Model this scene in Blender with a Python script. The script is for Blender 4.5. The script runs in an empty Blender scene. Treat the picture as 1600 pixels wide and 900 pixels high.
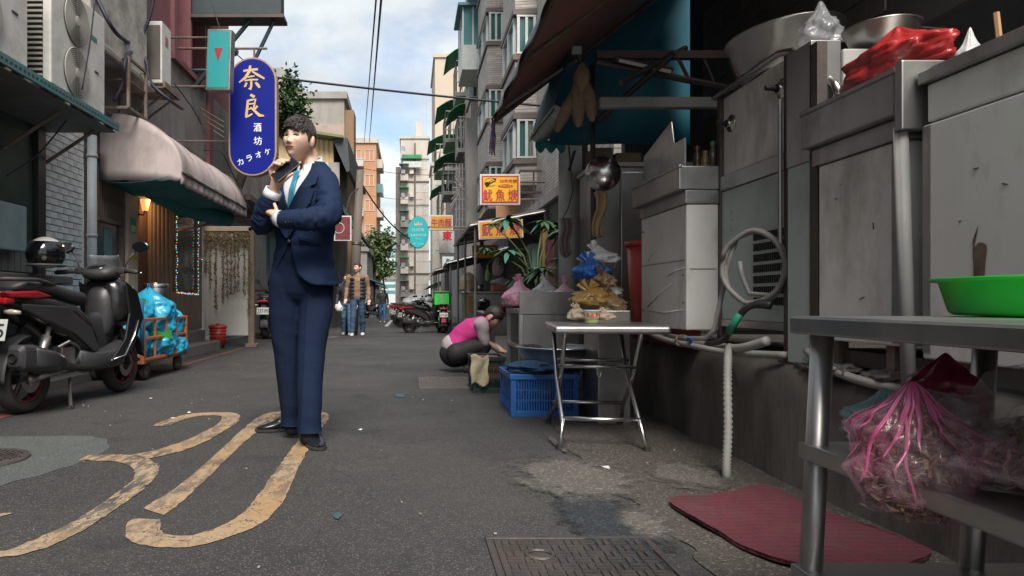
import bpy, bmesh, math, random
from mathutils import Vector, Matrix, noise
random.seed(7)
R = math.radians
scene = bpy.context.scene
COL = scene.collection
# ------------------------------------------------------------------ camera, sky, sun, exposure
CH, FX, VX, HY = 0.76, 1067.0, 640.0, 470.0     # camera height, focal length and horizon in photo pixels
cam = bpy.data.cameras.new('camera'); camo = bpy.data.objects.new('camera', cam); COL.objects.link(camo)
camo.location = (0, 0, CH); camo.rotation_euler = (R(90), 0, 0)
cam.sensor_width = 36; cam.lens = 24.0; cam.shift_x = 0.1; cam.shift_y = 0.0125
cam.clip_start = 0.05; cam.clip_end = 3000
scene.camera = camo
SUN_EL, SUN_AZ = 52, 172                       # light comes from behind the camera, slightly right
w = bpy.data.worlds.new('World'); scene.world = w; w.use_nodes = True
nt = w.node_tree; nt.nodes.clear()
def N(t, **k):
    n = nt.nodes.new(t)
    for a, b in k.items(): setattr(n, a, b)
    return n
L = lambda a, b: nt.links.new(a, b)
sky = N('ShaderNodeTexSky', sky_type='NISHITA', sun_disc=False, sun_elevation=R(SUN_EL), sun_rotation=R(SUN_AZ))
sky.air_density = 1.0; sky.dust_density = 2.0
tc = N('ShaderNodeTexCoord'); sep = N('ShaderNodeSeparateXYZ'); L(tc.outputs['Generated'], sep.inputs[0])
zz = N('ShaderNodeMath', operation='ADD'); zz.inputs[1].default_value = .22; L(sep.outputs[2], zz.inputs[0])
dx = N('ShaderNodeMath', operation='DIVIDE'); L(sep.outputs[0], dx.inputs[0]); L(zz.outputs[0], dx.inputs[1])
dy = N('ShaderNodeMath', operation='DIVIDE'); L(sep.outputs[1], dy.inputs[0]); L(zz.outputs[0], dy.inputs[1])
cmb = N('ShaderNodeCombineXYZ'); L(dx.outputs[0], cmb.inputs[0]); L(dy.outputs[0], cmb.inputs[1])
n1 = N('ShaderNodeTexNoise'); n1.inputs['Scale'].default_value = 1.25; n1.inputs['Detail'].default_value = 9; n1.inputs['Roughness'].default_value = .58; n1.inputs['Distortion'].default_value = .35
mp = N('ShaderNodeMapping'); mp.inputs['Location'].default_value = (3.35, 1.9, 0); L(cmb.outputs[0], mp.inputs[0]); L(mp.outputs[0], n1.inputs[0])
cr = N('ShaderNodeValToRGB'); cr.color_ramp.elements[0].position = .36; cr.color_ramp.elements[1].position = .515; L(n1.outputs[0], cr.inputs[0])
n2 = N('ShaderNodeTexNoise'); n2.inputs['Scale'].default_value = 2.3; n2.inputs['Detail'].default_value = 7; n2.inputs['Roughness'].default_value = .55; L(mp.outputs[0], n2.inputs[0])
cl = N('ShaderNodeValToRGB'); cl.color_ramp.elements[0].position = .32; cl.color_ramp.elements[1].position = .68
cl.color_ramp.elements[0].color = (.50, .545, .585, 1); cl.color_ramp.elements[1].color = (.82, .865, .89, 1); L(n2.outputs[0], cl.inputs[0])
SKY = 0.1
hz = N('ShaderNodeMapRange'); hz.inputs[1].default_value = .02; hz.inputs[2].default_value = .42; hz.inputs[3].default_value = .95; hz.inputs[4].default_value = .72; L(sep.outputs[2], hz.inputs[0])
cs = N('ShaderNodeVectorMath', operation='SCALE'); L(cl.outputs[0], cs.inputs[0])
cm = N('ShaderNodeMath', operation='MULTIPLY'); cm.inputs[1].default_value = 6.6; L(hz.outputs[0], cm.inputs[0]); L(cm.outputs[0], cs.inputs['Scale'])
sk = N('ShaderNodeVectorMath', operation='SCALE'); sk.inputs['Scale'].default_value = .95; L(sky.outputs[0], sk.inputs[0])
mx = N('ShaderNodeMix', data_type='RGBA'); L(cr.outputs[0], mx.inputs['Factor']); L(sk.outputs[0], mx.inputs['A']); L(cs.outputs[0], mx.inputs['B'])
bg = N('ShaderNodeBackground'); bg.inputs[1].default_value = SKY; L(mx.outputs['Result'], bg.inputs[0])
wo = N('ShaderNodeOutputWorld'); L(bg.outputs[0], wo.inputs[0])
sd = bpy.data.lights.new('sun', 'SUN'); sd.energy = 2.6; sd.angle = R(32); sd.color = (1, .94, .85)
so = bpy.data.objects.new('sun', sd); COL.objects.link(so); so.location = (-5, -10, 30)
so.rotation_euler = (R(90 - SUN_EL), 0, R(180 - SUN_AZ) * 1.0)
scene.view_settings.view_transform = 'Standard'; scene.view_settings.look = 'None'
scene.view_settings.exposure = 1.3; scene.view_settings.gamma = 1.0
scene.view_settings.use_curve_mapping = False
scene.render.engine = 'CYCLES'
scene.cycles.use_denoising = True
scene.cycles.max_bounces = 6; scene.cycles.transparent_max_bounces = 12
# ------------------------------------------------------------------ placing helpers: pixel + a real distance -> point in the place
def P(px, py, Y): return Vector(((px - VX) / FX * Y, Y, CH - (py - HY) / FX * Y))
def PX(px, py, X): return P(px, py, X * FX / (px - VX))
def gz(y):                                        # the lane dips a little beyond 13 m
    t = min(1, max(0, (y - 13) / 9)); return -.25 * t * t * (3 - 2 * t)
def PG(px, py, z=0): return P(px, py, (CH - z) * FX / (py - HY))
# ------------------------------------------------------------------ mesh helpers
def frame(t):
    t = t.normalized(); u = Vector((0, 0, 1)) if abs(t.z) < .9 else Vector((0, 1, 0))
    a = t.cross(u).normalized(); return a, a.cross(t).normalized()
class MB:
    def __init__(s): s.v = []; s.f = []; s.m = []; s.mi = 0
    def add(s, vs, fs):
        o = len(s.v); s.v += [tuple(v) for v in vs]; s.f += [tuple(i + o for i in f) for f in fs]; s.m += [s.mi] * len(fs); return s
    def bx(s, x0, x1, y0, y1, z0, z1):
        return s.add([(x, y, z) for z in (z0, z1) for y in (y0, y1) for x in (x0, x1)],
                     [(0, 2, 3, 1), (4, 5, 7, 6), (0, 1, 5, 4), (2, 6, 7, 3), (0, 4, 6, 2), (1, 3, 7, 5)])
    def box(s, c, d, rot=(0, 0, 0)):
        from mathutils import Euler
        m = Euler(rot).to_matrix(); c = Vector(c)
        vs = [c + m @ Vector((d[0] * (i - .5), d[1] * (j - .5), d[2] * (k - .5))) for k in (0, 1) for j in (0, 1) for i in (0, 1)]
        return s.add(vs, [(0, 2, 3, 1), (4, 5, 7, 6), (0, 1, 5, 4), (2, 6, 7, 3), (0, 4, 6, 2), (1, 3, 7, 5)])
    def tube(s, pts, r, n=8, closed=False, cap=True, sc=(1, 1), up=None):
        pts = [Vector(p) for p in pts]; k = len(pts); vs = []; fs = []
        rs = r if isinstance(r, (list, tuple)) else [r] * k
        a0 = None
        for i, p in enumerate(pts):
            if closed: t = pts[(i + 1) % k] - pts[i - 1]
            else: t = pts[min(i + 1, k - 1)] - pts[max(i - 1, 0)]
            t = t.normalized()
            if a0 is None:
                if up is not None: a = t.cross(Vector(up)).normalized(); b = a.cross(t).normalized()
                else: a, b = frame(t)
            else:
                a = (a0 - t * a0.dot(t)).normalized(); b = a.cross(t).normalized()
            a0 = a
            rr = rs[i] if isinstance(rs[i], (list, tuple)) else (rs[i] * sc[0], rs[i] * sc[1])
            for j in range(n):
                q = 2 * math.pi * j / n; vs.append(p + a * math.cos(q) * rr[0] + b * math.sin(q) * rr[1])
        for i in range(k if closed else k - 1):
            for j in range(n):
                i2 = (i + 1) % k; fs.append((i * n + j, i2 * n + j, i2 * n + (j + 1) % n, i * n + (j + 1) % n))
        if cap and not closed:
            fs.append(tuple(range(n))); fs.append(tuple((k - 1) * n + j for j in reversed(range(n))))
        return s.add(vs, fs)
    def lathe(s, prof, c, n=24, axis='z', cap=False, rot=None):
        c = Vector(c); vs = []; fs = []; k = len(prof)
        for (r, z) in prof:
            for j in range(n):
                q = 2 * math.pi * j / n; v = Vector((r * math.cos(q), r * math.sin(q), z))
                if axis == 'x': v = Vector((v.z, v.x, v.y))
                elif axis == 'y': v = Vector((v.x, v.z, v.y))
                if rot is not None: v = rot @ v
                vs.append(c + v)
        for i in range(k - 1):
            for j in range(n): fs.append((i * n + j, i * n + (j + 1) % n, (i + 1) * n + (j + 1) % n, (i + 1) * n + j))
        if cap: fs.append(tuple(reversed(range(n)))); fs.append(tuple((k - 1) * n + j for j in range(n)))
        return s.add(vs, fs)
    def prism(s, poly, a, b, axis='y'):            # poly lies in the plane across the axis
        def q(p, d): return {'y': (p[0], d, p[1]), 'x': (d, p[0], p[1]), 'z': (p[0], p[1], d)}[axis]
        n = len(poly)
        return s.add([q(p, a) for p in poly] + [q(p, b) for p in poly],
                     [tuple(range(n)), tuple(reversed(range(n, 2 * n)))] + [(i, i + n, (i + 1) % n + n, (i + 1) % n) for i in range(n)])
    def grid(s, fn, nu, nv, cu=False, cv=False):
        vs = []; fs = []
        for i in range(nu + (0 if cu else 1)):
            for j in range(nv + (0 if cv else 1)): vs.append(fn(i / nu, j / nv))
        mv = nv if cv else nv + 1; mu = nu if cu else nu + 1
        for i in range(nu):
            for j in range(nv):
                fs.append((i * mv + j, ((i + 1) % mu) * mv + j, ((i + 1) % mu) * mv + (j + 1) % mv, i * mv + (j + 1) % mv))
        return s.add(vs, fs)
    def ball(s, c, r, n=12, fn=None):
        c = Vector(c); r = r if isinstance(r, (tuple, list)) else (r, r, r)
        def g(u, v):
            a = 2 * math.pi * u; b = math.pi * (min(max(v, .002), .998) - .5)
            d = Vector((math.cos(b) * math.cos(a), math.cos(b) * math.sin(a), math.sin(b)))
            k = fn(d) if fn else 1
            return c + Vector((d.x * r[0] * k, d.y * r[1] * k, d.z * r[2] * k))
        return s.grid(g, n * 2, n, cu=True)
    def limb(s, pts, radii, n=14):                 # a round-ended tapering tube
        pts = [Vector(p) for p in pts]; P2 = []; R2 = []
        for e, (p, q, r) in enumerate(((pts[0], pts[1], radii[0]), (pts[-1], pts[-2], radii[-1]))):
            d = (p - q).normalized(); ex = [(p + d * (math.sin(a) * (r if not isinstance(r, tuple) else min(r))), tuple(math.cos(a) * x for x in r) if isinstance(r, tuple) else r * math.cos(a)) for a in (1.45, 1.1, .7, .3)]
            if e == 0: P2 += [x[0] for x in ex]; R2 += [x[1] for x in ex]; P2 += pts; R2 += list(radii)
            else: P2 += [x[0] for x in reversed(ex)]; R2 += [x[1] for x in reversed(ex)]
        return s.tube(P2, R2, n)
    def mesh(s, name, off=(0, 0, 0)):
        me = bpy.data.meshes.new(name); o = off
        me.from_pydata([(v[0] - o[0], v[1] - o[1], v[2] - o[2]) for v in s.v], [], s.f)
        return me
def finish(o, mats, bev=0, smooth=False, solid=0, sub=0, seg=2):
    me = o.data
    if mats is not None:
        for m in (mats if isinstance(mats, (list, tuple)) else [mats]): me.materials.append(m)
    if smooth: me.polygons.foreach_set('use_smooth', [True] * len(me.polygons))
    if solid:
        m = o.modifiers.new('s', 'SOLIDIFY'); m.thickness = solid; m.offset = 0
    if bev:
        m = o.modifiers.new('b', 'BEVEL'); m.width = bev; m.segments = seg; m.limit_method = 'ANGLE'; m.angle_limit = R(35)
    if sub:
        m = o.modifiers.new('u', 'SUBSURF'); m.levels = sub; m.render_levels = sub
    return o
def tag(o, label=None, cat=None, group=None, kind=None):
    if label: o['label'] = label
    if cat: o['category'] = cat
    if group: o['group'] = group
    if kind: o['kind'] = kind
    return o
def thing(name, label, cat, loc=(0, 0, 0), group=None, rz=0):
    o = bpy.data.objects.new(name, None); o.empty_display_size = .1; COL.objects.link(o)
    o.location = loc; o.rotation_euler = (0, 0, rz); tag(o, label, cat, group); o['_b'] = list(loc)
    return o
def root(o):
    while o.parent: o = o.parent
    return o
def part(par, name, mb, mat, label=None, kind=None, mesh=None, **k):     # mb is in world coordinates
    b = root(par).get('_b', (0, 0, 0)) if par else (0, 0, 0)
    me = mesh if mesh is not None else mb.mesh(name, b)
    if mesh is None and any(mb.m): me.polygons.foreach_set('material_index', mb.m)
    o = bpy.data.objects.new(name, me); COL.objects.link(o)
    if par: o.parent = par
    finish(o, mat, **k); tag(o, label, None, None, kind)
    return o
def single(name, mb, mat, label, cat, group=None, kind=None, base=None, **k):   # a thing that is one mesh
    if base is None:
        xs = [v[0] for v in mb.v]; ys = [v[1] for v in mb.v]; base = ((min(xs) + max(xs)) / 2, (min(ys) + max(ys)) / 2, min(v[2] for v in mb.v))
    me = mb.mesh(name, base)
    if any(mb.m): me.polygons.foreach_set('material_index', mb.m)
    o = bpy.data.objects.new(name, me); COL.objects.link(o); o.location = base
    finish(o, mat, **k); tag(o, label, cat, group, kind); return o
def struct(name, mb, mat, **k):
    o = single(name, mb, mat, None, None, None, 'structure', base=(0, 0, 0), **k); return o
def inst(par, name, me, loc, rot=(0, 0, 0), scale=(1, 1, 1)):            # a piece sharing its mesh; loc in world
    b = Vector(root(par).get('_b', (0, 0, 0))) if par else Vector((0, 0, 0))
    o = bpy.data.objects.new(name, me); COL.objects.link(o); o.parent = par
    o.location = Vector(loc) - b; o.rotation_euler = rot; o.scale = scale; return o
def copy_tree(o, parent=None):
    c = o.copy(); COL.objects.link(c)
    if parent: c.parent = parent
    for ch in list(o.children): copy_tree(ch, c)
    return c
def shared(mb, name, mats, smooth=False):
    me = mb.mesh(name)
    for m in (mats if isinstance(mats, (list, tuple)) else [mats]): me.materials.append(m)
    if any(mb.m): me.polygons.foreach_set('material_index', mb.m)
    if smooth: me.polygons.foreach_set('use_smooth', [True] * len(me.polygons))
    return me
def remesh(mb, voxel, smooth=2, fn=None):          # fuse overlapping volumes into one continuous surface
    me = mb.mesh('tmp'); o = bpy.data.objects.new('tmp', me); COL.objects.link(o)
    m = o.modifiers.new('r', 'REMESH'); m.mode = 'VOXEL'; m.voxel_size = voxel; m.use_smooth_shade = True
    if smooth:
        m = o.modifiers.new('s', 'SMOOTH'); m.iterations = smooth; m.factor = .5
    dg = bpy.context.evaluated_depsgraph_get(); dg.update()
    out = bpy.data.meshes.new_from_object(o.evaluated_get(dg)); bpy.data.objects.remove(o); bpy.data.meshes.remove(me)
    if fn:
        for v, nr in zip(out.vertices, [Vector(n.vector) for n in out.vertex_normals]): v.co += nr * fn(v.co)
    return out
_TX = {}
def text_data(body, bold=0):
    if (body, bold) in _TX: return _TX[body, bold]
    cu = bpy.data.curves.new('t', 'FONT'); cu.body = body; cu.size = 1; cu.offset = bold; cu.resolution_u = 3
    o = bpy.data.objects.new('t', cu); COL.objects.link(o); dg = bpy.context.evaluated_depsgraph_get(); dg.update()
    me = bpy.data.meshes.new_from_object(o.evaluated_get(dg)); bpy.data.objects.remove(o)
    vs = [Vector(v.co) for v in me.vertices]; fs = [tuple(p.vertices) for p in me.polygons]; bpy.data.meshes.remove(me)
    x0 = min(v.x for v in vs); x1 = max(v.x for v in vs); y0 = min(v.y for v in vs); y1 = max(v.y for v in vs)
    vs = [((v.x - x0) / (x1 - x0) - .5, (v.y - y0) / (y1 - y0) - .5) for v in vs]
    _TX[body, bold] = (vs, fs); return vs, fs
def put_text(mb, body, c, wd, ht, right=(1, 0, 0), up=(0, 0, 1), bold=.0, ang=0):
    vs, fs = text_data(body, 0); r = Vector(right); u = Vector(up); c = Vector(c)
    ca, sa = math.cos(ang), math.sin(ang)
    r, u = r * ca + u * sa, u * ca - r * sa
    n = r.cross(u); k = bold * 1.1                # bold: nearly coincident shifted copies, each a hair in front of the last
    for i, (a, b) in enumerate(((0, 0), (k, 0), (0, k), (-k, -k * .4)) if bold else ((0, 0),)):
        mb.add([c + r * ((v[0] + a / max(1, len(body) * .8)) * wd) + u * ((v[1] + b) * ht) + n * (i * .0006) for v in vs], fs)
    return mb
def smooth_path(pts, k=8):
    pts = [Vector(p) for p in pts]; out = []
    for i in range(len(pts) - 1):
        p0, p1, p2, p3 = pts[max(i - 1, 0)], pts[i], pts[i + 1], pts[min(i + 2, len(pts) - 1)]
        for j in range(k):
            t = j / k; out.append(.5 * ((2 * p1) + (p2 - p0) * t + (2 * p0 - 5 * p1 + 4 * p2 - p3) * t ** 2 + (3 * p1 - p0 - 3 * p2 + p3) * t ** 3))
    return out + [pts[-1]]
def nz(p, s=1.0, o=0): return noise.noise(Vector(p) * s + Vector((o, o * 1.7, o * .3)))
# ------------------------------------------------------------------ materials
_M = {}
def mat(name, c, rough=.6, metal=0, c2=None, sc=4, amt=.5, det=6, bump=0, bsc=60, stretch=None, dirt=None, dsc=1.5, damt=.5, rv=.15, spec=.5, trans=0, alpha=1, emit=None, estr=0, sheen=0, coat=0, nscale=None, sss=0):
    if name in _M: return _M[name]
    m = bpy.data.materials.new(name); m.use_nodes = True; _M[name] = m
    t = m.node_tree; b = t.nodes['Principled BSDF']
    b.inputs['Roughness'].default_value = rough; b.inputs['Metallic'].default_value = metal
    b.inputs['Specular IOR Level'].default_value = spec
    if trans: b.inputs['Transmission Weight'].default_value = trans
    if alpha < 1: b.inputs['Alpha'].default_value = alpha
    if sheen: b.inputs['Sheen Weight'].default_value = sheen
    if coat: b.inputs['Coat Weight'].default_value = coat; b.inputs['Coat Roughness'].default_value = .15
    if sss: b.inputs['Subsurface Weight'].default_value = sss; b.inputs['Subsurface Radius'].default_value = (.01, .004, .002)
    if emit: b.inputs['Emission Color'].default_value = (*emit, 1); b.inputs['Emission Strength'].default_value = estr
    tcn = t.nodes.new('ShaderNodeTexCoord'); vec = tcn.outputs['Object']
    if stretch:
        mpn = t.nodes.new('ShaderNodeMapping'); mpn.inputs['Scale'].default_value = stretch; t.links.new(vec, mpn.inputs[0]); vec2 = mpn.outputs[0]
    else: vec2 = vec
    def noi(s, d, v, r=.6):
        n = t.nodes.new('ShaderNodeTexNoise'); n.inputs['Scale'].default_value = s; n.inputs['Detail'].default_value = d; n.inputs['Roughness'].default_value = r
        t.links.new(v, n.inputs[0]); return n
    if c2 is None: c2 = tuple(x * .72 for x in c)
    n = noi(sc, det, vec2); r = t.nodes.new('ShaderNodeValToRGB'); r.color_ramp.elements[0].position = .5 - .25 / max(amt, .05) * .5; r.color_ramp.elements[1].position = .5 + .25 / max(amt, .05) * .5
    r.color_ramp.elements[0].color = (*c2, 1); r.color_ramp.elements[1].color = (*c, 1); t.links.new(n.outputs[0], r.inputs[0]); out = r.outputs[0]
    if dirt:
        n3 = noi(dsc, 8, vec2, .68); r3 = t.nodes.new('ShaderNodeValToRGB'); r3.color_ramp.elements[0].position = .48; r3.color_ramp.elements[1].position = .72
        t.links.new(n3.outputs[0], r3.inputs[0])
        q = t.nodes.new('ShaderNodeMath'); q.operation = 'MULTIPLY'; q.inputs[1].default_value = damt; t.links.new(r3.outputs[0], q.inputs[0])
        x = t.nodes.new('ShaderNodeMix'); x.data_type = 'RGBA'; x.inputs['B'].default_value = (*dirt, 1)
        t.links.new(q.outputs[0], x.inputs['Factor']); t.links.new(out, x.inputs['A']); out = x.outputs['Result']
    t.links.new(out, b.inputs['Base Color'])
    if rv:
        mr = t.nodes.new('ShaderNodeMapRange'); mr.inputs[3].default_value = max(0, rough - rv); mr.inputs[4].default_value = min(1, rough + rv)
        n4 = noi(sc * 2.3, 5, vec2); t.links.new(n4.outputs[0], mr.inputs[0]); t.links.new(mr.outputs[0], b.inputs['Roughness'])
    if bump:
        nb = noi(bsc, 6, vec2); bp = t.nodes.new('ShaderNodeBump'); bp.inputs['Strength'].default_value = bump; bp.inputs['Distance'].default_value = .01
        t.links.new(nb.outputs[0], bp.inputs['Height']); t.links.new(bp.outputs[0], b.inputs['Normal'])
    return m
steel = mat('steel', (.50, .50, .49), .36, 1, (.36, .36, .355), 3, .6, stretch=(1, 1, 1), bump=.05, bsc=25, dirt=(.16, .13, .10), dsc=2.2, damt=.55)
steel_dull = mat('steel_dull', (.47, .465, .45), .38, .9, (.30, .29, .28), 2.4, .7, stretch=(1, 1, .6), dirt=(.12, .09, .07), dsc=2, damt=.75, bump=.12, bsc=5)
steel_bright = mat('steel_bright', (.62, .62, .61), .26, 1, (.5, .5, .49), 3, .5, rv=.08)
iron = mat('iron', (.05, .05, .052), .55, .3, (.09, .06, .045), 6, .6, bump=.2, bsc=50)
rust = mat('rust', (.20, .17, .15), .75, .2, (.12, .07, .045), 7, .7, bump=.3, bsc=50)
black_plastic = mat('black_plastic', (.018, .018, .02), .42, 0, (.028, .028, .03), 12, .4, bump=.05, bsc=200)
rubber = mat('rubber', (.018, .018, .018), .8, 0, (.035, .033, .03), 9, .5, bump=.25, bsc=90)
white_sheet = mat('white_sheet', (.74, .735, .70), .42, 0, (.60, .595, .565), 1.7, .6, stretch=(1, 1, .5), dirt=(.22, .17, .125), dsc=3.0, damt=.7, bump=.10, bsc=5)
glass_dark = mat('glass_dark', (.03, .05, .055), .08, 0, (.05, .075, .08), 1.5, .5, spec=.8)
glass_green = mat('glass_green', (.035, .13, .115), .12, 0, (.02, .07, .065), .8, .6, spec=.8)
wall_dark = mat('wall_dark', (.06, .058, .056), .85, 0, (.035, .034, .034), 2, .6, bump=.3, bsc=20)
# ================================================================== GROUND
def asphalt_mat(name, base, patch, speck, spsc=240, bump=.55, wear=None, rough=.78):
    m = bpy.data.materials.new(name); m.use_nodes = True; t = m.node_tree; b = t.nodes['Principled BSDF']; b.inputs['Roughness'].default_value = rough
    b.inputs['Specular IOR Level'].default_value = .35
    tcn = t.nodes.new('ShaderNodeTexCoord'); v = tcn.outputs['Object']
    def noi(s, d, r=.6):
        n = t.nodes.new('ShaderNodeTexNoise'); n.inputs['Scale'].default_value = s; n.inputs['Detail'].default_value = d; n.inputs['Roughness'].default_value = r; t.links.new(v, n.inputs[0]); return n.outputs[0]
    def ramp(o, a, c0, bb, c1):
        r = t.nodes.new('ShaderNodeValToRGB'); r.color_ramp.elements[0].position = a; r.color_ramp.elements[1].position = bb; r.color_ramp.elements[0].color = (*c0, 1); r.color_ramp.elements[1].color = (*c1, 1); t.links.new(o, r.inputs[0]); return r.outputs[0]
    def mixc(f, a, bb):
        x = t.nodes.new('ShaderNodeMix'); x.data_type = 'RGBA'
        t.links.new(f, x.inputs['Factor']); t.links.new(a, x.inputs['A'])
        if isinstance(bb, tuple): x.inputs['B'].default_value = (*bb, 1)
        else: t.links.new(bb, x.inputs['B'])
        return x.outputs['Result']
    big = ramp(noi(.55, 6, .65), .36, base, .66, patch)
    fine = noi(140, 4, .7); tone = mixc(ramp(fine, .35, (.75,) * 3, .62, (0,) * 3), big, tuple(x * .55 for x in base))
    vo = t.nodes.new('ShaderNodeTexVoronoi'); vo.inputs['Scale'].default_value = spsc; t.links.new(v, vo.inputs[0])
    hs = t.nodes.new('ShaderNodeSeparateColor'); t.links.new(vo.outputs['Color'], hs.inputs[0])
    sp = ramp(hs.outputs[0], .90, (0,) * 3, .94, (1,) * 3)
    tone = mixc(sp, tone, speck)
    st = ramp(noi(1.7, 8, .7), .56, (0,) * 3, .70, (.75,) * 3)
    tone = mixc(st, tone, tuple(x * .5 for x in base))
    # cracks
    v2 = t.nodes.new('ShaderNodeTexVoronoi'); v2.feature = 'DISTANCE_TO_EDGE'; v2.inputs['Scale'].default_value = .75
    ds = t.nodes.new('ShaderNodeVectorMath'); ds.operation = 'ADD'; nn = t.nodes.new('ShaderNodeTexNoise'); nn.inputs['Scale'].default_value = 3; nn.inputs['Detail'].default_value = 6; t.links.new(v, nn.inputs[0])
    t.links.new(v, ds.inputs[0]); t.links.new(nn.outputs['Color'], ds.inputs[1]); t.links.new(ds.outputs[0], v2.inputs[0])
    ck = ramp(v2.outputs[0], .003, (.3,) * 3, .010, (0,) * 3)
    tone = mixc(ck, tone, tuple(x * .4 for x in base))
    t.links.new(tone, b.inputs['Base Color'])
    mr = t.nodes.new('ShaderNodeMapRange'); mr.inputs[3].default_value = rough + .15; mr.inputs[4].default_value = rough - .28; t.links.new(noi(1.1, 7, .7), mr.inputs[0]); t.links.new(mr.outputs[0], b.inputs['Roughness'])
    bp = t.nodes.new('ShaderNodeBump'); bp.inputs['Strength'].default_value = bump; bp.inputs['Distance'].default_value = .006
    vh = t.nodes.new('ShaderNodeTexVoronoi'); vh.inputs['Scale'].default_value = 110; t.links.new(v, vh.inputs[0])
    ad = t.nodes.new('ShaderNodeMath'); ad.operation = 'ADD'; t.links.new(vh.outputs[0], ad.inputs[0]); t.links.new(fine, ad.inputs[1])
    t.links.new(ad.outputs[0], bp.inputs['Height']); t.links.new(bp.outputs[0], b.inputs['Normal'])
    return m
asph = asphalt_mat('asphalt', (.036, .0355, .0355), (.064, .062, .059), (.12, .118, .112), 300)
apron_m = asphalt_mat('apron_concrete', (.060, .053, .047), (.115, .10, .088), (.17, .155, .14), 160, .8, rough=.66)
pale_m = asphalt_mat('pale_concrete', (.085, .078, .071), (.145, .134, .121), (.19, .177, .163), 130, .6)
wet_m = asphalt_mat('wet_asphalt', (.028, .032, .038), (.04, .046, .054), (.08, .1, .12), 240, .5, rough=.48)
patch_m = asphalt_mat('patched_concrete', (.070, .078, .076), (.105, .112, .108), (.14, .14, .135), 200, .35)

def feather(m, amount=.5):                                   # a stain that fades out irregularly at its rim
    t = m.node_tree; b = t.nodes['Principled BSDF']; tcn = t.nodes.new('ShaderNodeTexCoord')
    d = t.nodes.new('ShaderNodeVectorMath'); d.operation = 'DISTANCE'; d.inputs[1].default_value = (.5, .5, 0); mpn = t.nodes.new('ShaderNodeMapping'); mpn.inputs['Scale'].default_value = (1, 1, 0); t.links.new(tcn.outputs['Generated'], mpn.inputs[0]); t.links.new(mpn.outputs[0], d.inputs[0])
    n = t.nodes.new('ShaderNodeTexNoise'); n.inputs['Scale'].default_value = 9; n.inputs['Detail'].default_value = 9; n.inputs['Roughness'].default_value = .7; t.links.new(tcn.outputs['Object'], n.inputs[0])
    ma = t.nodes.new('ShaderNodeMath'); ma.operation = 'MULTIPLY_ADD'; ma.inputs[1].default_value = .75; t.links.new(n.outputs[0], ma.inputs[0]); t.links.new(d.outputs['Value'], ma.inputs[2])
    mr = t.nodes.new('ShaderNodeMapRange'); mr.inputs[1].default_value = .62; mr.inputs[2].default_value = .80; mr.inputs[3].default_value = 1; mr.inputs[4].default_value = 0; t.links.new(ma.outputs[0], mr.inputs[0]); t.links.new(mr.outputs[0], b.inputs['Alpha'])
feather(pale_m); feather(wet_m)
def sheet(mb, z=0, x0=-400, x1=400, ys=None):
    ys = ys or [-60, -5, 0] + list(range(2, 30)) + [40, 80, 200, 900]
    mb.grid(lambda u, v: (x0 + (x1 - x0) * u, ys[round(v * (len(ys) - 1))], gz(ys[round(v * (len(ys) - 1))]) + z), 2, len(ys) - 1); return mb
struct('ground', sheet(MB()), asph)
def flat_poly(pts, z, wob=0, seed=0, sub=4):                # an irregular patch traced on the ground
    q = []; m_ = len(pts); ring = [pts[i % m_] for i in range(-1, m_ + 2)]; sp = smooth_path(ring, sub)[sub:sub * (m_ + 1)]
    for v in sp:
        if 1:
            q.append((v.x + wob * nz((v.x, v.y, 0), 9, seed), v.y + wob * nz((v.x, v.y, 5), 9, seed), z + gz(v.y)))
    return MB().add(q, [tuple(range(len(q)))])
g2 = lambda L_: [PG(a, b)[:2] + (0,) for a, b in L_]
ap = g2([(812, 640), (860, 662), (893, 708), (935, 738), (985, 775), (1010, 815), (1080, 860), (1120, 900)]) + [(.95, .8, 0), (.9, -1, 0), (2.2, -1, 0), (2.2, 9, 0), (1.35, 9, 0), (1.12, 6, 0)]
struct('apron', flat_poly(ap, .004, .03, 1, 8), apron_m)
struct('wet_patch', flat_poly(g2([(850, 755), (930, 752), (1010, 800), (1050, 850), (1110, 910), (980, 915), (910, 845), (850, 800)]), .008, .05, 2, 6), wet_m)
struct('pale_patch', flat_poly(g2([(780, 742), (820, 715), (920, 708), (1000, 735), (1040, 778), (1000, 805), (890, 792), (790, 770)]), .010, .0, 3, 2), pale_m)
struct('pale_patch', flat_poly(g2([(945, 800), (1000, 785), (1075, 840), (1010, 862)]), .010, .0, 4, 2), pale_m)
struct('pale_patch', flat_poly(g2([(1000, 742), (1070, 715), (1150, 742), (1120, 778), (1040, 772)]), .010, .0, 5, 2), pale_m)
struct('pale_patch', flat_poly(g2([(850, 684), (862, 680), (890, 708), (884, 712)]), .010, .0, 6, 2), pale_m)
struct('manhole_surround', flat_poly(g2([(-60, 690), (60, 682), (140, 682), (168, 690), (165, 705), (110, 728), (40, 748), (-60, 765)]), .0016, .02, 7, 10), patch_m)
# faded red no-parking line along the left edge
red_line = mat('red_line', (.16, .045, .04), .8, 0, (.055, .05, .05), 5, .8, bump=.3, bsc=120)
struct('red_kerb_line', MB().add([(-2.72, 2.5, .004), (-2.62, 2.5, .004), (-2.62, 12, .004), (-2.72, 12, .004)], [(0, 1, 2, 3)]), red_line)
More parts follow.
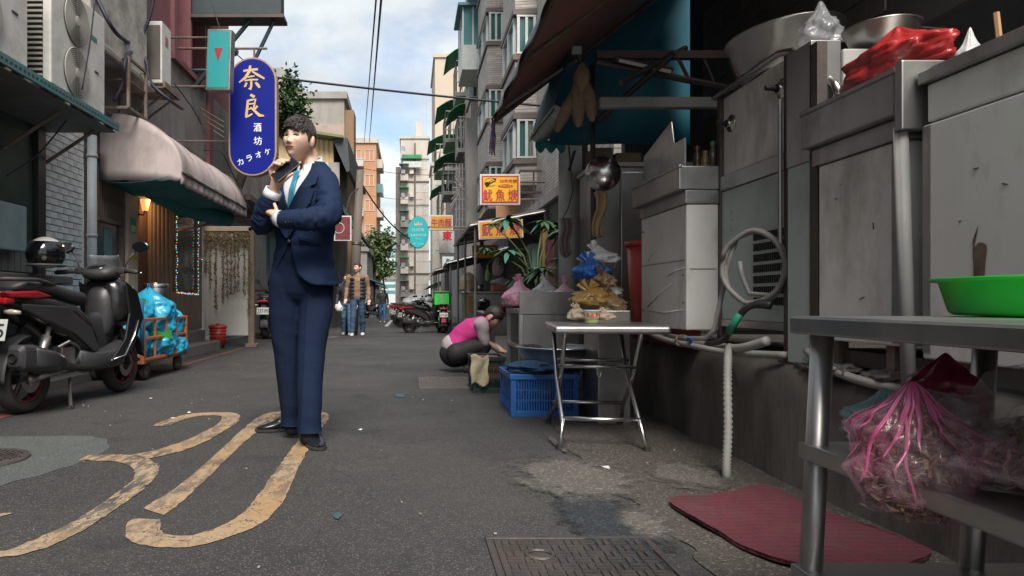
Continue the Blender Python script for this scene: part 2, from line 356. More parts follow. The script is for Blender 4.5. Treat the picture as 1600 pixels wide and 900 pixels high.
# ---- the painted 30
def paint_mat():
    m = bpy.data.materials.new('road_paint'); m.use_nodes = True; t = m.node_tree; b = t.nodes['Principled BSDF']; b.inputs['Roughness'].default_value = .7
    tcn = t.nodes.new('ShaderNodeTexCoord'); v = tcn.outputs['Object']
    def noi(s, d, r=.6, vec=None):
        n = t.nodes.new('ShaderNodeTexNoise'); n.inputs['Scale'].default_value = s; n.inputs['Detail'].default_value = d; n.inputs['Roughness'].default_value = r; t.links.new(vec or v, n.inputs[0]); return n.outputs[0]
    def ramp(o, a, c0, bb, c1):
        r = t.nodes.new('ShaderNodeValToRGB'); r.color_ramp.elements[0].position = a; r.color_ramp.elements[1].position = bb; r.color_ramp.elements[0].color = (*c0, 1); r.color_ramp.elements[1].color = (*c1, 1); t.links.new(o, r.inputs[0]); return r.outputs[0]
    def mixc(f, a, bb):
        x = t.nodes.new('ShaderNodeMix'); x.data_type = 'RGBA'; t.links.new(f, x.inputs['Factor'])
        for s, c in (('A', a), ('B', bb)):
            if isinstance(c, tuple): x.inputs[s].default_value = (*c, 1)
            else: t.links.new(c, x.inputs[s])
        return x.outputs['Result']
    col = mixc(ramp(noi(1.3, 5), .38, (0,) * 3, .62, (1,) * 3), (.335, .205, .10), (.34, .262, .175))
    col = mixc(ramp(noi(60, 4, .7), .4, (.4,) * 3, .6, (0,) * 3), col, (.19, .13, .08))
    mpn = t.nodes.new('ShaderNodeMapping'); mpn.inputs['Rotation'].default_value = (0, 0, R(-8)); mpn.inputs['Scale'].default_value = (26, 7, 1); t.links.new(v, mpn.inputs[0])
    w1 = ramp(noi(1.0, 9, .72, mpn.outputs[0]), .47, (0,) * 3, .52, (1,) * 3)
    w2 = ramp(noi(.9, 4, .6), .42, (0,) * 3, .60, (1,) * 3)
    wm = t.nodes.new('ShaderNodeMath'); wm.operation = 'MULTIPLY'; t.links.new(w1, wm.inputs[0]); t.links.new(w2, wm.inputs[1])
    v2 = t.nodes.new('ShaderNodeTexVoronoi'); v2.feature = 'DISTANCE_TO_EDGE'; v2.inputs['Scale'].default_value = 6
    ds = t.nodes.new('ShaderNodeVectorMath'); ds.operation = 'ADD'; nn = t.nodes.new('ShaderNodeTexNoise'); nn.inputs['Scale'].default_value = 9; nn.inputs['Detail'].default_value = 6; t.links.new(v, nn.inputs[0])
    sc_ = t.nodes.new('ShaderNodeVectorMath'); sc_.operation = 'SCALE'; sc_.inputs['Scale'].default_value = .25; t.links.new(nn.outputs['Color'], sc_.inputs[0])
    t.links.new(v, ds.inputs[0]); t.links.new(sc_.outputs[0], ds.inputs[1]); t.links.new(ds.outputs[0], v2.inputs[0])
    ck = ramp(v2.outputs[0], .006, (1,) * 3, .014, (0,) * 3)
    mxm = t.nodes.new('ShaderNodeMath'); mxm.operation = 'MAXIMUM'; t.links.new(wm.outputs[0], mxm.inputs[0]); t.links.new(ck, mxm.inputs[1])
    ms = t.nodes.new('ShaderNodeMath'); ms.operation = 'MAXIMUM'; t.links.new(ramp(noi(95, 5, .75), .60, (0,) * 3, .63, (1,) * 3), ms.inputs[0]); t.links.new(mxm.outputs[0], ms.inputs[1])
    col = mixc(ms.outputs[0], col, (.05, .05, .05))
    t.links.new(col, b.inputs['Base Color'])
    bp = t.nodes.new('ShaderNodeBump'); bp.inputs['Strength'].default_value = .5; bp.inputs['Distance'].default_value = .005; t.links.new(noi(120, 5), bp.inputs['Height']); t.links.new(bp.outputs[0], b.inputs['Normal'])
    return m
paint = paint_mat()
zp = lambda L_: [PG(a / 2.6667, 600 + b / 2.6667)[:2] + (.0032,) for a, b in L_]
def rough_edge(p, i): return (p[0] + .007 * nz((p[0] * 1, p[1], i), 26) + .004 * nz((p[0], p[1], i), 70), p[1] + .012 * nz((p[0], p[1], i + 3), 26), p[2])
def dens(pts, k=9):
    return [tuple(p) for p in smooth_path(pts, k)]
def strip(A, B, z=.004):
    # two edges with matching point counts
    A = dens(A); B = dens(B); n = len(A)
    A = [rough_edge(p, 1) for p in A]; B = [rough_edge(p, 2) for p in B]
    return MB().add(A + B, [(i, i + 1, n + i + 1, n + i) for i in range(n - 1)])
oA = zp([(1250, 113), (1195, 115), (1120, 122), (1060, 150), (990, 210), (870, 320), (740, 430), (620, 505), (600, 522)])
oB = zp([(1255, 123), (1205, 128), (1165, 140), (1110, 175), (1040, 225), (940, 320), (860, 400), (760, 490), (690, 548)])
oC = zp([(560, 566), (535, 578), (522, 610), (535, 650), (590, 672), (680, 683), (790, 682), (890, 660), (980, 630), (1080, 590), (1160, 520), (1200, 450), (1235, 370), (1270, 300), (1300, 250), (1340, 190), (1370, 140), (1355, 120), (1300, 113), (1250, 113)])
oD = zp([(672, 566), (668, 580), (668, 600), (675, 618), (692, 630), (725, 637), (790, 633), (850, 622), (910, 600), (980, 562), (1035, 520), (1072, 470), (1115, 410), (1165, 340), (1205, 285), (1245, 235), (1325, 145), (1318, 130), (1290, 124), (1255, 123)])
z0 = MB()
for a, b in ((oA, oB), (oC, oD)):
    s_ = strip(a, b); z0.add(s_.v, s_.f)
struct('painted_zero', z0, paint)
tA = zp([(635, 177), (655, 165), (730, 140), (800, 125), (900, 120), (975, 122), (1000, 138), (985, 165), (920, 205), (850, 245), (760, 280), (680, 300), (600, 314)])
tB = zp([(700, 176), (722, 168), (765, 150), (825, 136), (885, 132), (918, 134), (925, 146), (905, 170), (865, 192), (800, 225), (720, 255), (640, 280), (545, 297)])
tC = zp([(330, 320), (400, 322), (470, 325), (530, 340), (560, 365), (553, 400), (520, 430), (440, 490), (350, 550), (250, 605), (150, 650), (60, 685), (0, 702), (-160, 715), (-300, 690), (-330, 640), (-200, 590), (-60, 570), (40, 545)])
tD = zp([(370, 298), (440, 297), (510, 296), (590, 305), (650, 335), (660, 370), (610, 430), (540, 485), (450, 545), (360, 605), (260, 655), (150, 700), (0, 728), (-190, 755), (-400, 720), (-450, 640), (-260, 560), (-80, 545), (60, 540)])
t0_ = MB()
for a, b in ((tA, tB), (tC, tD)):
    s_ = strip(a, b); t0_.add(s_.v, s_.f)
struct('painted_three', t0_, paint)
# ---- manhole covers
cover_m = mat('cast_cover', (.10, .092, .09), .55, .5, (.06, .052, .048), 7, .6, bump=.2, bsc=60, dirt=(.12, .075, .05), dsc=4, damt=.5)
cover2_m = mat('cast_cover_pale', (.13, .115, .11), .7, .3, (.09, .08, .078), 7, .6, bump=.3, bsc=60)
def rect_cover(x0, x1, y0, y1, m, label, bars, rot=0):
    c = ((x0 + x1) / 2, (y0 + y1) / 2, 0); t = thing('manhole_cover', label, 'manhole cover', c)
    part(t, 'plate', MB().bx(x0, x1, y0, y1, -.03, .006), m, bev=.004)
    fr = MB()
    for a in ((x0 - .025, x1 + .025, y0 - .025, y0 - .004), (x0 - .025, x1 + .025, y1 + .004, y1 + .025), (x0 - .025, x0 - .004, y0, y1), (x1 + .004, x1 + .025, y0, y1)): fr.bx(*a[:4], -.03, .009)
    part(t, 'frame', fr, m, bev=.003)
    pb = MB(); s = bars; nx = int((x1 - x0 - .03) / s); ny = int((y1 - y0 - .03) / s)
    for i in range(nx):
        for j in range(ny):
            cx = x0 + .015 + (i + .5) * (x1 - x0 - .03) / nx; cy = y0 + .015 + (j + .5) * (y1 - y0 - .03) / ny
            if (cx - x0 - .12) ** 2 + (cy - y1 + .14) ** 2 < .045 ** 2: continue
            for k in (-1, 1):
                d = (s * .84, s * .26, .005) if (i + j) % 2 else (s * .26, s * .84, .005)
                o = (0, k * s * .24) if (i + j) % 2 else (k * s * .24, 0)
                pb.box((cx + o[0], cy + o[1], .0085), d)
    part(t, 'raised_bars', pb, m, kind='stuff')
    if bars > .03:
        part(t, 'lifting_ring', MB().tube([(x0 + .12 + .04 * math.cos(a * .35), y1 - .14 + .036 * math.sin(a * .35), .009) for a in range(18)], .006, 6, closed=True), m)
    return t
rect_cover(.265, .735, 1.60, 2.16, cover_m, 'large cast-iron manhole cover with woven bar pattern at the bottom edge', .048)
rect_cover(.11, .56, 5.92, 6.72, cover2_m, 'rectangular brown-grey manhole cover in front of the crouching woman', .06)
t = thing('manhole_cover', 'round dark manhole cover in a pale concrete patch left of the painted 30', 'manhole cover', (-2.05, 3.25, 0))
part(t, 'plate', MB().lathe([(0, .012), (.17, .012), (.175, .008), (.175, -.02)], (-2.05, 3.25, 0), 40), cover_m)
part(t, 'frame_ring', MB().lathe([(.185, -.02), (.185, .012), (.215, .012), (.218, .004)], (-2.05, 3.25, 0), 40), cover_m)
pb = MB()
for i in range(-6, 7):
    for j in range(-6, 7):
        x, y = i * .026, j * .026
        if x * x + y * y < .16 ** 2: pb.box((-2.05 + x, 3.25 + y, .0145), (.018, .012, .006), (0, 0, (i + j) % 2 * 1.57))
part(t, 'raised_bars', pb, cover_m, kind='stuff')
# far pale patch, distant white marking and scraps of litter
struct('pale_patch', flat_poly(g2([(505, 526), (520, 521), (531, 523), (522, 529)]), .004, .02, 8), pale_m)
white_paint = mat('white_road_paint', (.5, .5, .49), .7, 0, (.2, .2, .2), 9, .8)
for k, (x0, x1, y0, y1) in enumerate(((-1.0, -.85, 27, 38), (-.2, 1.3, 33, 33.8), (-.2, 1.3, 35, 35.8))):
    struct('white_road_marking', MB().bx(x0, x1, y0, y1, gz(y0) - .02, gz(y0) + .006), white_paint)
scrap_m = mat('paper_scrap', (.6, .6, .58), .8); scrap_blue = mat('blue_scrap', (.035, .075, .10), .8)
for i, (a, b, s, lab) in enumerate(((948, 733, 1.3, 'small pale scrap on the ground right of the pale concrete patch'), (296, 646, .9, 'tiny white scrap on asphalt above the painted three'), (270, 655, .8, 'tiny white scrap at lower right of the black scooter'), (563, 673, .8, 'tiny white scrap on asphalt right of the black shoes'), (235, 624, .8, 'tiny white scrap on asphalt beside the trolley shadow'))):
    p = PG(a, b); n = 7
    single('paper_scrap', MB().add([(p.x + .012 * s * math.cos(j * .9 + i) * (1.5 if j % 2 else .9), p.y + .02 * s * math.sin(j * .9 + i), .006 + .004 * (j % 2)) for j in range(n)], [tuple(range(n))]), scrap_m, lab, 'scrap', solid=.002)
sc_ = MB()
for i in range(150):
    x = random.uniform(-2.6, 1.4); y = random.uniform(1.6, 14)
    s = random.uniform(.0025, .007); sc_.box((x, y, .006 + gz(y)), (s, s * 1.6, .004), (0, 0, random.random() * 3))
tag(single('street_grit', sc_, mat('grit', (.42, .41, .39), .9, 0, (.12, .12, .12), 3, .9), 'fine pale grit and tiny litter scattered over the asphalt lane', 'grit', kind='stuff', base=(0, 0, 0)))
struct('blue_paint_smudge', flat_poly(g2([(520, 808), (524, 803), (532, 806), (528, 812)]), .005, .02, 9), scrap_blue)
struct('blue_paint_smudge', flat_poly(g2([(617, 618), (628, 616), (634, 620), (622, 622)]), .005, .02, 10), scrap_blue)
# ================================================================== LEFT SIDE OF THE LANE
plaster_grey = mat('plaster_grey', (.24, .225, .21), .85, 0, (.13, .12, .115), 1.6, .6, stretch=(1, 1, .45), bump=.35, bsc=14, dirt=(.05, .047, .045), dsc=2.2, damt=.8)
plaster_pink = mat('plaster_pink', (.23, .075, .09), .85, 0, (.15, .065, .07), 1.8, .6, stretch=(1, 1, .4), bump=.35, bsc=14, dirt=(.055, .04, .04), dsc=1.8, damt=.75)
plaster_peel = mat('plaster_peel', (.42, .40, .36), .85, 0, (.27, .25, .22), 3, .7, bump=.8, bsc=9, dirt=(.10, .09, .08), dsc=2.4, damt=.8)
brick_white = mat('brick_white', (.70, .72, .70), .75, 0, (.56, .59, .58), 6, .6, bump=.3, bsc=40, dirt=(.13, .12, .11), dsc=5, damt=.6)
mortar = mat('mortar', (.24, .24, .23), .9, bump=.4, bsc=60)
brown_wood = mat('brown_wood', (.105, .07, .05), .55, 0, (.06, .038, .028), 5, .6, stretch=(6, 6, .5), bump=.1)
beige_paint = mat('beige_paint', (.50, .41, .33), .6, 0, (.38, .31, .25), 3, .5, dirt=(.12, .09, .07), dsc=3, damt=.5)
ac_white = mat('ac_white', (.60, .585, .55), .5, 0, (.50, .485, .45), 2, .5, dirt=(.18, .15, .12), dsc=3.5, damt=.5)
ac_dark = mat('ac_dark', (.05, .047, .043), .6)
fan_beige = mat('fan_beige', (.40, .375, .34), .5, 0, (.30, .28, .25), 3)
teal_metal = mat('teal_metal', (.06, .22, .24), .5, .2, (.10, .15, .15), 9, .7)
dark_green = mat('dark_green', (.015, .055, .042), .5, 0, (.02, .035, .03), 4)
# ---- the shop building: wall plane X = -3.25
WX = -3.25
B = thing('shop_house', 'old shop house on the left with pink and grey plaster upper wall', 'building', (WX, 6, 0))
part(B, 'dark_front', MB().bx(-3.6, WX, -4, 5.93, 0, 3.0), wall_dark)
part(B, 'upper_wall', MB().bx(-3.8, WX, -4, 12.3, 3.0, 4.12).bx(-3.8, WX - .002, 7.7, 12.3, 2.3, 3.0).bx(-3.8, WX, 5.93, 7.7, 2.62, 3.0), plaster_grey)
part(B, 'pink_wall', MB().bx(-3.8, WX - .01, -4, 9.3, 4.12, 6.6).bx(-3.8, WX - .01, 10.75, 12.3, 4.12, 7.2).bx(-3.8, WX - .01, 9.3, 10.75, 6.0, 7.2), plaster_pink)
part(B, 'peeling_column', MB().bx(WX - .1, -2.95, 6.3, 7.68, 3.2, 6.4).bx(WX - .1, -2.88, 6.2, 7.75, 3.12, 3.2), plaster_peel, bev=.02)
part(B, 'pilaster', MB().bx(WX - .1, WX + .06, 10.9, 11.1, 2.4, 7), plaster_pink)
wn = part(B, 'window', MB().bx(-3.45, -3.4, 9.3, 10.75, 4.12, 6), glass_dark)
fm = MB()
for y in (9.3, 9.98, 10.68): fm.bx(-3.42, -3.2, y, y + .07, 4.12, 6)
fm.bx(-3.42, -3.19, 9.28, 10.77, 4.06, 4.14)
part(wn, 'window_frame', fm, plaster_pink)
part(wn, 'curtain', MB().grid(lambda u, v: (-3.39 + .015 * math.sin(u * 40), 9.4 + u * .5, 4.15 + v * 1.8), 40, 2), mat('cream_curtain', (.42, .36, .28), .9), smooth=True)
# green panels and grey-blue meter board at the frame's left edge
part(B, 'green_panel', MB().bx(WX, WX + .03, 5.30, 5.84, 1.18, 2.75), dark_green, bev=.01)
part(B, 'door_jamb', MB().bx(WX, WX + .07, 5.85, 5.97, 0, 2.62), black_plastic)
part(B, 'meter_board', MB().bx(WX + .03, WX + .16, 5.1, 5.52, 1.15, 1.52), mat('pale_teal_board', (.26, .36, .37), .6, dirt=(.15, .17, .16), damt=.5), bev=.015)
lp = MB()
for k in range(7): lp.bx(WX + .005, WX + .035, 5.2 + k * .09, 5.2 + k * .09 + .08, 1.0, 1.17)
part(B, 'plank_band', lp, mat('grey_planks', (.20, .20, .19), .8, 0, (.12, .12, .115), 8))
part(B, 'ledge', MB().bx(WX, WX + .32, 3.5, 5.95, .9, .97), mat('ledge_grey', (.09, .09, .088), .8), bev=.01)
# white brick panel, every brick its own piece
bw = thing('brick_panel', 'white painted brick wall panel between green door and pale drainpipe', 'brick wall', (WX, 6.35, 0))
part(bw, 'mortar_bed', MB().bx(WX - .1, WX - .012, 5.97, 6.80, 0, 2.62), mortar)
bm1 = shared(MB().box((0, 0, 0), (.05, .196, .052)), 'brick', brick_white)
bm2 = shared(MB().box((0, 0, 0), (.05, .094, .052)), 'brick', brick_white)
for r in range(41):
    z = .09 + r * .0605; off = 0 if r % 2 else .101; y = 5.985
    row = []
    if off: row.append((y + .047, bm2)); y += .101
    while y + .196 < 6.80: row.append((y + .098, bm1)); y += .202
    if y + .094 < 6.80: row.append((y + .047, bm2))
    for yy, me in row: inst(bw, 'brick', me, (WX - .016 + random.uniform(-.003, .003), yy, z), (0, random.uniform(-.03, .03), 0))
pp = MB().tube([(WX + .06, 6.86, 0), (WX + .06, 6.86, 2.42)], .045, 14)
for z in (.5, 1.4, 2.2): pp.tube([(WX + .06, 6.86, z), (WX + .06, 6.86, z + .03)], .052, 14)
single('drainpipe', pp, mat('pale_pipe', (.40, .45, .47), .6, dirt=(.2, .2, .2), damt=.5), 'pale blue-grey drainpipe between the white bricks and the barred door', 'drainpipe', smooth=True)
# barred door
g = thing('barred_door', 'dark barred metal door with patchy panel left of beige post', 'door', (WX, 7.3, 0))
part(g, 'panel', MB().bx(WX - .06, WX - .03, 6.93, 7.74, 0, 2.3), mat('door_grime', (.16, .13, .11), .7, 0, (.05, .06, .065), 2.2, .8), bev=.005)
part(g, 'window_pane', MB().bx(WX - .028, WX - .02, 6.98, 7.68, 1.15, 1.62), glass_dark)
part(g, 'torn_poster', MB().bx(WX - .018, WX - .014, 7.3, 7.5, 1.2, 1.55), teal_metal)
for k in range(14): inst(g, 'bar', bpy.data.meshes.get('door_bar') or shared(MB().bx(-.008, .008, -.006, .006, 0, .62), 'door_bar', rust), (WX, 6.97 + k * .056, 1.64))
for k in range(14): inst(g, 'bar', bpy.data.meshes['door_bar'], (WX, 6.97 + k * .056, .45))
part(g, 'frame', MB().bx(WX - .04, WX + .02, 6.90, 6.95, 0, 2.3).bx(WX - .04, WX + .02, 7.70, 7.75, 0, 2.3).bx(WX - .04, WX + .02, 6.95, 7.70, 2.24, 2.3).bx(WX - .04, WX + .018, 6.95, 7.70, 1.60, 1.64), rust)
# beige post with stickers
bp_ = thing('door_post', 'beige painted post with a green sticker beside the lit doorway', 'post', (WX, 7.9, 0))
part(bp_, 'shaft', MB().bx(-3.5, WX + .05, 7.76, 8.05, 0, 2.35), beige_paint, bev=.01)
part(bp_, 'green_sticker', MB().bx(WX + .05, WX + .054, 7.82, 7.98, 1.55, 1.72), [mat('sticker_green', (.03, .30, .15), .5)])
part(bp_, 'white_sticker', MB().bx(WX + .054, WX + .057, 7.83, 7.97, 1.56, 1.63), mat('sticker_white', (.6, .62, .6), .5))
part(bp_, 'yellow_tape', MB().bx(WX + .05, WX + .054, 7.765, 8.045, 1.235, 1.28), mat('tape_yellow', (.42, .29, .03), .5))
# doorway with brown panels
DX = -3.42
dw = thing('bar_entrance', 'brown panelled bar entrance under the pale barrel awning', 'doorway', (DX, 9.5, 0))
part(dw, 'side_wall', MB().bx(-3.7, DX - .02, 8.05, 11.3, .3, 2.5), brown_wood)
pl = MB()
for k in range(9): pl.bx(DX - .02, DX + .03 + .015 * (k % 2), 8.95 + k * .075, 9.02 + k * .075, .3, 2.35)
part(dw, 'ribbed_panel', pl, mat('taupe_wood', (.20, .16, .13), .6, 0, (.13, .10, .08), 6, stretch=(5, 5, .5)), bev=.008)
dr = part(dw, 'door', MB().bx(DX - .02, DX + .03, 9.66, 11.1, .3, 2.42), mat('door_brown', (.21, .15, .115), .5, 0, (.14, .095, .07), 4, stretch=(5, 5, .6)), bev=.01)
part(dr, 'door_glass', MB().bx(DX + .03, DX + .036, 9.82, 10.78, .93, 2.10), glass_dark)
part(dr, 'glass_bead', MB().bx(DX + .03, DX + .05, 9.78, 9.82, .89, 2.14).bx(DX + .03, DX + .05, 10.78, 10.82, .89, 2.14).bx(DX + .03, DX + .05, 9.82, 10.78, .89, .93).bx(DX + .03, DX + .05, 9.82, 10.78, 2.1, 2.14), brown_wood)
part(dr, 'open_lettering', put_text(MB(), 'OPEN', (DX + .039, 10.45, 1.22), .42, .11, (0, 1, 0), (0, 0, 1), .01), mat('dim_letters', (.16, .16, .17), .5))
part(dr, 'handle', MB().tube([(DX + .05, 10.98, 1.2), (DX + .09, 10.98, 1.22), (DX + .09, 10.98, 1.42), (DX + .05, 10.98, 1.44)], .012, 8), steel_bright)
part(dw, 'yellow_notice', MB().bx(DX - .018, DX - .012, 8.12, 8.62, 1.02, 1.33), mat('notice_yellow', (.60, .34, .02), .5))
nt_ = MB()
for k in range(4): nt_.bx(DX - .011, DX - .009, 8.2, 8.54, 1.08 + k * .06, 1.095 + k * .06)
part(dw, 'notice_lines', nt_, mat('notice_ink', (.10, .05, .02), .6))
# string lights round the door glass: coloured bulbs on a wire
sl = thing('string_lights', 'string of tiny coloured lights framing the bar door window', 'string lights', (DX + .06, 10.3, .9))
path = [(9.80, .88), (9.80, 2.16), (10.82, 2.12), (10.80, .86), (9.80, .88)]
wire = []
for a, b in zip(path, path[1:]):
    k = int(math.dist(a, b) / .035)
    for j in range(k): wire.append((DX + .065 + random.uniform(-.008, .008), a[0] + (b[0] - a[0]) * j / k + random.uniform(-.02, .02), a[1] + (b[1] - a[1]) * j / k + random.uniform(-.012, .012)))
part(sl, 'wire', MB().tube(wire, .003, 4), black_plastic)
bulbs = [('red', (1, .08, .06)), ('green', (.1, 1, .2)), ('blue', (.1, .2, 1)), ('amber', (1, .6, .12)), ('cyan', (.1, .8, 1))]
for bi, (bn, bc) in enumerate(bulbs):
    mb = MB()
    for j in range(bi, len(wire), 5):
        mb.ball(Vector(wire[j]) + Vector((.012, 0, 0)), .0085, 4)
    part(sl, bn + '_bulbs', mb, mat('bulb_' + bn, bc, .3, emit=bc, estr=.5), kind='stuff')
# wall lamp with its own light
wl = thing('wall_lamp', 'lit orange glass wall lamp inside the bar entrance', 'lamp', (DX, 8.62, 1.85))
part(wl, 'bracket', MB().tube([(DX - .02, 8.62, 1.86), (DX + .06, 8.62, 1.84), (DX + .08, 8.62, 1.9)], .012, 8).lathe([(.04, 0), (.04, .01)], (DX - .02, 8.62, 1.86), 12, 'x', cap=True), iron)
part(wl, 'lamp_shade', MB().lathe([(.035, 0), (.045, .05), (.062, .14), (.060, .14), (.041, .05), (.03, .005)], (DX + .08, 8.62, 1.9), 20), mat('amber_glass', (.8, .35, .12), .3, emit=(1, .30, .10), estr=.6), smooth=True)
pt = bpy.data.lights.new('wall_lamp_light', 'POINT'); pt.energy = 9; pt.color = (1, .45, .18); pt.shadow_soft_size = .06
po = bpy.data.objects.new('wall_lamp_light', pt); COL.objects.link(po); po.location = (DX + .22, 8.62, 2.02)
# metal ash bin behind the trolley
ab = thing('pedal_bin', 'round steel bin standing behind the blue bags', 'bin', (-3.1, 8.35, .32))
part(ab, 'drum', MB().lathe([(.0, 0), (.14, 0), (.145, .6), (.14, .61)], (-3.1, 8.35, .32), 28), steel, smooth=True)
part(ab, 'lid', MB().lathe([(.152, .6), (.152, .64), (.14, .655), (0, .665)], (-3.1, 8.35, .32), 28), steel_bright, smooth=True)
# steps (setting)
step_m = mat('step_tile', (.22, .20, .185), .6, 0, (.15, .135, .125), 3, dirt=(.08, .07, .06), damt=.6)
struct('step', MB().bx(-3.7, -2.98, 8.0, 10.75, -.02, .14), step_m, bev=.012)
struct('step', MB().bx(-3.7, -3.2, 7.95, 10.7, .1, .31), step_m, bev=.012)
struct('pavement', MB().bx(-3.8, -3.02, -4, 7.98, -.05, .08), mat('left_pave', (.12, .115, .11), .85, bump=.3, bsc=30))
struct('pavement', MB().bx(-4.5, -3.3, 10.78, 30, -.4, .06), mat('left_pave'  , (.12,)*3))
# ---- barrel awning
awn_m = mat('awning_pink', (.45, .385, .37), .75, 0, (.37, .31, .295), 1.6, .6, stretch=(1, 1, .5), dirt=(.15, .125, .115), dsc=2.4, damt=.7, bump=.12, bsc=22)
teal_cloth = mat('teal_cloth', (.015, .16, .17), .75, 0, (.01, .11, .12), 3, bump=.1)
aw = thing('barrel_awning', 'pale pink barrel awning with teal underside over the bar entrance', 'awning', (-2.8, 8.4, 2.0))
YA, YB = 7.1, 9.95
def aprof(v, y):
    a = v * math.pi / 2; rib = .009 * abs(math.sin((y - YA) / (YB - YA) * math.pi * 4)) - .006
    return Vector((-3.22 + (.84 - rib) * math.sin(a) ** .85, y, 2.12 + (.59 - rib) * math.cos(a) - .035 * math.sin(2 * a) * (1 - abs(2 * (y - YA) / (YB - YA) - 1))))
def aw_fn(u, v):
    y = YA + (YB - YA) * u
    if v < .85: return aprof(v / .85, y)
    p = aprof(1, y); k = (v - .85) / .15
    return p + Vector((.015 * math.sin(y * 30) * k, 0, -.16 * k + .018 * abs(math.sin(y * 12)) * k + .012 * nz((y, 0, 0), 3)))
part(aw, 'canopy', MB().grid(aw_fn, 48, 22), awn_m, smooth=True, solid=.004)
for y, nm in ((YA, 'near_end'), (YB, 'far_end')):
    def cap(u, v, y=y):
        p = aprof(v, y); c = Vector((-3.22 + .86 * v ** 1.0 * 0, y, 2.12)); base = Vector((p.x, y, 2.0 + .02 * abs(math.sin(p.x * 22))))
        return base.lerp(p, u) + Vector((0, .006 * math.sin(p.x * 9) * (1 if y == YA else -1), 0))
    part(aw, 'end_cloth', MB().grid(cap, 6, 18), awn_m, smooth=True, solid=.004)
part(aw, 'teal_lining', MB().grid(lambda u, v: (-3.2 + .84 * v, 7.1 + u * 2.75, 2.0 + .1 * v - .05 * math.sin(v * 3.1) + .02 * math.sin(u * 17)), 40, 8), teal_cloth, smooth=True, solid=.004)
part(aw, 'teal_roll', MB().tube([(-3.05, 8.0, 2.06), (-3.0, 8.9, 2.02), (-2.75, 9.6, 1.96), (-2.6, 9.85, 1.93)], [.10, .14, .13, .1], 14), teal_cloth, smooth=True)
part(aw, 'shutter_box', MB().bx(-3.4, -3.22, 8.05, 10.6, 2.05, 2.5), teal_cloth)
rb = MB()
for y in (YA + .02, 7.9, 8.9, YB - .02): rb.tube([aprof(k / 10, y) - Vector((.012, 0, .012)) for k in range(11)], .012, 6)
rb.tube([(-2.37, YA, 2.1), (-2.37, YB, 2.1)], .014, 6)
part(aw, 'frame_tubes', rb, rust)
for y in (7.65, 8.45, 9.25): part(aw, 'seam', MB().tube([aprof(k / 12, y) + Vector((.004, 0, .004)) for k in range(13)], .006, 5), mat('seam_dark', (.26, .21, .20), .8))
part(aw, 'side_stay', MB().tube([(-3.2, 9.6, 1.75), (-2.4, 10.0, 2.02)], .016, 6).tube([(-3.2, 10.9, 2.0), (-2.1, 9.9, 1.95)], .014, 6), rust)
# ---- vine board and its post
vb = thing('white_board', 'white board wing hung with dried trailing vines beside the bar door', 'board', (-3.0, 11.2, .2))
part(vb, 'board', MB().bx(-3.38, -2.64, 11.2, 11.24, .19, 1.90), mat('board_white', (.50, .51, .48), .7, 0, (.42, .43, .40), 2, dirt=(.2, .18, .15), damt=.5), bev=.004)
part(vb, 'top_rail', MB().bx(-3.36, -2.58, 11.17, 11.26, 1.90, 1.98), beige_paint, bev=.006)
part(vb, 'post', MB().bx(-2.64, -2.55, 11.17, 11.27, 0, 1.97).bx(-2.68, -2.5, 11.12, 11.3, 0, .06), mat('old_wood', (.22, .17, .12), .8, 0, (.13, .10, .075), 5, stretch=(6, 6, .6), bump=.3), bev=.006)
vn = thing('dried_vines', 'dried vine garland strands hanging down the white board', 'vines', (-3.0, 11.15, .6))
stems = MB(); lv = MB(); fl = MB()
strands = [(-3.26, .95), (-3.17, .62), (-3.05, .72), (-2.98, .80), (-2.92, .86), (-2.86, .88), (-2.80, .9), (-2.70, .85), (-3.33, 1.2), (-2.62, .55)]
def leaf(mb, c, s, rnd):
    a = rnd.random() * 6.28; t_ = rnd.uniform(-.7, .7); d = Vector((math.cos(a), -.3 + .5 * rnd.random(), math.sin(a))).normalized(); sd_ = d.cross(Vector((0, 1, t_))).normalized()
    c = Vector(c); mb.add([c - d * s, c + sd_ * s * .5, c + d * s, c - sd_ * s * .5], [(0, 1, 2, 3)])
rnd = random.Random(3)
for x, zb in strands:
    pts = [(x + .012 * math.sin(k * 1.3 + x * 9), 11.16, 1.86 - (1.86 - zb) * k / 14) for k in range(15)]
    stems.tube(pts, .004, 4)
    for k in range(int((1.86 - zb) * 95)):
        z = rnd.uniform(zb, 1.86); leaf(lv if rnd.random() < .7 else fl, (x + rnd.gauss(0, .014), 11.15 + rnd.uniform(-.02, .01), z), rnd.uniform(.012, .024), rnd)
for k in range(620): leaf(lv if rnd.random() < .72 else fl, (rnd.uniform(-3.34, -2.62), 11.15 + rnd.uniform(-.03, .01), 1.88 - abs(rnd.gauss(0, .13))), rnd.uniform(.014, .026), rnd)
part(vn, 'stems', stems, mat('vine_stem', (.10, .08, .045), .8), kind='stuff')
part(vn, 'leaves', lv, mat('vine_olive', (.10, .105, .04), .8, 0, (.15, .12, .05), 20), kind='stuff')
part(vn, 'dry_leaves', fl, mat('vine_dry', (.20, .12, .07), .8, 0, (.16, .05, .05), 20), kind='stuff')
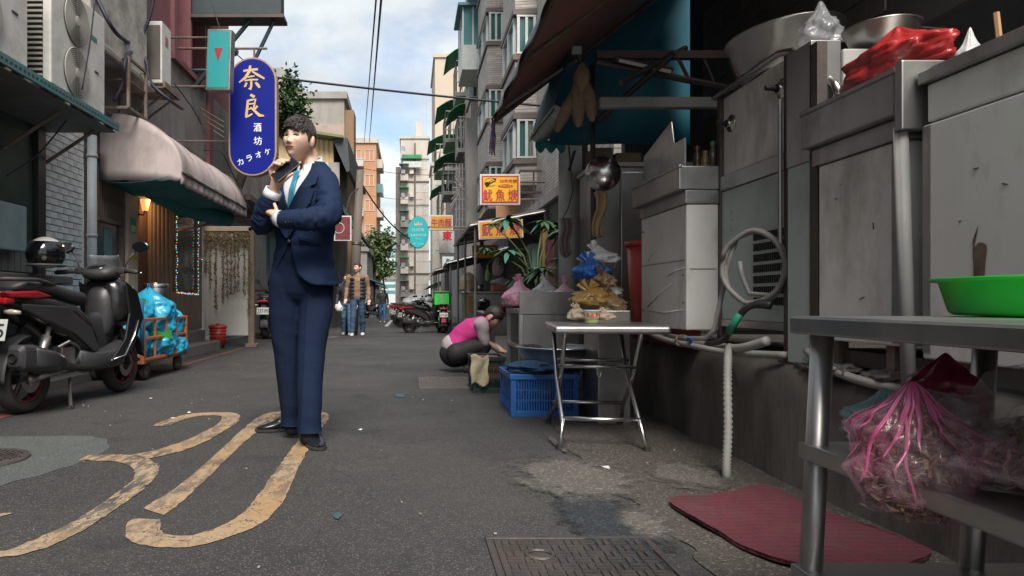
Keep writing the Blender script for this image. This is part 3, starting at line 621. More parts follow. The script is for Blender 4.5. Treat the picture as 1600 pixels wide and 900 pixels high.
# ---- air conditioners on the shelf
def ac_unit(y0, y1, fans, label):
    t = thing('air_conditioner', label, 'air conditioner', (-2.85, (y0 + y1) / 2, 2.38))
    part(t, 'case', MB().bx(-3.05, -2.70, y0, y1, 2.40, 3.25), ac_white, bev=.012)
    part(t, 'foot', MB().bx(-3.02, -2.72, y0 + .12, y0 + .18, 2.345, 2.40).bx(-3.02, -2.72, y1 - .18, y1 - .12, 2.345, 2.40), ac_dark)
    fy = y0 + (y1 - y0) * .42
    for z in fans:
        f = part(t, 'fan', MB().lathe([(0, .0), (.185, .0), (.193, .012), (.198, .012), (.198, -.01)], (-2.699, fy, z), 36, 'x'), ac_dark)
        rings = MB()
        for k in range(11): rings.lathe([(.045 + k * .0145, .010), (.052 + k * .0145, .020), (.056 + k * .0145, .010)], (-2.699, fy, z), 36, 'x')
        for k in range(8): rings.box((-2.686, fy + .12 * math.cos(k * .785), z + .12 * math.sin(k * .785)), (.006, .16, .006), (k * .785, 0, 0))
        part(f, 'guard', rings, fan_beige, smooth=True)
        part(f, 'hub', MB().lathe([(.0, .024), (.035, .022), (.05, .012)], (-2.699, fy, z), 24, 'x'), fan_beige)
    sm = bpy.data.meshes.get('ac_slat') or shared(MB().bx(-.13, .13, -.012, .004, -.008, .008), 'ac_slat', fan_beige)
    part(t, 'coil', MB().bx(-3.02, -2.76, y0 - .002, y0 + .005, 2.44, 3.16), ac_dark)
    for k in range(18): inst(t, 'slat', sm, (-2.89, y0 - .006, 2.46 + k * .04))
    part(t, 'badge', MB().bx(-2.7, -2.696, y1 - .26, y1 - .16, 2.98, 3.02), teal_metal)
    part(t, 'hand_grip', MB().bx(-2.7, -2.694, y1 - .2, y1 - .13, 2.72, 2.735), ac_dark)
    return t
ac_unit(5.14, 6.05, (2.60, 3.02), 'large pale air conditioner with two round fans on the teal shelf')
ac_unit(3.93, 4.83, (2.60, 3.02), 'pale air conditioner cut off at the upper left picture corner')
sh = thing('steel_shelf', 'rusty bracket shelf with perforated teal rail carrying the air conditioners', 'shelf', (-2.9, 5, 2.3))
rl = MB().bx(-2.62, -2.60, 2.0, 6.12, 2.28, 2.345).bx(-2.68, -2.62, 2.0, 6.12, 2.338, 2.345)
part(sh, 'rail', rl, teal_metal)
hl = MB()
for k in range(78): hl.bx(-2.6, -2.598, 2.05 + k * .052, 2.075 + k * .052, 2.305, 2.32)
part(sh, 'rail_holes', hl, black_plastic, kind='stuff')
for y in (2.6, 3.6, 4.6, 5.4, 6.0): part(sh, 'bracket', MB().bx(-3.25, -2.62, y, y + .04, 2.27, 2.335).tube([(-3.25, y + .02, 1.95), (-2.75, y + .02, 2.28)], .015, 6), rust)
part(sh, 'deck', MB().bx(-3.25, -2.63, 2.0, 6.1, 2.262, 2.27), mat('deck_dirty', (.10, .095, .09), .7, .3, (.16, .15, .14), 3, .8))
part(sh, 'back_rail', MB().bx(-2.98, -2.94, 2.0, 6.1, 2.335, 2.345), rust)
# empty cage bracket and small condenser
cg = thing('cage_bracket', 'empty rusty square cage bracket beside the air conditioner', 'bracket', (-2.95, 6.95, 2.7))
x0, x1, y0, y1, z0_, z1_ = -3.1, -2.82, 6.85, 7.3, 2.70, 3.2; c_ = MB()
for x in (x0, x1):
    for y in (y0, y1): c_.bx(x - .014, x + .014, y - .014, y + .014, z0_, z1_)
for z in (z0_, z1_):
    for y in (y0, y1): c_.bx(x0, x1, y - .012, y + .012, z - .013, z + .013)
    for x in (x0, x1): c_.bx(x - .012, x + .012, y0, y1, z - .012, z + .012)
part(cg, 'cage_frame', c_, rust)
part(cg, 'shelf_plate', MB().bx(x0, x1, y0, y1, 2.98, 2.99), rust)
sa = thing('air_conditioner', 'small narrow pale condenser with dark grille on a wall bracket', 'air conditioner', (-3, 8.05, 3.28))
part(sa, 'case', MB().bx(-3.22, -2.865, 7.9, 8.2, 3.28, 4.0), ac_white, bev=.01)
part(sa, 'grille', MB().bx(-3.05, -2.885, 7.893, 7.9, 3.33, 3.95), mat('grille_brown', (.11, .095, .085), .6))
part(sa, 'label_plate', MB().bx(-2.865, -2.862, 8.0, 8.1, 3.75, 3.86), mat('label_red', (.4, .1, .08), .5))
part(sa, 'bracket', MB().bx(-3.25, -2.8, 7.82, 8.3, 3.2, 3.22).bx(-2.82, -2.79, 7.8, 8.32, 3.2, 3.27).tube([(-3.25, 8.0, 2.9), (-2.85, 8.0, 3.2)], .014, 6).tube([(-3.25, 8.25, 2.9), (-2.85, 8.25, 3.2)], .014, 6), rust)
# ---- signs
ts = thing('light_box_sign', 'teal light box sign with a red downward triangle', 'sign', (-2.52, 9.0, 3.5))
tx = MB(); tx.bx(-2.69, -2.36, 8.97, 9.12, 3.53, 4.33)
part(ts, 'case', tx, steel_dull, bev=.008)
part(ts, 'face', MB().bx(-2.665, -2.385, 8.964, 8.97, 3.56, 4.30), mat('teal_face', (.03, .30, .31), .35, 0, (.03, .25, .26), 2))
part(ts, 'red_triangle', MB().add([(-2.585, 8.961, 4.08), (-2.47, 8.961, 4.08), (-2.527, 8.961, 3.90)], [(0, 1, 2)]), mat('tri_red', (.38, .02, .025), .5))
part(ts, 'hanger', MB().tube([(-3.25, 9.05, 3.6), (-2.69, 9.05, 3.6)], .014, 6).tube([(-3.25, 9.05, 4.25), (-2.69, 9.05, 4.25)], .014, 6), rust)
ts.rotation_euler = (0, R(2), R(-6))
bs = thing('blue_sign', 'tall rounded blue sign with gold and white Japanese lettering', 'sign', (-2.18, 9.5, 2.5))
def stadium(cx, z0, z1, w_, n=16):
    r = w_ / 2; pts = []
    for k in range(n + 1): a = math.pi * k / n; pts.append((cx + r * math.cos(a), z1 - r + r * math.sin(a)))
    for k in range(n + 1): a = math.pi + math.pi * k / n; pts.append((cx + r * math.cos(a), z0 + r + r * math.sin(a)))
    return pts
sgn_c = -2.185
part(bs, 'case', MB().prism(stadium(sgn_c, 2.50, 4.15, .67), 9.5, 9.66), mat('sign_tan', (.36, .26, .16), .5, dirt=(.18, .12, .08)), bev=.004)
part(bs, 'blue_face', MB().prism(stadium(sgn_c, 2.525, 4.125, .62), 9.494, 9.499), mat('sign_blue', (.003, .009, .21), .5, 0, (.004, .012, .17), 1.2, rv=.08, spec=.15))
def S(px, py): return P(px, py, 9.492)
gold = mat('sign_gold', (.64, .44, .18), .5); lwhite = mat('sign_white', (.72, .74, .80), .5)
# zoom: x=350+zx*90/405, y=80+zy*200/900
zs = lambda a, b: S(350 + a * 90 / 405, 80 + b * 200 / 900)
def brush(mb, strokes, yo=0):                 # brush strokes as tapering flat ribbons
    for si, st in enumerate(strokes):
        pts = [zs(a, b) - Vector((0, .0012 * si, 0)) for a, b, _ in st]; ws = [c * 90 / 405 / FX * 9.5 * .5 for *_, c in st]
        L_, R_ = [], []
        for i, p in enumerate(pts):
            d = (pts[min(i + 1, len(pts) - 1)] - pts[max(i - 1, 0)]); d = Vector((d.x, 0, d.z)).normalized(); n = Vector((-d.z, 0, d.x))
            L_.append(p + n * ws[i]); R_.append(p - n * ws[i])
        k = len(pts); mb.add(L_ + R_, [(i, i + 1, k + i + 1, k + i) for i in range(k - 1)])
gm = MB()
brush(gm, [[(135, 138, 14), (190, 130, 16), (238, 126, 16)], [(185, 100, 16), (178, 140, 20), (150, 185, 20), (105, 220, 10)], [(195, 140, 10), (235, 165, 18), (285, 193, 12)],
           [(165, 182, 10), (200, 176, 11), (215, 174, 9)], [(145, 208, 11), (185, 200, 12), (240, 200, 11)], [(192, 205, 14), (192, 245, 16), (185, 268, 18), (172, 262, 8)], [(160, 222, 14), (150, 245, 16), (142, 252, 9)], [(222, 220, 14), (240, 240, 22), (252, 258, 14)]])
brush(gm, [[(185, 305, 18), (215, 322, 20)], [(160, 350, 14), (190, 342, 14), (222, 338, 14), (214, 372, 13), (208, 402, 10)], [(168, 345, 16), (163, 400, 18), (155, 462, 18)], [(168, 372, 10), (210, 368, 10)], [(165, 408, 10), (208, 402, 10)], [(150, 465, 14), (180, 452, 14), (200, 440, 9)], [(235, 385, 16), (212, 415, 13)], [(185, 395, 9), (215, 420, 16), (250, 452, 22), (282, 455, 10)]])
part(bs, 'gold_lettering', gm, gold)
wm_ = MB()
put_text(wm_, '酒', zs(235, 535), .118 * .9, .118, bold=.022); put_text(wm_, '坊', zs(238, 630), .118 * .95, .112, bold=.022)
for ch, (a, b) in zip('カラオケ', ((115, 778), (178, 752), (242, 727), (306, 706))): put_text(wm_, ch, zs(a, b), .078, .082, bold=.03, ang=.33)
part(bs, 'white_lettering', wm_, lwhite)
part(bs, 'hanger', MB().tube([(-3.25, 9.58, 4.3), (-2.0, 9.58, 4.3)], .018, 8).tube([(-2.18, 9.58, 4.15), (-2.18, 9.58, 4.3)], .014, 6).tube([(-2.5, 9.58, 3.0), (-3.25, 9.58, 3.0)], .014, 6), rust)
# dark ledge and braces above the sign
ld = thing('overhanging_box', 'dark blue-black overhanging roof box with pipe braces above the blue sign', 'roof box', (-2.6, 10.4, 4.9))
part(ld, 'box', MB().bx(-3.2, -1.88, 10, 10.25, 4.95, 6.5), mat('ledge_navy', (.02, .035, .045), .6), bev=.02)
part(ld, 'soffit_lip', MB().bx(-3.2, -1.84, 9.96, 10.29, 4.9, 4.95), iron)
part(ld, 'brace', MB().tube([(-3.2, 10.1, 3.9), (-2.35, 10.1, 4.92)], .035, 8).tube([(-2.35, 10.1, 4.2), (-2.0, 10.1, 4.92)], .03, 8).tube([(-3.25, 10.2, 4.2), (-2.0, 10.2, 4.2)], .03, 8), mat('brace_blue', (.03, .06, .07), .5, .3))
part(ld, 'flood_lamp', MB().lathe([(0, 0), (.05, 0), (.07, .12), (0, .12)], (-2.6, 10.0, 4.45), 14, 'y'), steel_dull)
# ---- red wheeled basket
rbn = thing('basket_bin', 'small red perforated wheeled basket bin with lid by the step', 'bin', (-3.06, 10.9, 0))
red_pl = mat('red_plastic', (.48, .05, .035), .4, 0, (.40, .04, .03), 4)
part(rbn, 'tub', MB().lathe([(0, .06), (.12, .06), (.135, .34), (.13, .34), (.115, .07)], (-3.06, 10.9, 0), 26), red_pl, smooth=True)
part(rbn, 'lid', MB().lathe([(.148, .335), (.148, .36), (.10, .38), (.03, .385), (.025, .4), (0, .4)], (-3.06, 10.9, 0), 26), red_pl, smooth=True)
hm = MB()
for r in range(4):
    for k in range(13):
        a = math.pi + (k + .5 * (r % 2)) * math.pi / 13; hm.box((-3.06 + .1305 * math.cos(a), 10.9 + .1305 * math.sin(a), .13 + r * .05), (.004, .018, .022), (0, 0, a))
part(rbn, 'holes', hm, mat('bin_hole', (.13, .012, .01), .7), kind='stuff')
for k in range(4):
    a = .8 + k * 1.57; part(rbn, 'castor', MB().lathe([(0, -.01), (.028, -.01), (.028, .01), (0, .01)], (-3.06 + .1 * math.cos(a), 10.9 + .1 * math.sin(a), .03), 12, 'x').bx(-3.065 + .1 * math.cos(a), -3.055 + .1 * math.cos(a), 10.89 + .1 * math.sin(a), 10.91 + .1 * math.sin(a), .03, .07), black_plastic)
# ---- orange trolley and blue bags
org = mat('orange_paint', (.48, .16, .055), .5, 0, (.35, .10, .04), 6, dirt=(.12, .07, .05), damt=.6)
bluep = mat('blue_handle', (.03, .14, .36), .4, 0, (.03, .1, .25), 6)
tr = thing('trolley', 'orange tube-frame trolley with blue push handle holding blue bags', 'trolley', (-2.8, 7.0, 0))
x0, x1, y0, y1 = -3.06, -2.50, 6.40, 7.62
for x in (x0, x1):
    f = MB()
    for z in (.58, .40, .20): f.box((x, (y0 + y1) / 2, z), (.03, y1 - y0, .03))
    part(tr, 'side_rails', f, org, bev=.006)
    for k in range(5):
        w_ = .05 if k in (0, 4) else .028; part(tr, 'upright', MB().box((x, y0 + (y1 - y0) * k / 4, .38), (w_ * .7, w_, .43)), org, bev=.005)
part(tr, 'end_rails', MB().box((x0 / 2 + x1 / 2, y1, .58), (x1 - x0, .03, .03)).box((x0 / 2 + x1 / 2, y1, .38), (x1 - x0, .03, .03)).box((x0 / 2 + x1 / 2, y0, .24), (x1 - x0, .03, .03)), org, bev=.005)
part(tr, 'deck', MB().bx(x0, x1, y0, y1, .165, .19), org)
part(tr, 'push_handle', MB().tube([(x0, y0 - .02, .3), (x0, y0 - .03, .72), (x0 + .05, y0 - .04, .81), (x0 + .12, y0 - .04, .84), (x1 - .12, y0 - .04, .84), (x1 - .05, y0 - .04, .81), (x1, y0 - .03, .72), (x1, y0 - .02, .3)], .02, 10), bluep, smooth=True)
for x in (x0 + .06, x1 - .04):
    for y in (y0 + .14, y1 - .16):
        wv = part(tr, 'wheel', MB().lathe([(.045, -.02), (.085, -.022), (.095, -.012), (.095, .012), (.085, .022), (.045, .02)], (x, y, .095), 24, 'x'), rubber, smooth=True)
        part(wv, 'hub', MB().lathe([(0, -.023), (.05, -.018), (.05, .018), (0, .023)], (x, y, .095), 16, 'x'), rust)
        part(wv, 'fork', MB().bx(x - .03, x - .025, y - .02, y + .02, .09, .17).bx(x + .025, x + .03, y - .02, y + .02, .09, .17), iron)
def bag(mb, c, r, seed, n=20, crumple=.16, knot=.35, top=(0, 0, 1)):
    n = int(n * 1.7); f = bag_fn(c, r, seed, crumple, knot)
    mb.grid(f, n * 2, n, cu=True)
    return mb
def bag_fn(c, r, seed, crumple=.16, knot=.35):
    # a tied plastic bag: sagging lumpy volume with radial pleats rising to a knot
    c = Vector(c); r = Vector(r)
    def f(u, v):
        a = 2 * math.pi * u; b = math.pi * (min(max(v, .003), .997) - .5); d = Vector((math.cos(b) * math.cos(a), math.cos(b) * math.sin(a), math.sin(b)))
        k = 1 + crumple * 1.3 * nz(d, 1.6, seed) + crumple * .9 * abs(nz(d, 3.7, seed + 9)) + crumple * .55 * (.5 - abs(nz((d.x * 1.6, d.y * 1.6, d.z * .7), 6, seed + 3))) + crumple * .35 * (.5 - abs(nz((d.x * 1.4, d.y * 1.4, d.z), 13, seed + 5)))
        z = d.z
        if knot and z > .55:
            tt = (z - .55) / .45; k *= 1 - .55 * tt; pl = 1 + .10 * math.sin(a * 9 + seed) * tt
            q = Vector((d.x * r.x * k * pl, d.y * r.y * k * pl, d.z * r.z + tt ** 2.5 * knot * r.z)); return c + q
        if z < -.5: z = -.5 + (z + .5) * .35
        return c + Vector((d.x * r.x * k, d.y * r.y * k, z * r.z * (1 + .1 * nz(d, 3, seed))))
    return f
def ears(mb, c, s, seed, n=2):                     # the tied loose ends of a bag
    c = Vector(c); rr = random.Random(seed)
    for k in range(n):
        a = k * 2.9 + seed; d = Vector((math.cos(a) * .8, math.sin(a) * .8, 1)).normalized(); sd_ = d.cross(Vector((math.sin(a), -math.cos(a), .4))).normalized()
        mb.grid(lambda u, v: c + d * (s * u) + sd_ * ((v - .5) * s * (.25 + .8 * u)) + d.cross(sd_) * (.16 * s * math.sin(v * 11 + seed) * u), 6, 10)
    return mb
def bagmat(name, c, c2, rough=.32, alpha=1, trans=0): return mat(name, c, rough, 0, c2, 9, .7, bump=.6, bsc=14, alpha=alpha, trans=trans, spec=.6)
blue_bag = bagmat('blue_bag', (.03, .36, .55), (.02, .27, .45))
for i, (x, y, z, r, lab) in enumerate(((-2.78, 6.62, .38, (.24, .22, .26), 'blue rubbish bag nearest the trolley handle at the bottom'), (-2.86, 6.75, .68, (.26, .24, .26), 'tall blue rubbish bag with green print at the trolley handle'), (-2.72, 7.12, .64, (.25, .25, .28), 'big blue rubbish bag on top in the middle of the trolley'), (-2.66, 7.10, .36, (.2, .26, .2), 'blue rubbish bag under the middle one in the trolley'), (-2.75, 7.50, .55, (.22, .2, .26), 'blue rubbish bag at the far end of the trolley'), (-2.62, 7.42, .32, (.16, .2, .17), 'small blue rubbish bag bulging through the far rails'))):
    t = thing('rubbish_bag', lab, 'bag', (x, y, z - r[2] * .7), 'blue bags on the trolley')
    part(t, 'sack', bag(MB(), (x, y, z - .05), r, i * 3.1, 22, .26, .12), blue_bag, smooth=True)
    if i in (1, 3):
        part(t, 'green_print', bag(MB(), (x + .012, y - .012, z), tuple(q * .4 for q in r), i, 10, .05, 0), blue_bag, smooth=True) if 0 else None
        gp = MB(); gp.grid(lambda u, v: Vector((x, y, z)) + Vector((r[0] * 1.14 * math.cos(-1.2 + u * .9), r[1] * 1.14 * math.sin(-1.2 + u * .9), (v - .5) * .09 + .05 + .01 * math.sin(u * 9))), 10, 3)
        part(t, 'green_print', gp, mat('print_green', (.05, .38, .06), .4), smooth=True)
    part(t, 'tied_ends', ears(MB(), (x, y, z - .05 + r[2] * 1.02), .06, i), blue_bag, smooth=True)
# ================================================================== RIGHT SIDE: the street-food stall
conc_dark = mat('conc_dark', (.165, .145, .128), .9, 0, (.075, .066, .058), 2.2, .7, stretch=(1, 1, .35), bump=.6, bsc=16, dirt=(.035, .032, .03), dsc=2.5, damt=.8)
teal_white = mat('teal_white', (.42, .50, .48), .5, 0, (.36, .43, .41), 1.5, dirt=(.2, .18, .15), dsc=3.5, damt=.45)
hose_grey = mat('hose_grey', (.27, .26, .25), .55, 0, (.20, .19, .18), 6)
tarp_brown = mat('tarp_brown', (.34, .165, .135), .75, 0, (.26, .125, .105), 2, .6, bump=.15, bsc=14)
tarp_teal = mat('tarp_teal', (.010, .14, .21), .7, 0, (.008, .10, .155), 2, .6, bump=.1, bsc=10)
tarp_grey = mat('tarp_grey', (.16, .18, .20), .7, 0, (.10, .115, .13), 4, .6)
# ---- low concrete wall the stall stands on
lw = thing('low_wall', 'low stained concrete wall under the stall with a broken top edge', 'wall', (1.6, 2, 0))
def lwf(u, v):
    y = -3 + 8.3 * u; prof = [(1.57, -.02), (1.575, .12), (1.57, .24), (1.575, .36), (1.575, .45), (1.61, .50), (1.75, .505), (2.2, .50), (2.95, .50)]
    x, z = prof[round(v * 8)]
    return (x + .03 * nz((y, z, 1), 1.7) + .012 * nz((y, z, 1), 9), y, z + (.02 * nz((y, x, 4), 4) if z > .4 else 0) - (.05 if z > .42 and x < 1.65 and 2.2 < y < 2.75 else 0))
part(lw, 'face', MB().grid(lwf, 160, 8), conc_dark, smooth=True)
part(lw, 'end_face', MB().bx(1.62, 2.95, 5.2, 5.32, 0, .49), conc_dark)
rc = MB()
for i in range(16):
    y = random.uniform(2.2, 3.0); s = random.uniform(.02, .05); rc.ball((1.6 + random.uniform(0, .06), y, .49 + s * .2), (s, s * 1.6, s * .5), 9, lambda d, i=i: 1 + .5 * nz(d, 2, i) + .25 * nz(d, 5, i))
part(lw, 'broken_coping', rc, conc_dark, kind='stuff')
# ---- the building behind the stall
rbd = thing('stall_building', 'dark tiled building wall rising behind the food stall', 'building', (2.9, 2, 0))
part(rbd, 'wall', MB().bx(2.95, 3.6, -1, 8.2, 0, 4.4).bx(2.3, 2.36, 1.0, 5.6, 2.0, 3.4), wall_dark)
tl = shared(MB().box((0, 0, 0), (.012, .114, .114)), 'wall_tile', mat('tile_dark', (.10, .095, .092), .45, 0, (.07, .067, .065), 3))
for i in range(17):
    for j in range(7): inst(rbd, 'tile', tl, (2.296, 3.35 + i * .12, 2.22 + j * .12))
part(rbd, 'back_partition', MB().bx(2.0, 2.95, 6.35, 6.45, 0, 2.6), wall_dark)
# ---- awnings
ba = thing('tarpaulin_awning', 'brown tarpaulin awning with grey valance sloping over the stall', 'awning', (1.4, 3, 2.3))
def bf(u, v):
    y = 2.2 + 3.55 * u; x = .7 + 1.6 * v
    return (x, y, 2.29 + .78 * (x - .7) - .05 * math.sin(v * math.pi) + .02 * math.sin(y * 2.3) * math.sin(v * math.pi))
part(ba, 'sheet', MB().grid(bf, 60, 14), tarp_brown, smooth=True, solid=.004)
def vf(u, v):
    y = 2.2 + 3.55 * u; k = v
    return (.7 - .03 * k + .012 * math.sin(y * 9) * k, y, 2.30 - .11 * k + .02 * abs(math.sin(y * 5)) * k + .012 * nz((y, 0, 0), 4) * k)
part(ba, 'valance', MB().grid(vf, 220, 4), tarp_grey, smooth=True, solid=.003)
part(ba, 'edge_pipe', MB().tube([(.72, 2.2, 2.275), (.72, 5.75, 2.275)], .016, 8).tube([(.72, 5.72, 2.27), (2.25, 5.72, 3.43)], .018, 8).tube([(.72, 4.3, 2.26), (2.25, 4.3, 3.42)], .018, 8), rust)
part(ba, 'pull_rod', MB().tube([(1.22, 5.0, 2.52), (.76, 5.4, 2.30)], .016, 8).box((1.2, 4.95, 2.56), (.07, .1, .06)).tube([(1.22, 4.95, 2.55), (1.27, 4.9, 2.38)], .022, 8), steel_dull)
part(ba, 'tip_cloth', MB().grid(lambda u, v: (.70 + .05 * (u - .5), 5.76 + .03 * math.sin(v * 9), 2.28 - .28 * v + .02 * math.sin(u * 12)), 6, 8), mat('faded_print', (.30, .20, .24), .8, 0, (.10, .14, .26), 14, .9), smooth=True, solid=.003)
ta = thing('teal_tarpaulin', 'teal blue tarpaulin roof behind the brown awning', 'awning', (1.5, 5, 2.2))
tp = [(1.03, 2.13), (1.10, 2.38), (1.2, 2.66), (1.5, 2.95), (2.0, 3.35), (2.4, 3.6)]
def tf(u, v):
    y = 4.9 + .95 * u; k = v * 5; i = min(4, int(k)); f = k - i; a, b = tp[i], tp[i + 1]
    return (a[0] + (b[0] - a[0]) * f, y, a[1] + (b[1] - a[1]) * f + .012 * math.sin(y * 6))
part(ta, 'sheet', MB().grid(tf, 24, 20), tarp_teal, smooth=True, solid=.004)
part(ta, 'back_curtain', MB().grid(lambda u, v: (1.2 + 1.75 * u, 5.85 + .02 * math.sin(u * 14), 2.1 + min(1.7, .58 + 4.4 * u) * v), 30, 6), tarp_teal, smooth=True, solid=.004)
part(ta, 'scalloped_hem', MB().grid(lambda u, v: (1.08 + .26 * u, 5.87, 2.14 - (.06 + .05 * abs(math.sin(u * 9))) * v), 24, 3), mat('hem_teal', (.02, .26, .27), .7), smooth=True, solid=.003)
part(ta, 'eaves_gutter', MB().grid(lambda u, v: (1.03 + .19 * v, 4.85 + 1.0 * u, 2.16 - .055 * math.sin(v * 3.14) + .02 * v), 6, 8), steel_dull, smooth=True, solid=.012)
part(ta, 'cross_beam', MB().bx(1.25, 2.05, 4.48, 4.54, 2.03, 2.10), mat('beam_grey', (.32, .31, .30), .6, 0, (.2, .19, .18), 4, dirt=(.1, .08, .07)), bev=.006)
tb = MB().bx(1.25, 2.3, 4.55, 4.60, 2.38, 2.43)
tb.tube([(1.25, 4.57, 2.36), (2.3, 4.57, 2.15)], .022, 6)
for k in range(5): tb.tube([(1.45 + k * .17, 4.57, 2.40), (1.53 + k * .17, 4.57, 2.30 - .03 * k)], .012, 6)
tb.tube([(1.3, 4.2, 2.1), (1.9, 4.7, 2.5)], .02, 6).tube([(1.35, 4.9, 2.05), (1.7, 4.4, 2.35)], .02, 6)
part(ta, 'roof_truss', tb, iron)
fl_ = thing('tube_lamp', 'unlit white tube lamp under the teal tarpaulin truss', 'lamp', (1.55, 4.5, 2.28))
part(fl_, 'tube', MB().tube([(1.38, 4.5, 2.345), (1.72, 4.5, 2.27)], .012, 8), mat('lamp_white', (.6, .6, .58), .4)); part(fl_, 'batten', MB().tube([(1.36, 4.51, 2.365), (1.74, 4.51, 2.285)], .016, 6), iron)
# ---- stainless end panel, wood post, pole
ep = thing('sheet_metal_screen', 'tall stained stainless end panel of the stall left of the hanging bowl', 'panel', (1.39, 5.9, 0))
part(ep, 'sheet', MB().bx(1.285, 1.49, 5.88, 5.90, 0, 2.3), steel_dull, bev=.003)
part(ep, 'edge_strip', MB().bx(1.49, 1.53, 5.86, 5.92, 0, 2.3), mat('edge_wood', (.15, .10, .07), .8))
part(ep, 'return_sheet', MB().bx(1.53, 2.0, 5.93, 5.95, 0, 2.0), steel_dull)
part(ep, 'cord', MB().tube([(1.37, 5.86, 2.1), (1.40, 5.86, 1.7), (1.36, 5.86, 1.55), (1.31, 5.86, 1.46), (1.32, 5.86, 1.3)], .004, 5).tube([(1.42, 5.86, 2.05), (1.37, 5.86, 1.88)], .01, 5), black_plastic)
single('hanging_rag', MB().grid(lambda u, v: (1.30 + .08 * u + .012 * math.sin(v * 7), 5.85 - .012 * math.sin(u * 14), 1.47 - .34 * v * (1 - .2 * abs(u - .5))), 14, 14), mat('rag_grey', (.26, .23, .21), .9, 0, (.19, .17, .155), 8), 'grey rag hanging on the stainless end panel', 'rag', smooth=True, solid=.006)
pl_ = thing('steel_pole', 'dark upright pole holding the teal roof beside the hanging bowl', 'pole', (1.31, 4.9, .0))
part(pl_, 'tube', MB().tube([(1.33, 4.9, 0), (1.31, 4.9, 2.45)], .02, 10), iron, smooth=True)
part(pl_, 'clamp', MB().box((1.31, 4.9, 2.1), (.06, .06, .05)), rust)
# gourds
gm_ = mat('loofah', (.24, .165, .11), .9, 0, (.165, .11, .075), 14, .7, bump=.8, bsc=40)
for i, (a, b, ln, wd_, an, lab) in enumerate(((885, 172, 66, 19, -.42, 'leftmost hanging dried loofah gourd, leaning out from the bunch'), (903, 160, 66, 24, .03, 'longest dried loofah gourd at the front of the bunch'), (921, 158, 54, 22, .16, 'right dried loofah gourd of the hanging bunch'), (909, 121, 32, 26, .0, 'short round dried gourd at the top of the bunch'))):
    c = P(a, b, 4.6 - .02 * i); s = 4.6 / FX; t = thing('dried_gourd', lab, 'gourd', (c.x, c.y, c.z - ln * s / 2), 'dried gourds hanging from the roof')
    d = Vector((math.sin(an), 0, -math.cos(an))); pts = [c + d * (ln * s * (k / 10 - .5)) for k in range(11)]; rr = [wd_ * s * .5 * (math.sin(math.pi * (.08 + .84 * k / 10)) ** .55) * (1 + .06 * math.sin(k * 2 + i)) for k in range(11)]
    part(t, 'flesh', MB().limb(pts, rr, 14), gm_, smooth=True); part(t, 'string', MB().tube([pts[0], P(909, 105, 4.6), P(909, 85, 4.6)], .003, 4), iron)
# hanging bowl and paper strips
c = P(940, 273, 4.7); hb = thing('hanging_bowl', 'round stainless bowl hung against the dark pole', 'bowl', tuple(c))
rot = Vector((.28, .9, .22)).to_track_quat('Z', 'Y').to_matrix()
part(hb, 'shell', MB().lathe([(.0, .0), (.03, .001), (.07, .018), (.1, .05), (.118, .095), (.121, .1), (.116, .098), (.098, .052), (.068, .022), (0, .005)], c + Vector((-.01, -.06, -.01)), 32, rot=rot), steel_bright, smooth=True)
part(hb, 'hook', MB().tube([c + Vector((.05, .06, .1)), c + Vector((.03, .08, .16))], .006, 6), iron)
pb_ = MB(); c = P(940, 300, 4.68)
pb_.grid(lambda u, v: c + Vector((-.03 + (.08 - .025 * v) * (u - .3) + .015 * math.sin(v * 6), -.015 * math.sin(u * 9 + v * 4), -.31 * v)), 12, 16)
single('paper_strip', pb_, mat('kraft', (.36, .235, .13), .85, 0, (.26, .165, .09), 5, bump=.4, bsc=20), 'crumpled brown paper bag hanging below the steel bowl', 'paper bag', smooth=True, solid=.012)
# ---- stainless cabinet behind
cb = thing('steel_cabinet', 'tall stainless double-door cabinet standing behind the red bin', 'cabinet', (1.6, 5.3, .5))
part(cb, 'carcass', MB().bx(1.42, 2.3, 5.2, 5.7, .5, 1.78), steel_dull, bev=.005)
for a, b in ((1.425, 1.60), (1.607, 1.78), (1.787, 2.29)):
    d = part(cb, 'door', MB().bx(a, b, 5.185, 5.2, .52, 1.74), steel_dull, bev=.006)
    part(d, 'handle', MB().box(((b - .03), 5.175, 1.05), (.025, .015, .09)), steel)
part(cb, 'top_edge', MB().bx(1.40, 2.32, 5.17, 5.72, 1.78, 1.81), mat('pale_edge', (.4, .41, .4), .5))
for x, w_, h_, lab in ((1.50, .16, .14, 'squat brown cardboard box at the left end of the cabinet top'), (1.70, .2, .10, 'flat brown cardboard box beside the slanted steel sheet')):
    single('cardboard_box', MB().box((x, 5.4, 1.81 + h_ / 2), (w_, .2, h_)), mat('cardboard', (.17, .12, .085), .9), lab, 'box', bev=.006)
# ---- tall red bin
rbk = thing('red_bin', 'tall red plastic bin tucked behind the white cart', 'bin', (1.64, 4.62, .5))
part(rbk, 'tub', MB().lathe([(0, .0), (.125, 0), (.165, .64), (.16, .64), (.12, .01)], (1.64, 4.62, .5), 30), mat('red_tub', (.45, .055, .035), .4, 0, (.38, .04, .03), 3), smooth=True)
part(rbk, 'rim', MB().lathe([(.165, .63), (.178, .63), (.178, .66), (.158, .66), (.158, .63)], (1.64, 4.62, .5), 30), mat('red_tub', (.45,) * 3), smooth=True)
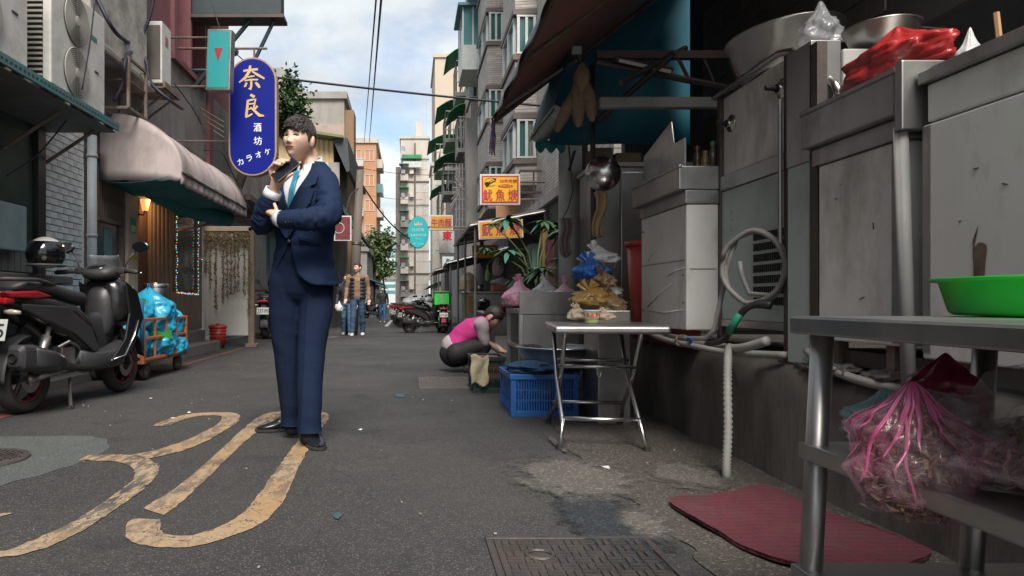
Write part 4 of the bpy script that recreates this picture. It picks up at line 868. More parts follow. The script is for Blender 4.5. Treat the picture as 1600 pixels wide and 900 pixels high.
# ---- white food cart
wc = thing('white_cart', 'white sheet-clad food cart with stainless tray top and slanted sheet', 'cart', (1.7, 4.05, .5))
part(wc, 'body', MB().bx(1.5, 2.1, 3.7, 4.42, .60, 1.285), white_sheet, bev=.008)
def wr(mb, pts, s=.006): mb.tube(pts, [s * .3] + [s] * (len(pts) - 2) + [s * .3], 6)
wk = MB()
for pts in ([(1.498, 4.30, .72), (1.497, 4.1, .80), (1.498, 3.9, .86)], [(1.498, 3.98, .90), (1.497, 3.85, .93), (1.499, 3.72, .94)], [(1.498, 4.3, .70), (1.497, 4.0, .69), (1.498, 3.75, .71)], [(1.498, 4.3, 1.0), (1.497, 4.22, 1.06), (1.498, 4.1, 1.09)]): wr(wk, pts)
part(wc, 'film_wrinkles', wk, white_sheet, smooth=True)
part(wc, 'steel_band', MB().bx(1.492, 2.11, 3.69, 4.43, 1.287, 1.36), steel, bev=.004)
part(wc, 'tray', MB().bx(1.455, 2.12, 3.685, 4.46, 1.36, 1.49).bx(1.45, 1.47, 3.68, 4.47, 1.478, 1.497), steel, bev=.006)
part(wc, 'slant_sheet', MB().prism([(4.42, 1.49), (3.76, 1.49), (3.76, 1.66), (3.92, 1.66), (3.96, 1.80), (4.42, 1.69)], 1.515, 1.525, 'x'), steel, bev=.002)
part(wc, 'seam_strip', MB().bx(1.497, 1.4995, 3.72, 4.4, .98, .986).bx(1.52, 1.66, 3.697, 3.699, .93, .936), mat('seam', (.3, .3, .3), .6))
part(wc, 'red_base', MB().bx(1.53, 1.60, 3.75, 4.4, .50, .595), mat('base_red', (.22, .02, .02), .5))
part(wc, 'corner_screws', MB().box((1.4995, 4.38, .7), (.006, .012, .012)).box((1.4995, 4.38, 1.2), (.006, .012, .012)).box((1.4995, 3.74, .9), (.006, .01, .01)).box((1.4995, 3.74, .75), (.006, .01, .01)), iron)
for (x, y, h_, c_, cc, lab) in ((1.60, 3.80, .13, (.10, .06, .03), (.35, .03, .03), 'dark sauce bottle with a red cap on the white cart'), (1.635, 3.78, .10, (.30, .22, .08), (.3, .25, .1), 'squat amber jar on the white cart'), (1.675, 3.77, .15, (.16, .13, .09), (.12, .32, .03), 'jar with a green lid on the white cart'), (1.72, 3.75, .12, (.14, .08, .05), (.2, .12, .08), 'dark jar next to the green-lidded jar')):
    t = thing('sauce_bottle', lab, 'bottle', (x, y, 1.49), 'sauce bottles on the cart'); part(t, 'glass_body', MB().lathe([(0, 0), (.02, 0), (.021, h_ * .6), (.012, h_ * .8), (.012, h_ * .85)], (x, y, 1.49), 14), mat('bottle%.2f' % x, c_, .2, spec=.7), smooth=True)
    part(t, 'cap', MB().lathe([(.014, h_ * .82), (.014, h_), (0, h_)], (x, y, 1.49), 12), mat('cap%.2f' % x, cc, .4))
# ---- teal refrigerator with cabinet above
tfz = thing('refrigerator', 'pale teal refrigerator with slotted vent and a white latch cabinet above', 'refrigerator', (1.95, 3.35, .5))
part(tfz, 'body', MB().bx(1.68, 2.3, 3.045, 3.68, .66, 1.345), teal_white, bev=.006)
part(tfz, 'base_rail', MB().bx(1.675, 2.3, 3.04, 3.685, .625, .66), steel_dull)
part(tfz, 'mid_band', MB().bx(1.672, 2.31, 3.035, 3.69, 1.347, 1.425), steel_dull, bev=.003)
up_ = part(tfz, 'upper_cabinet', MB().bx(1.69, 2.3, 3.06, 3.68, 1.427, 1.85), white_sheet, bev=.006)
for y, z in ((3.58, 1.69), (3.09, 1.72)):
    l_ = part(up_, 'latch', MB().lathe([(0, 0), (.045, 0), (.045, .008), (.02, .012), (.02, .03)], (1.69, y, z), 20, 'x', rot=Matrix.Scale(-1, 3, (1, 0, 0))), steel_bright, smooth=True)
    part(l_, 'knob', MB().tube([(1.66, y, z), (1.61, y, z + .004)], .012, 10), black_plastic)
fr_ = MB()
for x, y in ((1.67, 3.69), (1.67, 3.03)): fr_.bx(x, x + .03, y - .02, y + .02, .5, 1.86)
part(tfz, 'corner_posts', fr_, mat('post_dark', (.11, .095, .085), .6, .3, (.07, .05, .04), 5), bev=.003)
part(tfz, 'rod', MB().tube([(1.66, 3.06, 1.66), (1.655, 3.05, 1.0)], .010, 8), steel_dull)
vt = MB()
for r in range(7):
    for k in range(15): vt.box((1.678, 3.325 - k * .019, 1.07 - r * .052), (.006, .0075, .036))
part(tfz, 'vent_slots', vt, mat('slot_black', (.008,) * 3, .9), kind='stuff')
part(tfz, 'marks', put_text(MB(), 'A 7 - 01 . 010', (1.678, 3.56, 1.12), .22, .018, (0, 0, -1), (0, -1, 0)), mat('mark_grey', (.2, .22, .22), .7))
rail = thing('handrail', 'bent stainless rail running along the cabinet top and down to the tray', 'rail', (1.67, 3.2, 1.8))
part(rail, 'tube', MB().tube([(1.66, 3.72, 1.865), (1.66, 3.2, 1.872), (1.66, 3.06, 1.87), (1.665, 2.98, 1.85), (1.68, 2.70, 1.62), (1.68, 2.66, 1.56)], .017, 10), steel_bright, smooth=True)
part(rail, 'lower_tube', MB().tube([(1.68, 3.0, 1.78), (1.69, 2.72, 1.56)], .012, 8), steel_dull, smooth=True)
# column
cp = thing('corner_column', 'tall steel corner column between the refrigerator and white panels', 'column', (1.65, 2.83, .5))
part(cp, 'upper', MB().bx(1.60, 1.72, 2.72, 2.90, 1.32, 1.80), steel_dull, bev=.004)
part(cp, 'lower', MB().bx(1.605, 1.715, 2.74, 2.90, .5, 1.32), teal_white, bev=.004)
part(cp, 'dark_gap_strip', MB().bx(1.60, 1.64, 2.68, 2.73, .5, 1.78), iron)  # dark strip put in for the shaded gap between column and white panels
# ---- big white counter panels
wp = thing('white_counter', 'long white sheet-clad stall counter with steel tray and torn panel', 'counter', (1.8, 1.9, .5))
part(wp, 'panel', MB().bx(1.6, 2.2, 2.225, 2.67, .61, 1.285), white_sheet, bev=.006)
part(wp, 'panel', MB().bx(1.6, 2.2, .2, 2.13, .58, 1.305), white_sheet, bev=.006)
part(wp, 'upper_panel', MB().bx(1.607, 2.2, .2, 2.12, 1.313, 1.43), white_sheet, bev=.006)
part(wp, 'top_rim', MB().bx(1.59, 2.22, .2, 2.14, 1.432, 1.475), steel_dull, bev=.005)
part(wp, 'under_tray_band', MB().bx(1.59, 2.2, 2.2, 2.70, 1.287, 1.355), steel_dull, bev=.004)
part(wp, 'tray', MB().bx(1.555, 2.2, 2.19, 2.715, 1.357, 1.50).bx(1.548, 1.57, 2.18, 2.72, 1.488, 1.508), steel_dull, bev=.006)
part(wp, 'tray_end', MB().bx(1.55, 2.2, 2.15, 2.185, 1.30, 1.52), steel_dull, bev=.005)
part(wp, 'post', MB().tube([(1.59, 2.17, .40), (1.575, 2.19, 1.32)], .021, 12), mat('post_white', (.30, .30, .29), .6, dirt=(.2, .18, .16)), smooth=True)
part(wp, 'edge_strip', MB().bx(1.597, 1.606, 2.228, 2.262, .62, 1.28).bx(1.597, 1.606, 2.095, 2.125, .6, 1.3), steel_dull)
for y in (.6, 1.3, 2.0, 2.3, 2.6): part(wp, 'leg', MB().bx(1.62, 1.66, y - .02, y + .02, .47, .61), rust)
part(wp, 'belly_beam', MB().bx(1.64, 2.2, .2, 2.68, .52, .575), iron)
hole = [(1.0, .0), (.55, .35), (.3, .3), (.45, -.05), (.3, -.5), (-.2, -.42), (-.75, -.35), (-1, -.2), (-.9, .25), (-.3, .32), (.2, .34)]
hp = P(1530, 400, 1.6 * FX / 890)
hs_ = [(1.5985, hp.y + b * .055, hp.z + a * .085) for a, b in hole]; hs_ = [tuple(p) for p in smooth_path([hs_[-1]] + hs_ + hs_[:2], 4)[4:-4]]; hs_.pop()
part(wp, 'torn_hole', MB().add(hs_, [tuple(range(len(hs_)))]), mat('torn_brown', (.22, .155, .11), .9, 0, (.045, .035, .03), 9, .7))
sc3 = MB()
rnd = random.Random(11)
for k in range(34):
    y = rnd.uniform(1.2, 2.6); z = rnd.uniform(.66, 1.26) if y > 2.22 else rnd.uniform(.66, 1.40)
    if 2.12 < y < 2.24: continue
    a = rnd.uniform(-.4, .4) + (1.57 if rnd.random() < .3 else 0); l_ = rnd.uniform(.004, .03); sc3.box((1.599, y, z), (.004, l_, .0022), (a, 0, 0))
part(wp, 'scratches', sc3, mat('scratch_dark', (.06, .05, .045), .9), kind='stuff')
# things on top of the stall
bb = thing('steel_basin', 'big stainless basin resting on top of the latch cabinet', 'basin', (1.86, 3.36, 1.86))
part(bb, 'shell', MB().lathe([(0, 0), (.19, 0), (.21, .015), (.255, .19), (.268, .195), (.266, .2), (.25, .198), (.2, .02), (0, .01)], (1.86, 3.36, 1.865), 40), steel, smooth=True)
bb.rotation_euler = (R(-3), R(-4), 0)
wkk = thing('wok', 'dark steel wok resting above the red bag', 'wok', (1.92, 2.78, 1.77))
part(wkk, 'pan', MB().lathe([(0, 0), (.06, .004), (.11, .03), (.135, .085), (.14, .09), (.132, .088), (.1, .035), (0, .012)], (1.92, 2.78, 1.78), 32), steel_dull, smooth=True)
part(wkk, 'handle', MB().tube([(2.03, 2.72, 1.85), (2.06, 2.62, 1.80), (2.0, 2.6, 1.76)], .006, 6), iron)
single('foam_box', MB().bx(1.74, 2.18, 2.74, 3.02, 1.5, 1.775), mat('foam', (.45, .45, .43), .8, dirt=(.2, .18, .15)), 'pale box behind the red bag under the wok', 'box', bev=.01)
red_bag = bagmat('red_bag', (.42, .03, .03), (.30, .02, .02), alpha=.92)
rg = thing('red_bag', 'crumpled red plastic bag draped over the steel tray corner', 'bag', (1.68, 2.4, 1.5))
part(rg, 'sack', bag(MB(), (1.70, 2.38, 1.575), (.11, .19, .10), 5.5, 22, .3, .4), red_bag, smooth=True)
clear = mat('clear_film', (.62, .64, .66), .14, 0, (.5, .52, .55), 8, bump=.6, bsc=9, alpha=.36, spec=1.0)
cg_ = thing('clear_bag', 'crumpled clear bag wedged between the big basin and the wok', 'bag', (1.78, 3.0, 1.85)); part(cg_, 'film', bag(MB(), (1.80, 2.99, 1.93), (.07, .06, .09), 2, 16, .5, .6), clear, smooth=True)
ws = thing('white_bag', 'small white bag peeking over the counter rim', 'bag', (1.7, 2.1, 1.47)); part(ws, 'film', bag(MB(), (1.70, 2.07, 1.49), (.035, .035, .05), 7, 12, .3, 1.0), bagmat('white_bag', (.6, .6, .6), (.45, .45, .46)), smooth=True)
single('wooden_stick', MB().tube([(1.72, 1.98, 1.44), (1.71, 1.99, 1.60)], .008, 6), mat('stick', (.42, .24, .12), .7), 'short wooden stick standing up behind the counter rim', 'stick')
# ---- hoses
hs = thing('coiled_hose', 'grey hose coiled in a ring in front of the slotted vent', 'hose', (1.6, 3.15, .55))
C0 = Vector((1.60, 3.16, .915)); hx = Vector((.58, -.82, 0)); co = []
for k in range(60):
    a = 2.2 + k * 2 * math.pi / 28; co.append(C0 + hx * (.145 + .006 * math.sin(k)) * math.cos(a) + Vector((0, 0, (.165 + .005 * math.cos(k * 1.3)) * math.sin(a))) + Vector((-.02 * k / 60 - .005, -.02 * k / 60, 0)))
part(hs, 'coil', MB().tube(co, .0125, 8), hose_grey, smooth=True)
tail = [co[0], co[0] + Vector((-.02, .03, -.1)), Vector((1.50, 3.36, .62)), Vector((1.47, 3.38, .575)), Vector((1.46, 3.6, .56)), Vector((1.46, 3.9, .565))]
part(hs, 'tail', MB().tube(tail, .0125, 8), hose_grey, smooth=True)
part(hs, 'loose_end', MB().tube([C0 + Vector((.05, -.05, -.13)), C0 + Vector((-.02, .02, -.12)), C0 + Vector((-.05, .03, -.03)), C0 + Vector((-.055, .035, .03))], .011, 8), hose_grey, smooth=True)
part(hs, 'tap', MB().tube(smooth_path([(1.60, 3.02, .74), (1.56, 3.06, .745), (1.52, 3.1, .72), (1.50, 3.16, .64), (1.49, 3.25, .57), (1.48, 3.4, .545)], 4), [.020] * 5 + [.016] * 5 + [.013] * 11, 8), black_plastic, smooth=True)
part(hs, 'green_band', MB().tube([(1.505, 3.11, .70), (1.48, 3.17, .61)], .0155, 8), mat('band_green', (.02, .25, .16), .5), smooth=True)
pv = mat('pvc_grey', (.33, .32, .30), .55, 0, (.24, .23, .21), 5, dirt=(.12, .1, .08))
for i, (pts, r, lab) in enumerate((([(1.50, 4.9, .60), (1.49, 4.3, .575), (1.49, 3.7, .54), (1.52, 3.3, .535), (1.49, 3.05, .55), (1.52, 2.9, .59)], .02, 'thick pale pipe running along the top of the low wall'), ([(1.54, 4.8, .62), (1.45, 4.0, .55), (1.45, 3.5, .53), (1.49, 3.2, .52), (1.6, 2.9, .53)], .015, 'thinner pale pipe bound alongside the thick one'), ([(1.60, 2.75, .56), (1.585, 2.55, .50), (1.585, 2.3, .475), (1.62, 2.0, .48), (1.66, 1.6, .47)], .016, 'pale hose sagging under the white counter panels'))):
    single('pipe', MB().tube(smooth_path(pts, 6), r, 10), pv, lab, 'pipe', smooth=True)
part(root(hs), 'string_tie', MB().tube([(1.445 + .035 * math.cos(a * .5), 3.62 + .01 * math.sin(a * 3), .548 + .03 * math.sin(a * .5)) for a in range(26)], .005, 5), mat('twine', (.20, .15, .09), .9))
part(root(hs), 'blue_valve', MB().box((1.44, 3.50, .565), (.02, .05, .012)).tube([(1.44, 3.5, .53), (1.44, 3.5, .565)], .008, 6), mat('valve_blue', (.01, .09, .35), .4))
ch = thing('drain_hose', 'ribbed grey drain hose hanging from the pipes down to the ground', 'hose', (1.33, 2.9, 0))
hp_ = [Vector((1.50, 3.20, .545)), Vector((1.455, 3.12, .50)), Vector((1.42, 3.05, .38)), Vector((1.385, 2.97, .2)), Vector((1.36, 2.93, .06)), Vector((1.355, 2.92, .0))]
mbh = MB(); pts = []; rr = []
for k in range(5):
    for j in range(16):
        t_ = j / 16; p0, p1, p2, p3 = hp_[max(k - 1, 0)], hp_[k], hp_[k + 1], hp_[min(k + 2, 5)]
        pts.append(.5 * ((2 * p1) + (p2 - p0) * t_ + (2 * p0 - 5 * p1 + 4 * p2 - p3) * t_ ** 2 + (3 * p1 - p0 - 3 * p2 + p3) * t_ ** 3)); rr.append(.0205 if len(rr) % 2 else .0150)
part(ch, 'ribbed_tube', mbh.tube(pts, rr, 12), mat('hose_pale', (.27, .265, .25), .6, 0, (.2, .19, .18), 6), smooth=True)
# ---- stainless bin cart with shelves
sc4 = thing('steel_bin_cart', 'tall stainless bin cart with open side shelves holding pink bags', 'cart', (1.02, 5.3, 0))
fx0, fx1, fy0, fy1 = .805, 1.245, 5.0, 5.62
part(sc4, 'front_sheet', MB().bx(fx0, fx1, fy0, fy0 + .012, .10, .66), steel_dull, bev=.003)
part(sc4, 'front_upper_sheet', MB().bx(fx0 - .002, fx1 + .002, fy0 - .006, fy0 + .01, .66, .83), steel_dull, bev=.003)
part(sc4, 'back_sheet', MB().bx(fx0, fx1, fy1 - .012, fy1, .10, .66), steel_dull)
part(sc4, 'right_sheet', MB().bx(fx1 - .012, fx1, fy0 + .015, fy1 - .015, .10, .82), steel_dull)
part(sc4, 'shelf', MB().bx(fx0, fx1, fy0 + .015, fy1 - .015, .40, .43), steel_dull, bev=.003)
part(sc4, 'shelf', MB().bx(fx0 - .01, fx1, fy0 + .015, fy1 + .02, .665, .70), steel_dull, bev=.003)
part(sc4, 'shelf', MB().bx(fx0, fx1, fy0 + .015, fy1 - .015, .10, .14), steel_dull, bev=.003)
part(sc4, 'inner_divider', MB().bx(fx0 + .14, fx0 + .15, fy0 + .02, fy1 - .02, .14, .66), steel_dull)
for y in (fy0, fy1 - .03): part(sc4, 'upright', MB().bx(fx0 - .004, fx0 + .03, y - .003, y + .033, .06, .70), steel, bev=.003)
for x, y in ((fx0 + .04, fy0 + .05), (fx0 + .04, fy1 - .06), (fx1 - .06, fy0 + .05), (fx1 - .06, fy1 - .06)):
    w_ = part(sc4, 'castor', MB().lathe([(0, -.014), (.045, -.014), (.05, -.008), (.05, .008), (.045, .014), (0, .014)], (x, y, .05), 18, 'x'), mat('castor_tan', (.24, .17, .13), .6)); part(w_, 'fork', MB().bx(x - .02, x - .016, y - .02, y + .02, .05, .11).bx(x + .016, x + .02, y - .02, y + .02, .05, .11), rust)
pinkw = bagmat('pink_bag', (.62, .20, .34), (.55, .36, .42)); whiteb = bagmat('white_bag', (.6,) * 3, (.5,) * 3)
for (x, y, z, r, m_, lab, sd) in ((.89, 5.55, .78, (.12, .11, .105), pinkw, 'pink rubbish bag on the top shelf of the bin cart', 1), (1.09, 5.5, .80, (.11, .11, .10), whiteb, 'white knotted bag peeking above the bin cart', 2), (1.20, 5.3, .79, (.09, .09, .075), pinkw, 'pink and white striped bag at the bin cart corner', 5)):
    t = thing('plastic_bag', lab, 'bag', (x, y, z - r[2] * .7)); part(t, 'sack', bag(MB(), (x, y, z), r, sd, 20, .25, .5), m_, smooth=True); part(t, 'tied_ends', ears(MB(), (x, y, z + r[2] * 1.25), .07, sd), m_, smooth=True)
# basin and crates
bs2 = thing('steel_basin', 'wide shallow stainless basin standing on the blue crate', 'basin', (1.03, 4.75, .28))
part(bs2, 'shell', MB().lathe([(0, 0), (.16, 0), (.22, .02), (.255, .09), (.265, .145), (.28, .15), (.28, .156), (.262, .155), (.245, .09), (.2, .02), (0, .01)], (1.03, 4.75, .285), 44), steel, smooth=True)
part(bs2, 'rim_wire', MB().tube([(1.03 + .282 * math.cos(k * .15), 4.75 + .282 * math.sin(k * .15), .44) for k in range(42)], .007, 6, closed=True), steel_bright, smooth=True)
def crate(name, label, x0, x1, y0, y1, z0, z1, m_, cols, rows):
    t = thing(name, label, 'crate', ((x0 + x1) / 2, (y0 + y1) / 2, z0)); k = .012
    part(t, 'floor', MB().bx(x0 + k, x1 - k, y0 + k, y1 - k, z0 + .008, z0 + .02), m_)
    part(t, 'rim', MB().bx(x0 - k, x1 + k, y0 - k, y0 + .006, z1 - .035, z1).bx(x0 - k, x1 + k, y1 - .006, y1 + k, z1 - .035, z1).bx(x0 - k, x0 + .006, y0, y1, z1 - .034, z1 - .001).bx(x1 - .006, x1 + k, y0, y1, z1 - .034, z1 - .001), m_, bev=.003)
    part(t, 'foot_band', MB().bx(x0, x1, y0, y0 + .01, z0, z0 + .04).bx(x0, x1, y1 - .01, y1, z0, z0 + .04).bx(x0 + .001, x0 + .01, y0 + .01, y1 - .01, z0, z0 + .04).bx(x1 - .01, x1 - .001, y0 + .01, y1 - .01, z0, z0 + .04), m_, bev=.002)
    for (ax, ay) in ((x0, y0), (x1 - .03, y0), (x0, y1 - .03), (x1 - .03, y1 - .03)): part(t, 'corner_post', MB().bx(ax - .004, ax + .034, ay - .004, ay + .034, z0, z1 - .03), m_, bev=.004)
    zb, zt = z0 + .04, z1 - .035
    vb_ = shared(MB().bx(-.004, .004, -.004, .004, 0, zt - zb), name + '_bar', m_)
    for i in range(1, cols):
        x = x0 + .03 + (x1 - x0 - .06) * i / cols
        for y in (y0 + .005, y1 - .005): inst(t, 'bar', vb_, (x, y, zb))
    for i in range(1, max(3, cols - 5)):
        y = y0 + .03 + (y1 - y0 - .06) * i / max(3, cols - 5)
        for x in (x0 + .005, x1 - .005): inst(t, 'bar', vb_, (x, y, zb))
    for r_ in range(1, rows):
        z = zb + (zt - zb) * r_ / rows; part(t, 'cross_bar', MB().bx(x0 + .03, x1 - .03, y0 + .001, y0 + .011, z - .005, z + .005).bx(x0 + .03, x1 - .03, y1 - .011, y1 - .001, z - .005, z + .005).bx(x0 + .001, x0 + .011, y0 + .03, y1 - .03, z - .005, z + .005), m_)
    return t
crate('plastic_crate', 'blue slatted plastic crate under the wide steel basin', .665, 1.10, 4.46, 4.98, 0, .28, mat('crate_blue', (.012, .10, .36), .45, 0, (.01, .08, .29), 4, dirt=(.02, .03, .05), damt=.5), 22, 3)
dk = crate('plastic_crate', 'dark green plastic crate with newspaper beside the crouching woman', .52, .78, 5.62, 6.0, 0, .30, mat('crate_green', (.012, .03, .026), .5), 12, 3)
part(dk, 'contents', MB().bx(.54, .76, 5.64, 5.98, .1, .285), mat('meat_red', (.28, .07, .05), .5, 0, (.12, .03, .03), 12))
single('newspaper', MB().grid(lambda u, v: (.50 + .145 * u + .006 * math.sin(v * 9), 5.60 - .012 + .012 * math.sin(u * 8 + v * 5), .31 - .24 * v + .015 * math.sin(u * 7)), 12, 14), mat('newsprint', (.42, .37, .25), .9, 0, (.28, .24, .16), 12, .8, bump=.5, bsc=25), 'crumpled yellowed newspaper hung over the dark crate side', 'newspaper', smooth=True, solid=.004)
nb = thing('net_bag', 'dark blue net bag crushed on the blue crate rim', 'bag', (.78, 4.5, .29)); part(nb, 'mesh_cloth', bag(MB(), (.80, 4.53, .315), (.12, .09, .05), 4, 16, .5, 0), mat('net_blue', (.01, .05, .12), .8, bump=.9, bsc=90), smooth=True)
# ---- pile of bags behind the table
bm_ = bagmat('brown_bag', (.26, .17, .09), (.18, .115, .06)); bl_ = bagmat('bright_blue_bag', (.012, .12, .42), (.01, .08, .30)); am_ = bagmat('amber_bag', (.34, .20, .05), (.25, .14, .035)); gr_ = bagmat('grey_bag', (.42, .40, .38), (.30, .29, .28))
for i, (a, b, Y, rx, rz_, m_, lab) in enumerate(((925, 425, 4.45, 24, 17, bl_, 'bright blue plastic bag tied to the pole'), (935, 404, 4.5, 24, 13, whiteb, 'white plastic bag above the bright blue one'), (943, 440, 4.35, 17, 12, bm_, 'brown bag right under the bright blue bag'), (926, 468, 4.3, 28, 16, am_, 'amber brown bag in the lower left of the pile'), (946, 457, 4.4, 22, 14, gr_, 'greyish bag between the two brown bags'), (952, 478, 4.3, 22, 18, bm_, 'dark brown bag on the right of the pile'), (900, 492, 4.0, 11, 12, mat('beige_bag', (.42, .33, .25), .6, bump=.4, bsc=25), 'small knotted beige bag left of the printed bowl'), (944, 495, 3.95, 15, 8, mat('beige_bag', (.4,) * 3), 'small beige bag right of the printed bowl'))):
    c = P(a, b, Y); s = Y / FX; t = thing('plastic_bag', lab, 'bag', (c.x, c.y, c.z - rz_ * s)); part(t, 'sack', bag(MB(), c, (rx * s, rx * s * .8, rz_ * s), i * 2.3 + 1, 18, .38, .5), m_, smooth=True)
    part(t, 'tied_ends', ears(MB(), c + Vector((-rx * s * .3, -.02, rz_ * s * .9)), .07 if i < 6 else .03, i), m_, smooth=True)
bx_ = MB().bx(1.16, 1.36, 4.2, 4.55, 0, .70)
single('steel_stand', bx_, steel_dull, 'dull steel stand carrying the pile of bags behind the table', 'stand', bev=.005)
c = Vector((1.03, 3.86, .635)); pbw = thing('paper_bowl', 'white printed paper bowl standing on the folding table', 'bowl', tuple(c))
part(pbw, 'cup', MB().lathe([(0, 0), (.036, 0), (.047, .068), (.05, .068), (.05, .073), (.046, .072), (.034, .006), (0, .004)], c, 28), mat('bowl_white', (.68, .67, .63), .5), smooth=True)
part(pbw, 'green_stripe', MB().lathe([(.0375, .006), (.0403, .018)], c, 28), mat('stripe_green', (.33, .45, .05), .5), smooth=True)
pr = MB(); pr2 = MB()
for k in range(9):
    a = -2.6 + k * .28; (pr if k % 2 else pr2).box(c + Vector((.0448 * math.cos(a), .0448 * math.sin(a), .036 + .008 * (k % 3))), (.002, .010, .022 if k % 2 else .012), (0, R(-8), a))
part(pbw, 'red_print', pr, mat('print_red', (.5, .05, .03), .5)); part(pbw, 'yellow_print', pr2, mat('print_yellow', (.55, .36, .03), .5))
# ---- folding table
ft = thing('folding_table', 'stainless folding table with crossed tube legs on the lane edge', 'table', (1.03, 3.78, 0))
tx0, tx1, ty0, ty1, tz = .78, 1.36, 3.48, 4.18, .632
part(ft, 'top', MB().bx(tx0, tx1, ty0, ty1, tz - .042, tz), steel, bev=.014, seg=3)
lr = .0125
def leg2(x, yo):
    part(ft, 'leg', MB().tube([(x, ty1 - .10, tz - .03), (x, 3.86, .34), (x, ty0 + .04 + yo, .13), (x + (.02 if x > 1 else -.02), ty0 - .02 + yo, .012)], lr, 10), steel_bright, smooth=True)
    part(ft, 'leg', MB().tube([(x + .02, ty0 + .10, tz - .03), (x + .02, 3.80, .34), (x + .02, ty1 - .06, .13), (x + .03 * (1 if x > 1 else -1), ty1 + .02, .012)], lr, 10), steel_bright, smooth=True)
    for yy in (ty0 - .025 + yo, ty1 + .025): part(ft, 'rubber_foot', MB().tube([(x + (.02 if x > 1 else -.02), yy, 0), (x + (.02 if x > 1 else -.02), yy, .03)], .017, 10), rubber)
leg2(.825, 0); leg2(1.215, 0)
for y, z in ((ty0 + .06, .145), (ty1 - .08, .15), (3.74, .40), (3.93, .42)): part(ft, 'stretcher', MB().tube([(.825, y, z), (1.235, y, z)], lr * .9, 10), steel_bright, smooth=True)
part(ft, 'wire_hook', MB().tube([(1.03, 3.73, .39), (1.03, 3.72, .355), (1.045, 3.72, .345), (1.05, 3.72, .37)], .003, 5), steel_bright)
ft.rotation_euler = (0, 0, R(-7))
# ---- big stainless worktable at the right front
wt = thing('steel_worktable', 'stainless worktable with two lower shelves in the right foreground', 'table', (1.05, .8, 0))
part(wt, 'top', MB().bx(.70, 1.42, .25, 1.26, .70, .732), steel, bev=.004)
part(wt, 'lower_shelf', MB().bx(.705, 1.42, .25, 1.24, .475, .505), steel, bev=.004)
part(wt, 'bottom_shelf', MB().bx(.69, 1.42, .25, 1.24, .255, .285), steel, bev=.004)
for x, y, dx_ in ((.735, 1.215, -.035), (1.03, 1.22, -.045), (1.38, 1.215, 0), (.735, .3, -.03), (1.38, .3, 0)): part(wt, 'leg', MB().tube([(x, y, .70), (x + dx_, y, 0)], .0185, 16), steel_dull, smooth=True)
gb = thing('green_basin', 'bright green plastic basin on the stainless worktable', 'basin', (1.18, 1.17, .732))
part(gb, 'tub', MB().lathe([(0, .002), (.196, .002), (.203, .008), (.218, .062), (.230, .063), (.232, .069), (.214, .069), (.192, .011), (0, .009)], (1.18, 1.17, .732), 56), mat('green_plastic', (.012, .42, .03), .35, 0, (.01, .38, .025), 2), smooth=True)
# bags hanging on the shelf
pink_film = mat('pink_film', (.50, .06, .20), .12, 0, (.42, .30, .33), 5, .95, bump=.7, bsc=9, alpha=.22, spec=1.0)
food_a = mat('scraps_olive', (.10, .095, .045), .55, 0, (.16, .115, .065), 30, .9); food_b = mat('scraps_cream', (.33, .25, .16), .55, 0, (.24, .11, .08), 30, .9)
def food(mb, mb2, c, r, n, seed):
    rr = random.Random(seed)
    for k in range(n):
        d = Vector((rr.gauss(0, 1), rr.gauss(0, 1), rr.gauss(0, 1))).normalized() * (rr.random() ** .33) * .86; p = Vector(c) + Vector((d.x * r[0], d.y * r[1], max(-.56, d.z) * r[2])); s = rr.uniform(.004, .010)
        e = Vector((rr.gauss(0, 1), rr.gauss(0, 1), rr.gauss(0, 1))).normalized() * s * 1.5; f = Vector((rr.gauss(0, 1), rr.gauss(0, 1), rr.gauss(0, 1))) * s * .5
        (mb if rr.random() < .72 else mb2).tube([p - e, p + f, p + e], [s * .2, s * rr.uniform(.25, .5), s * .15], 5, sc=(1.6, .6))
def filled(name, label, c, r, seed, film, n, knot=.3):
    t = thing(name, label, 'bag', (c[0], c[1], c[2] - r[2])); a = MB(); b = MB(); food(a, b, c, r, n, seed)
    part(t, 'olive_scraps', a, food_a, kind='stuff'); part(t, 'pale_scraps', b, food_b, kind='stuff')
    part(t, 'film', bag(MB(), c, r, seed, 30, .34, knot), film, smooth=True); return t
q = filled('pink_bag', 'clear pink-streaked bag of food scraps bulging over the shelf edge', (.735, 1.0, .515), (.066, .078, .105), 3.3, pink_film, 1500, .2)
stm = MB(); rr = random.Random(5); bf_ = bag_fn((.735, 1.0, .515), (.0675, .0795, .1065), 3.3, .34, .2)
for k in range(24):
    u0 = k / 24 + rr.uniform(-.02, .02); v1 = rr.uniform(.30, .62); dr_ = rr.uniform(-.06, .06); pts = [bf_(u0 + dr_ * j / 9 + .006 * math.sin(j * 1.7 + k), .97 - (.97 - v1) * j / 9) for j in range(10)]
    sp_ = smooth_path(pts, 3); n = len(sp_); wk_ = rr.uniform(.0008, .0021); stm.tube(sp_, [.0006 + wk_ * math.sin(math.pi * min(1, .12 + .88 * i / (n - 1))) for i in range(n)], 6, sc=(1.8, .4))
part(q, 'pink_pleats', stm, mat('pink_pleat', (.55, .03, .20), .2, 0, (.5, .2, .3), 9, alpha=.6), smooth=True)
filled('scrap_bag', 'flat pinkish bag of food scraps lying further along the shelf', (.87, .92, .545), (.12, .13, .055), 8.1, pink_film, 900, .1)
filled('teal_bag', 'small pale teal bag squeezed behind the pink scrap bag', (.80, 1.15, .55), (.05, .05, .045), 2.2, bagmat('teal_film', (.18, .42, .42), (.3, .5, .5), alpha=.8), 40, .4)
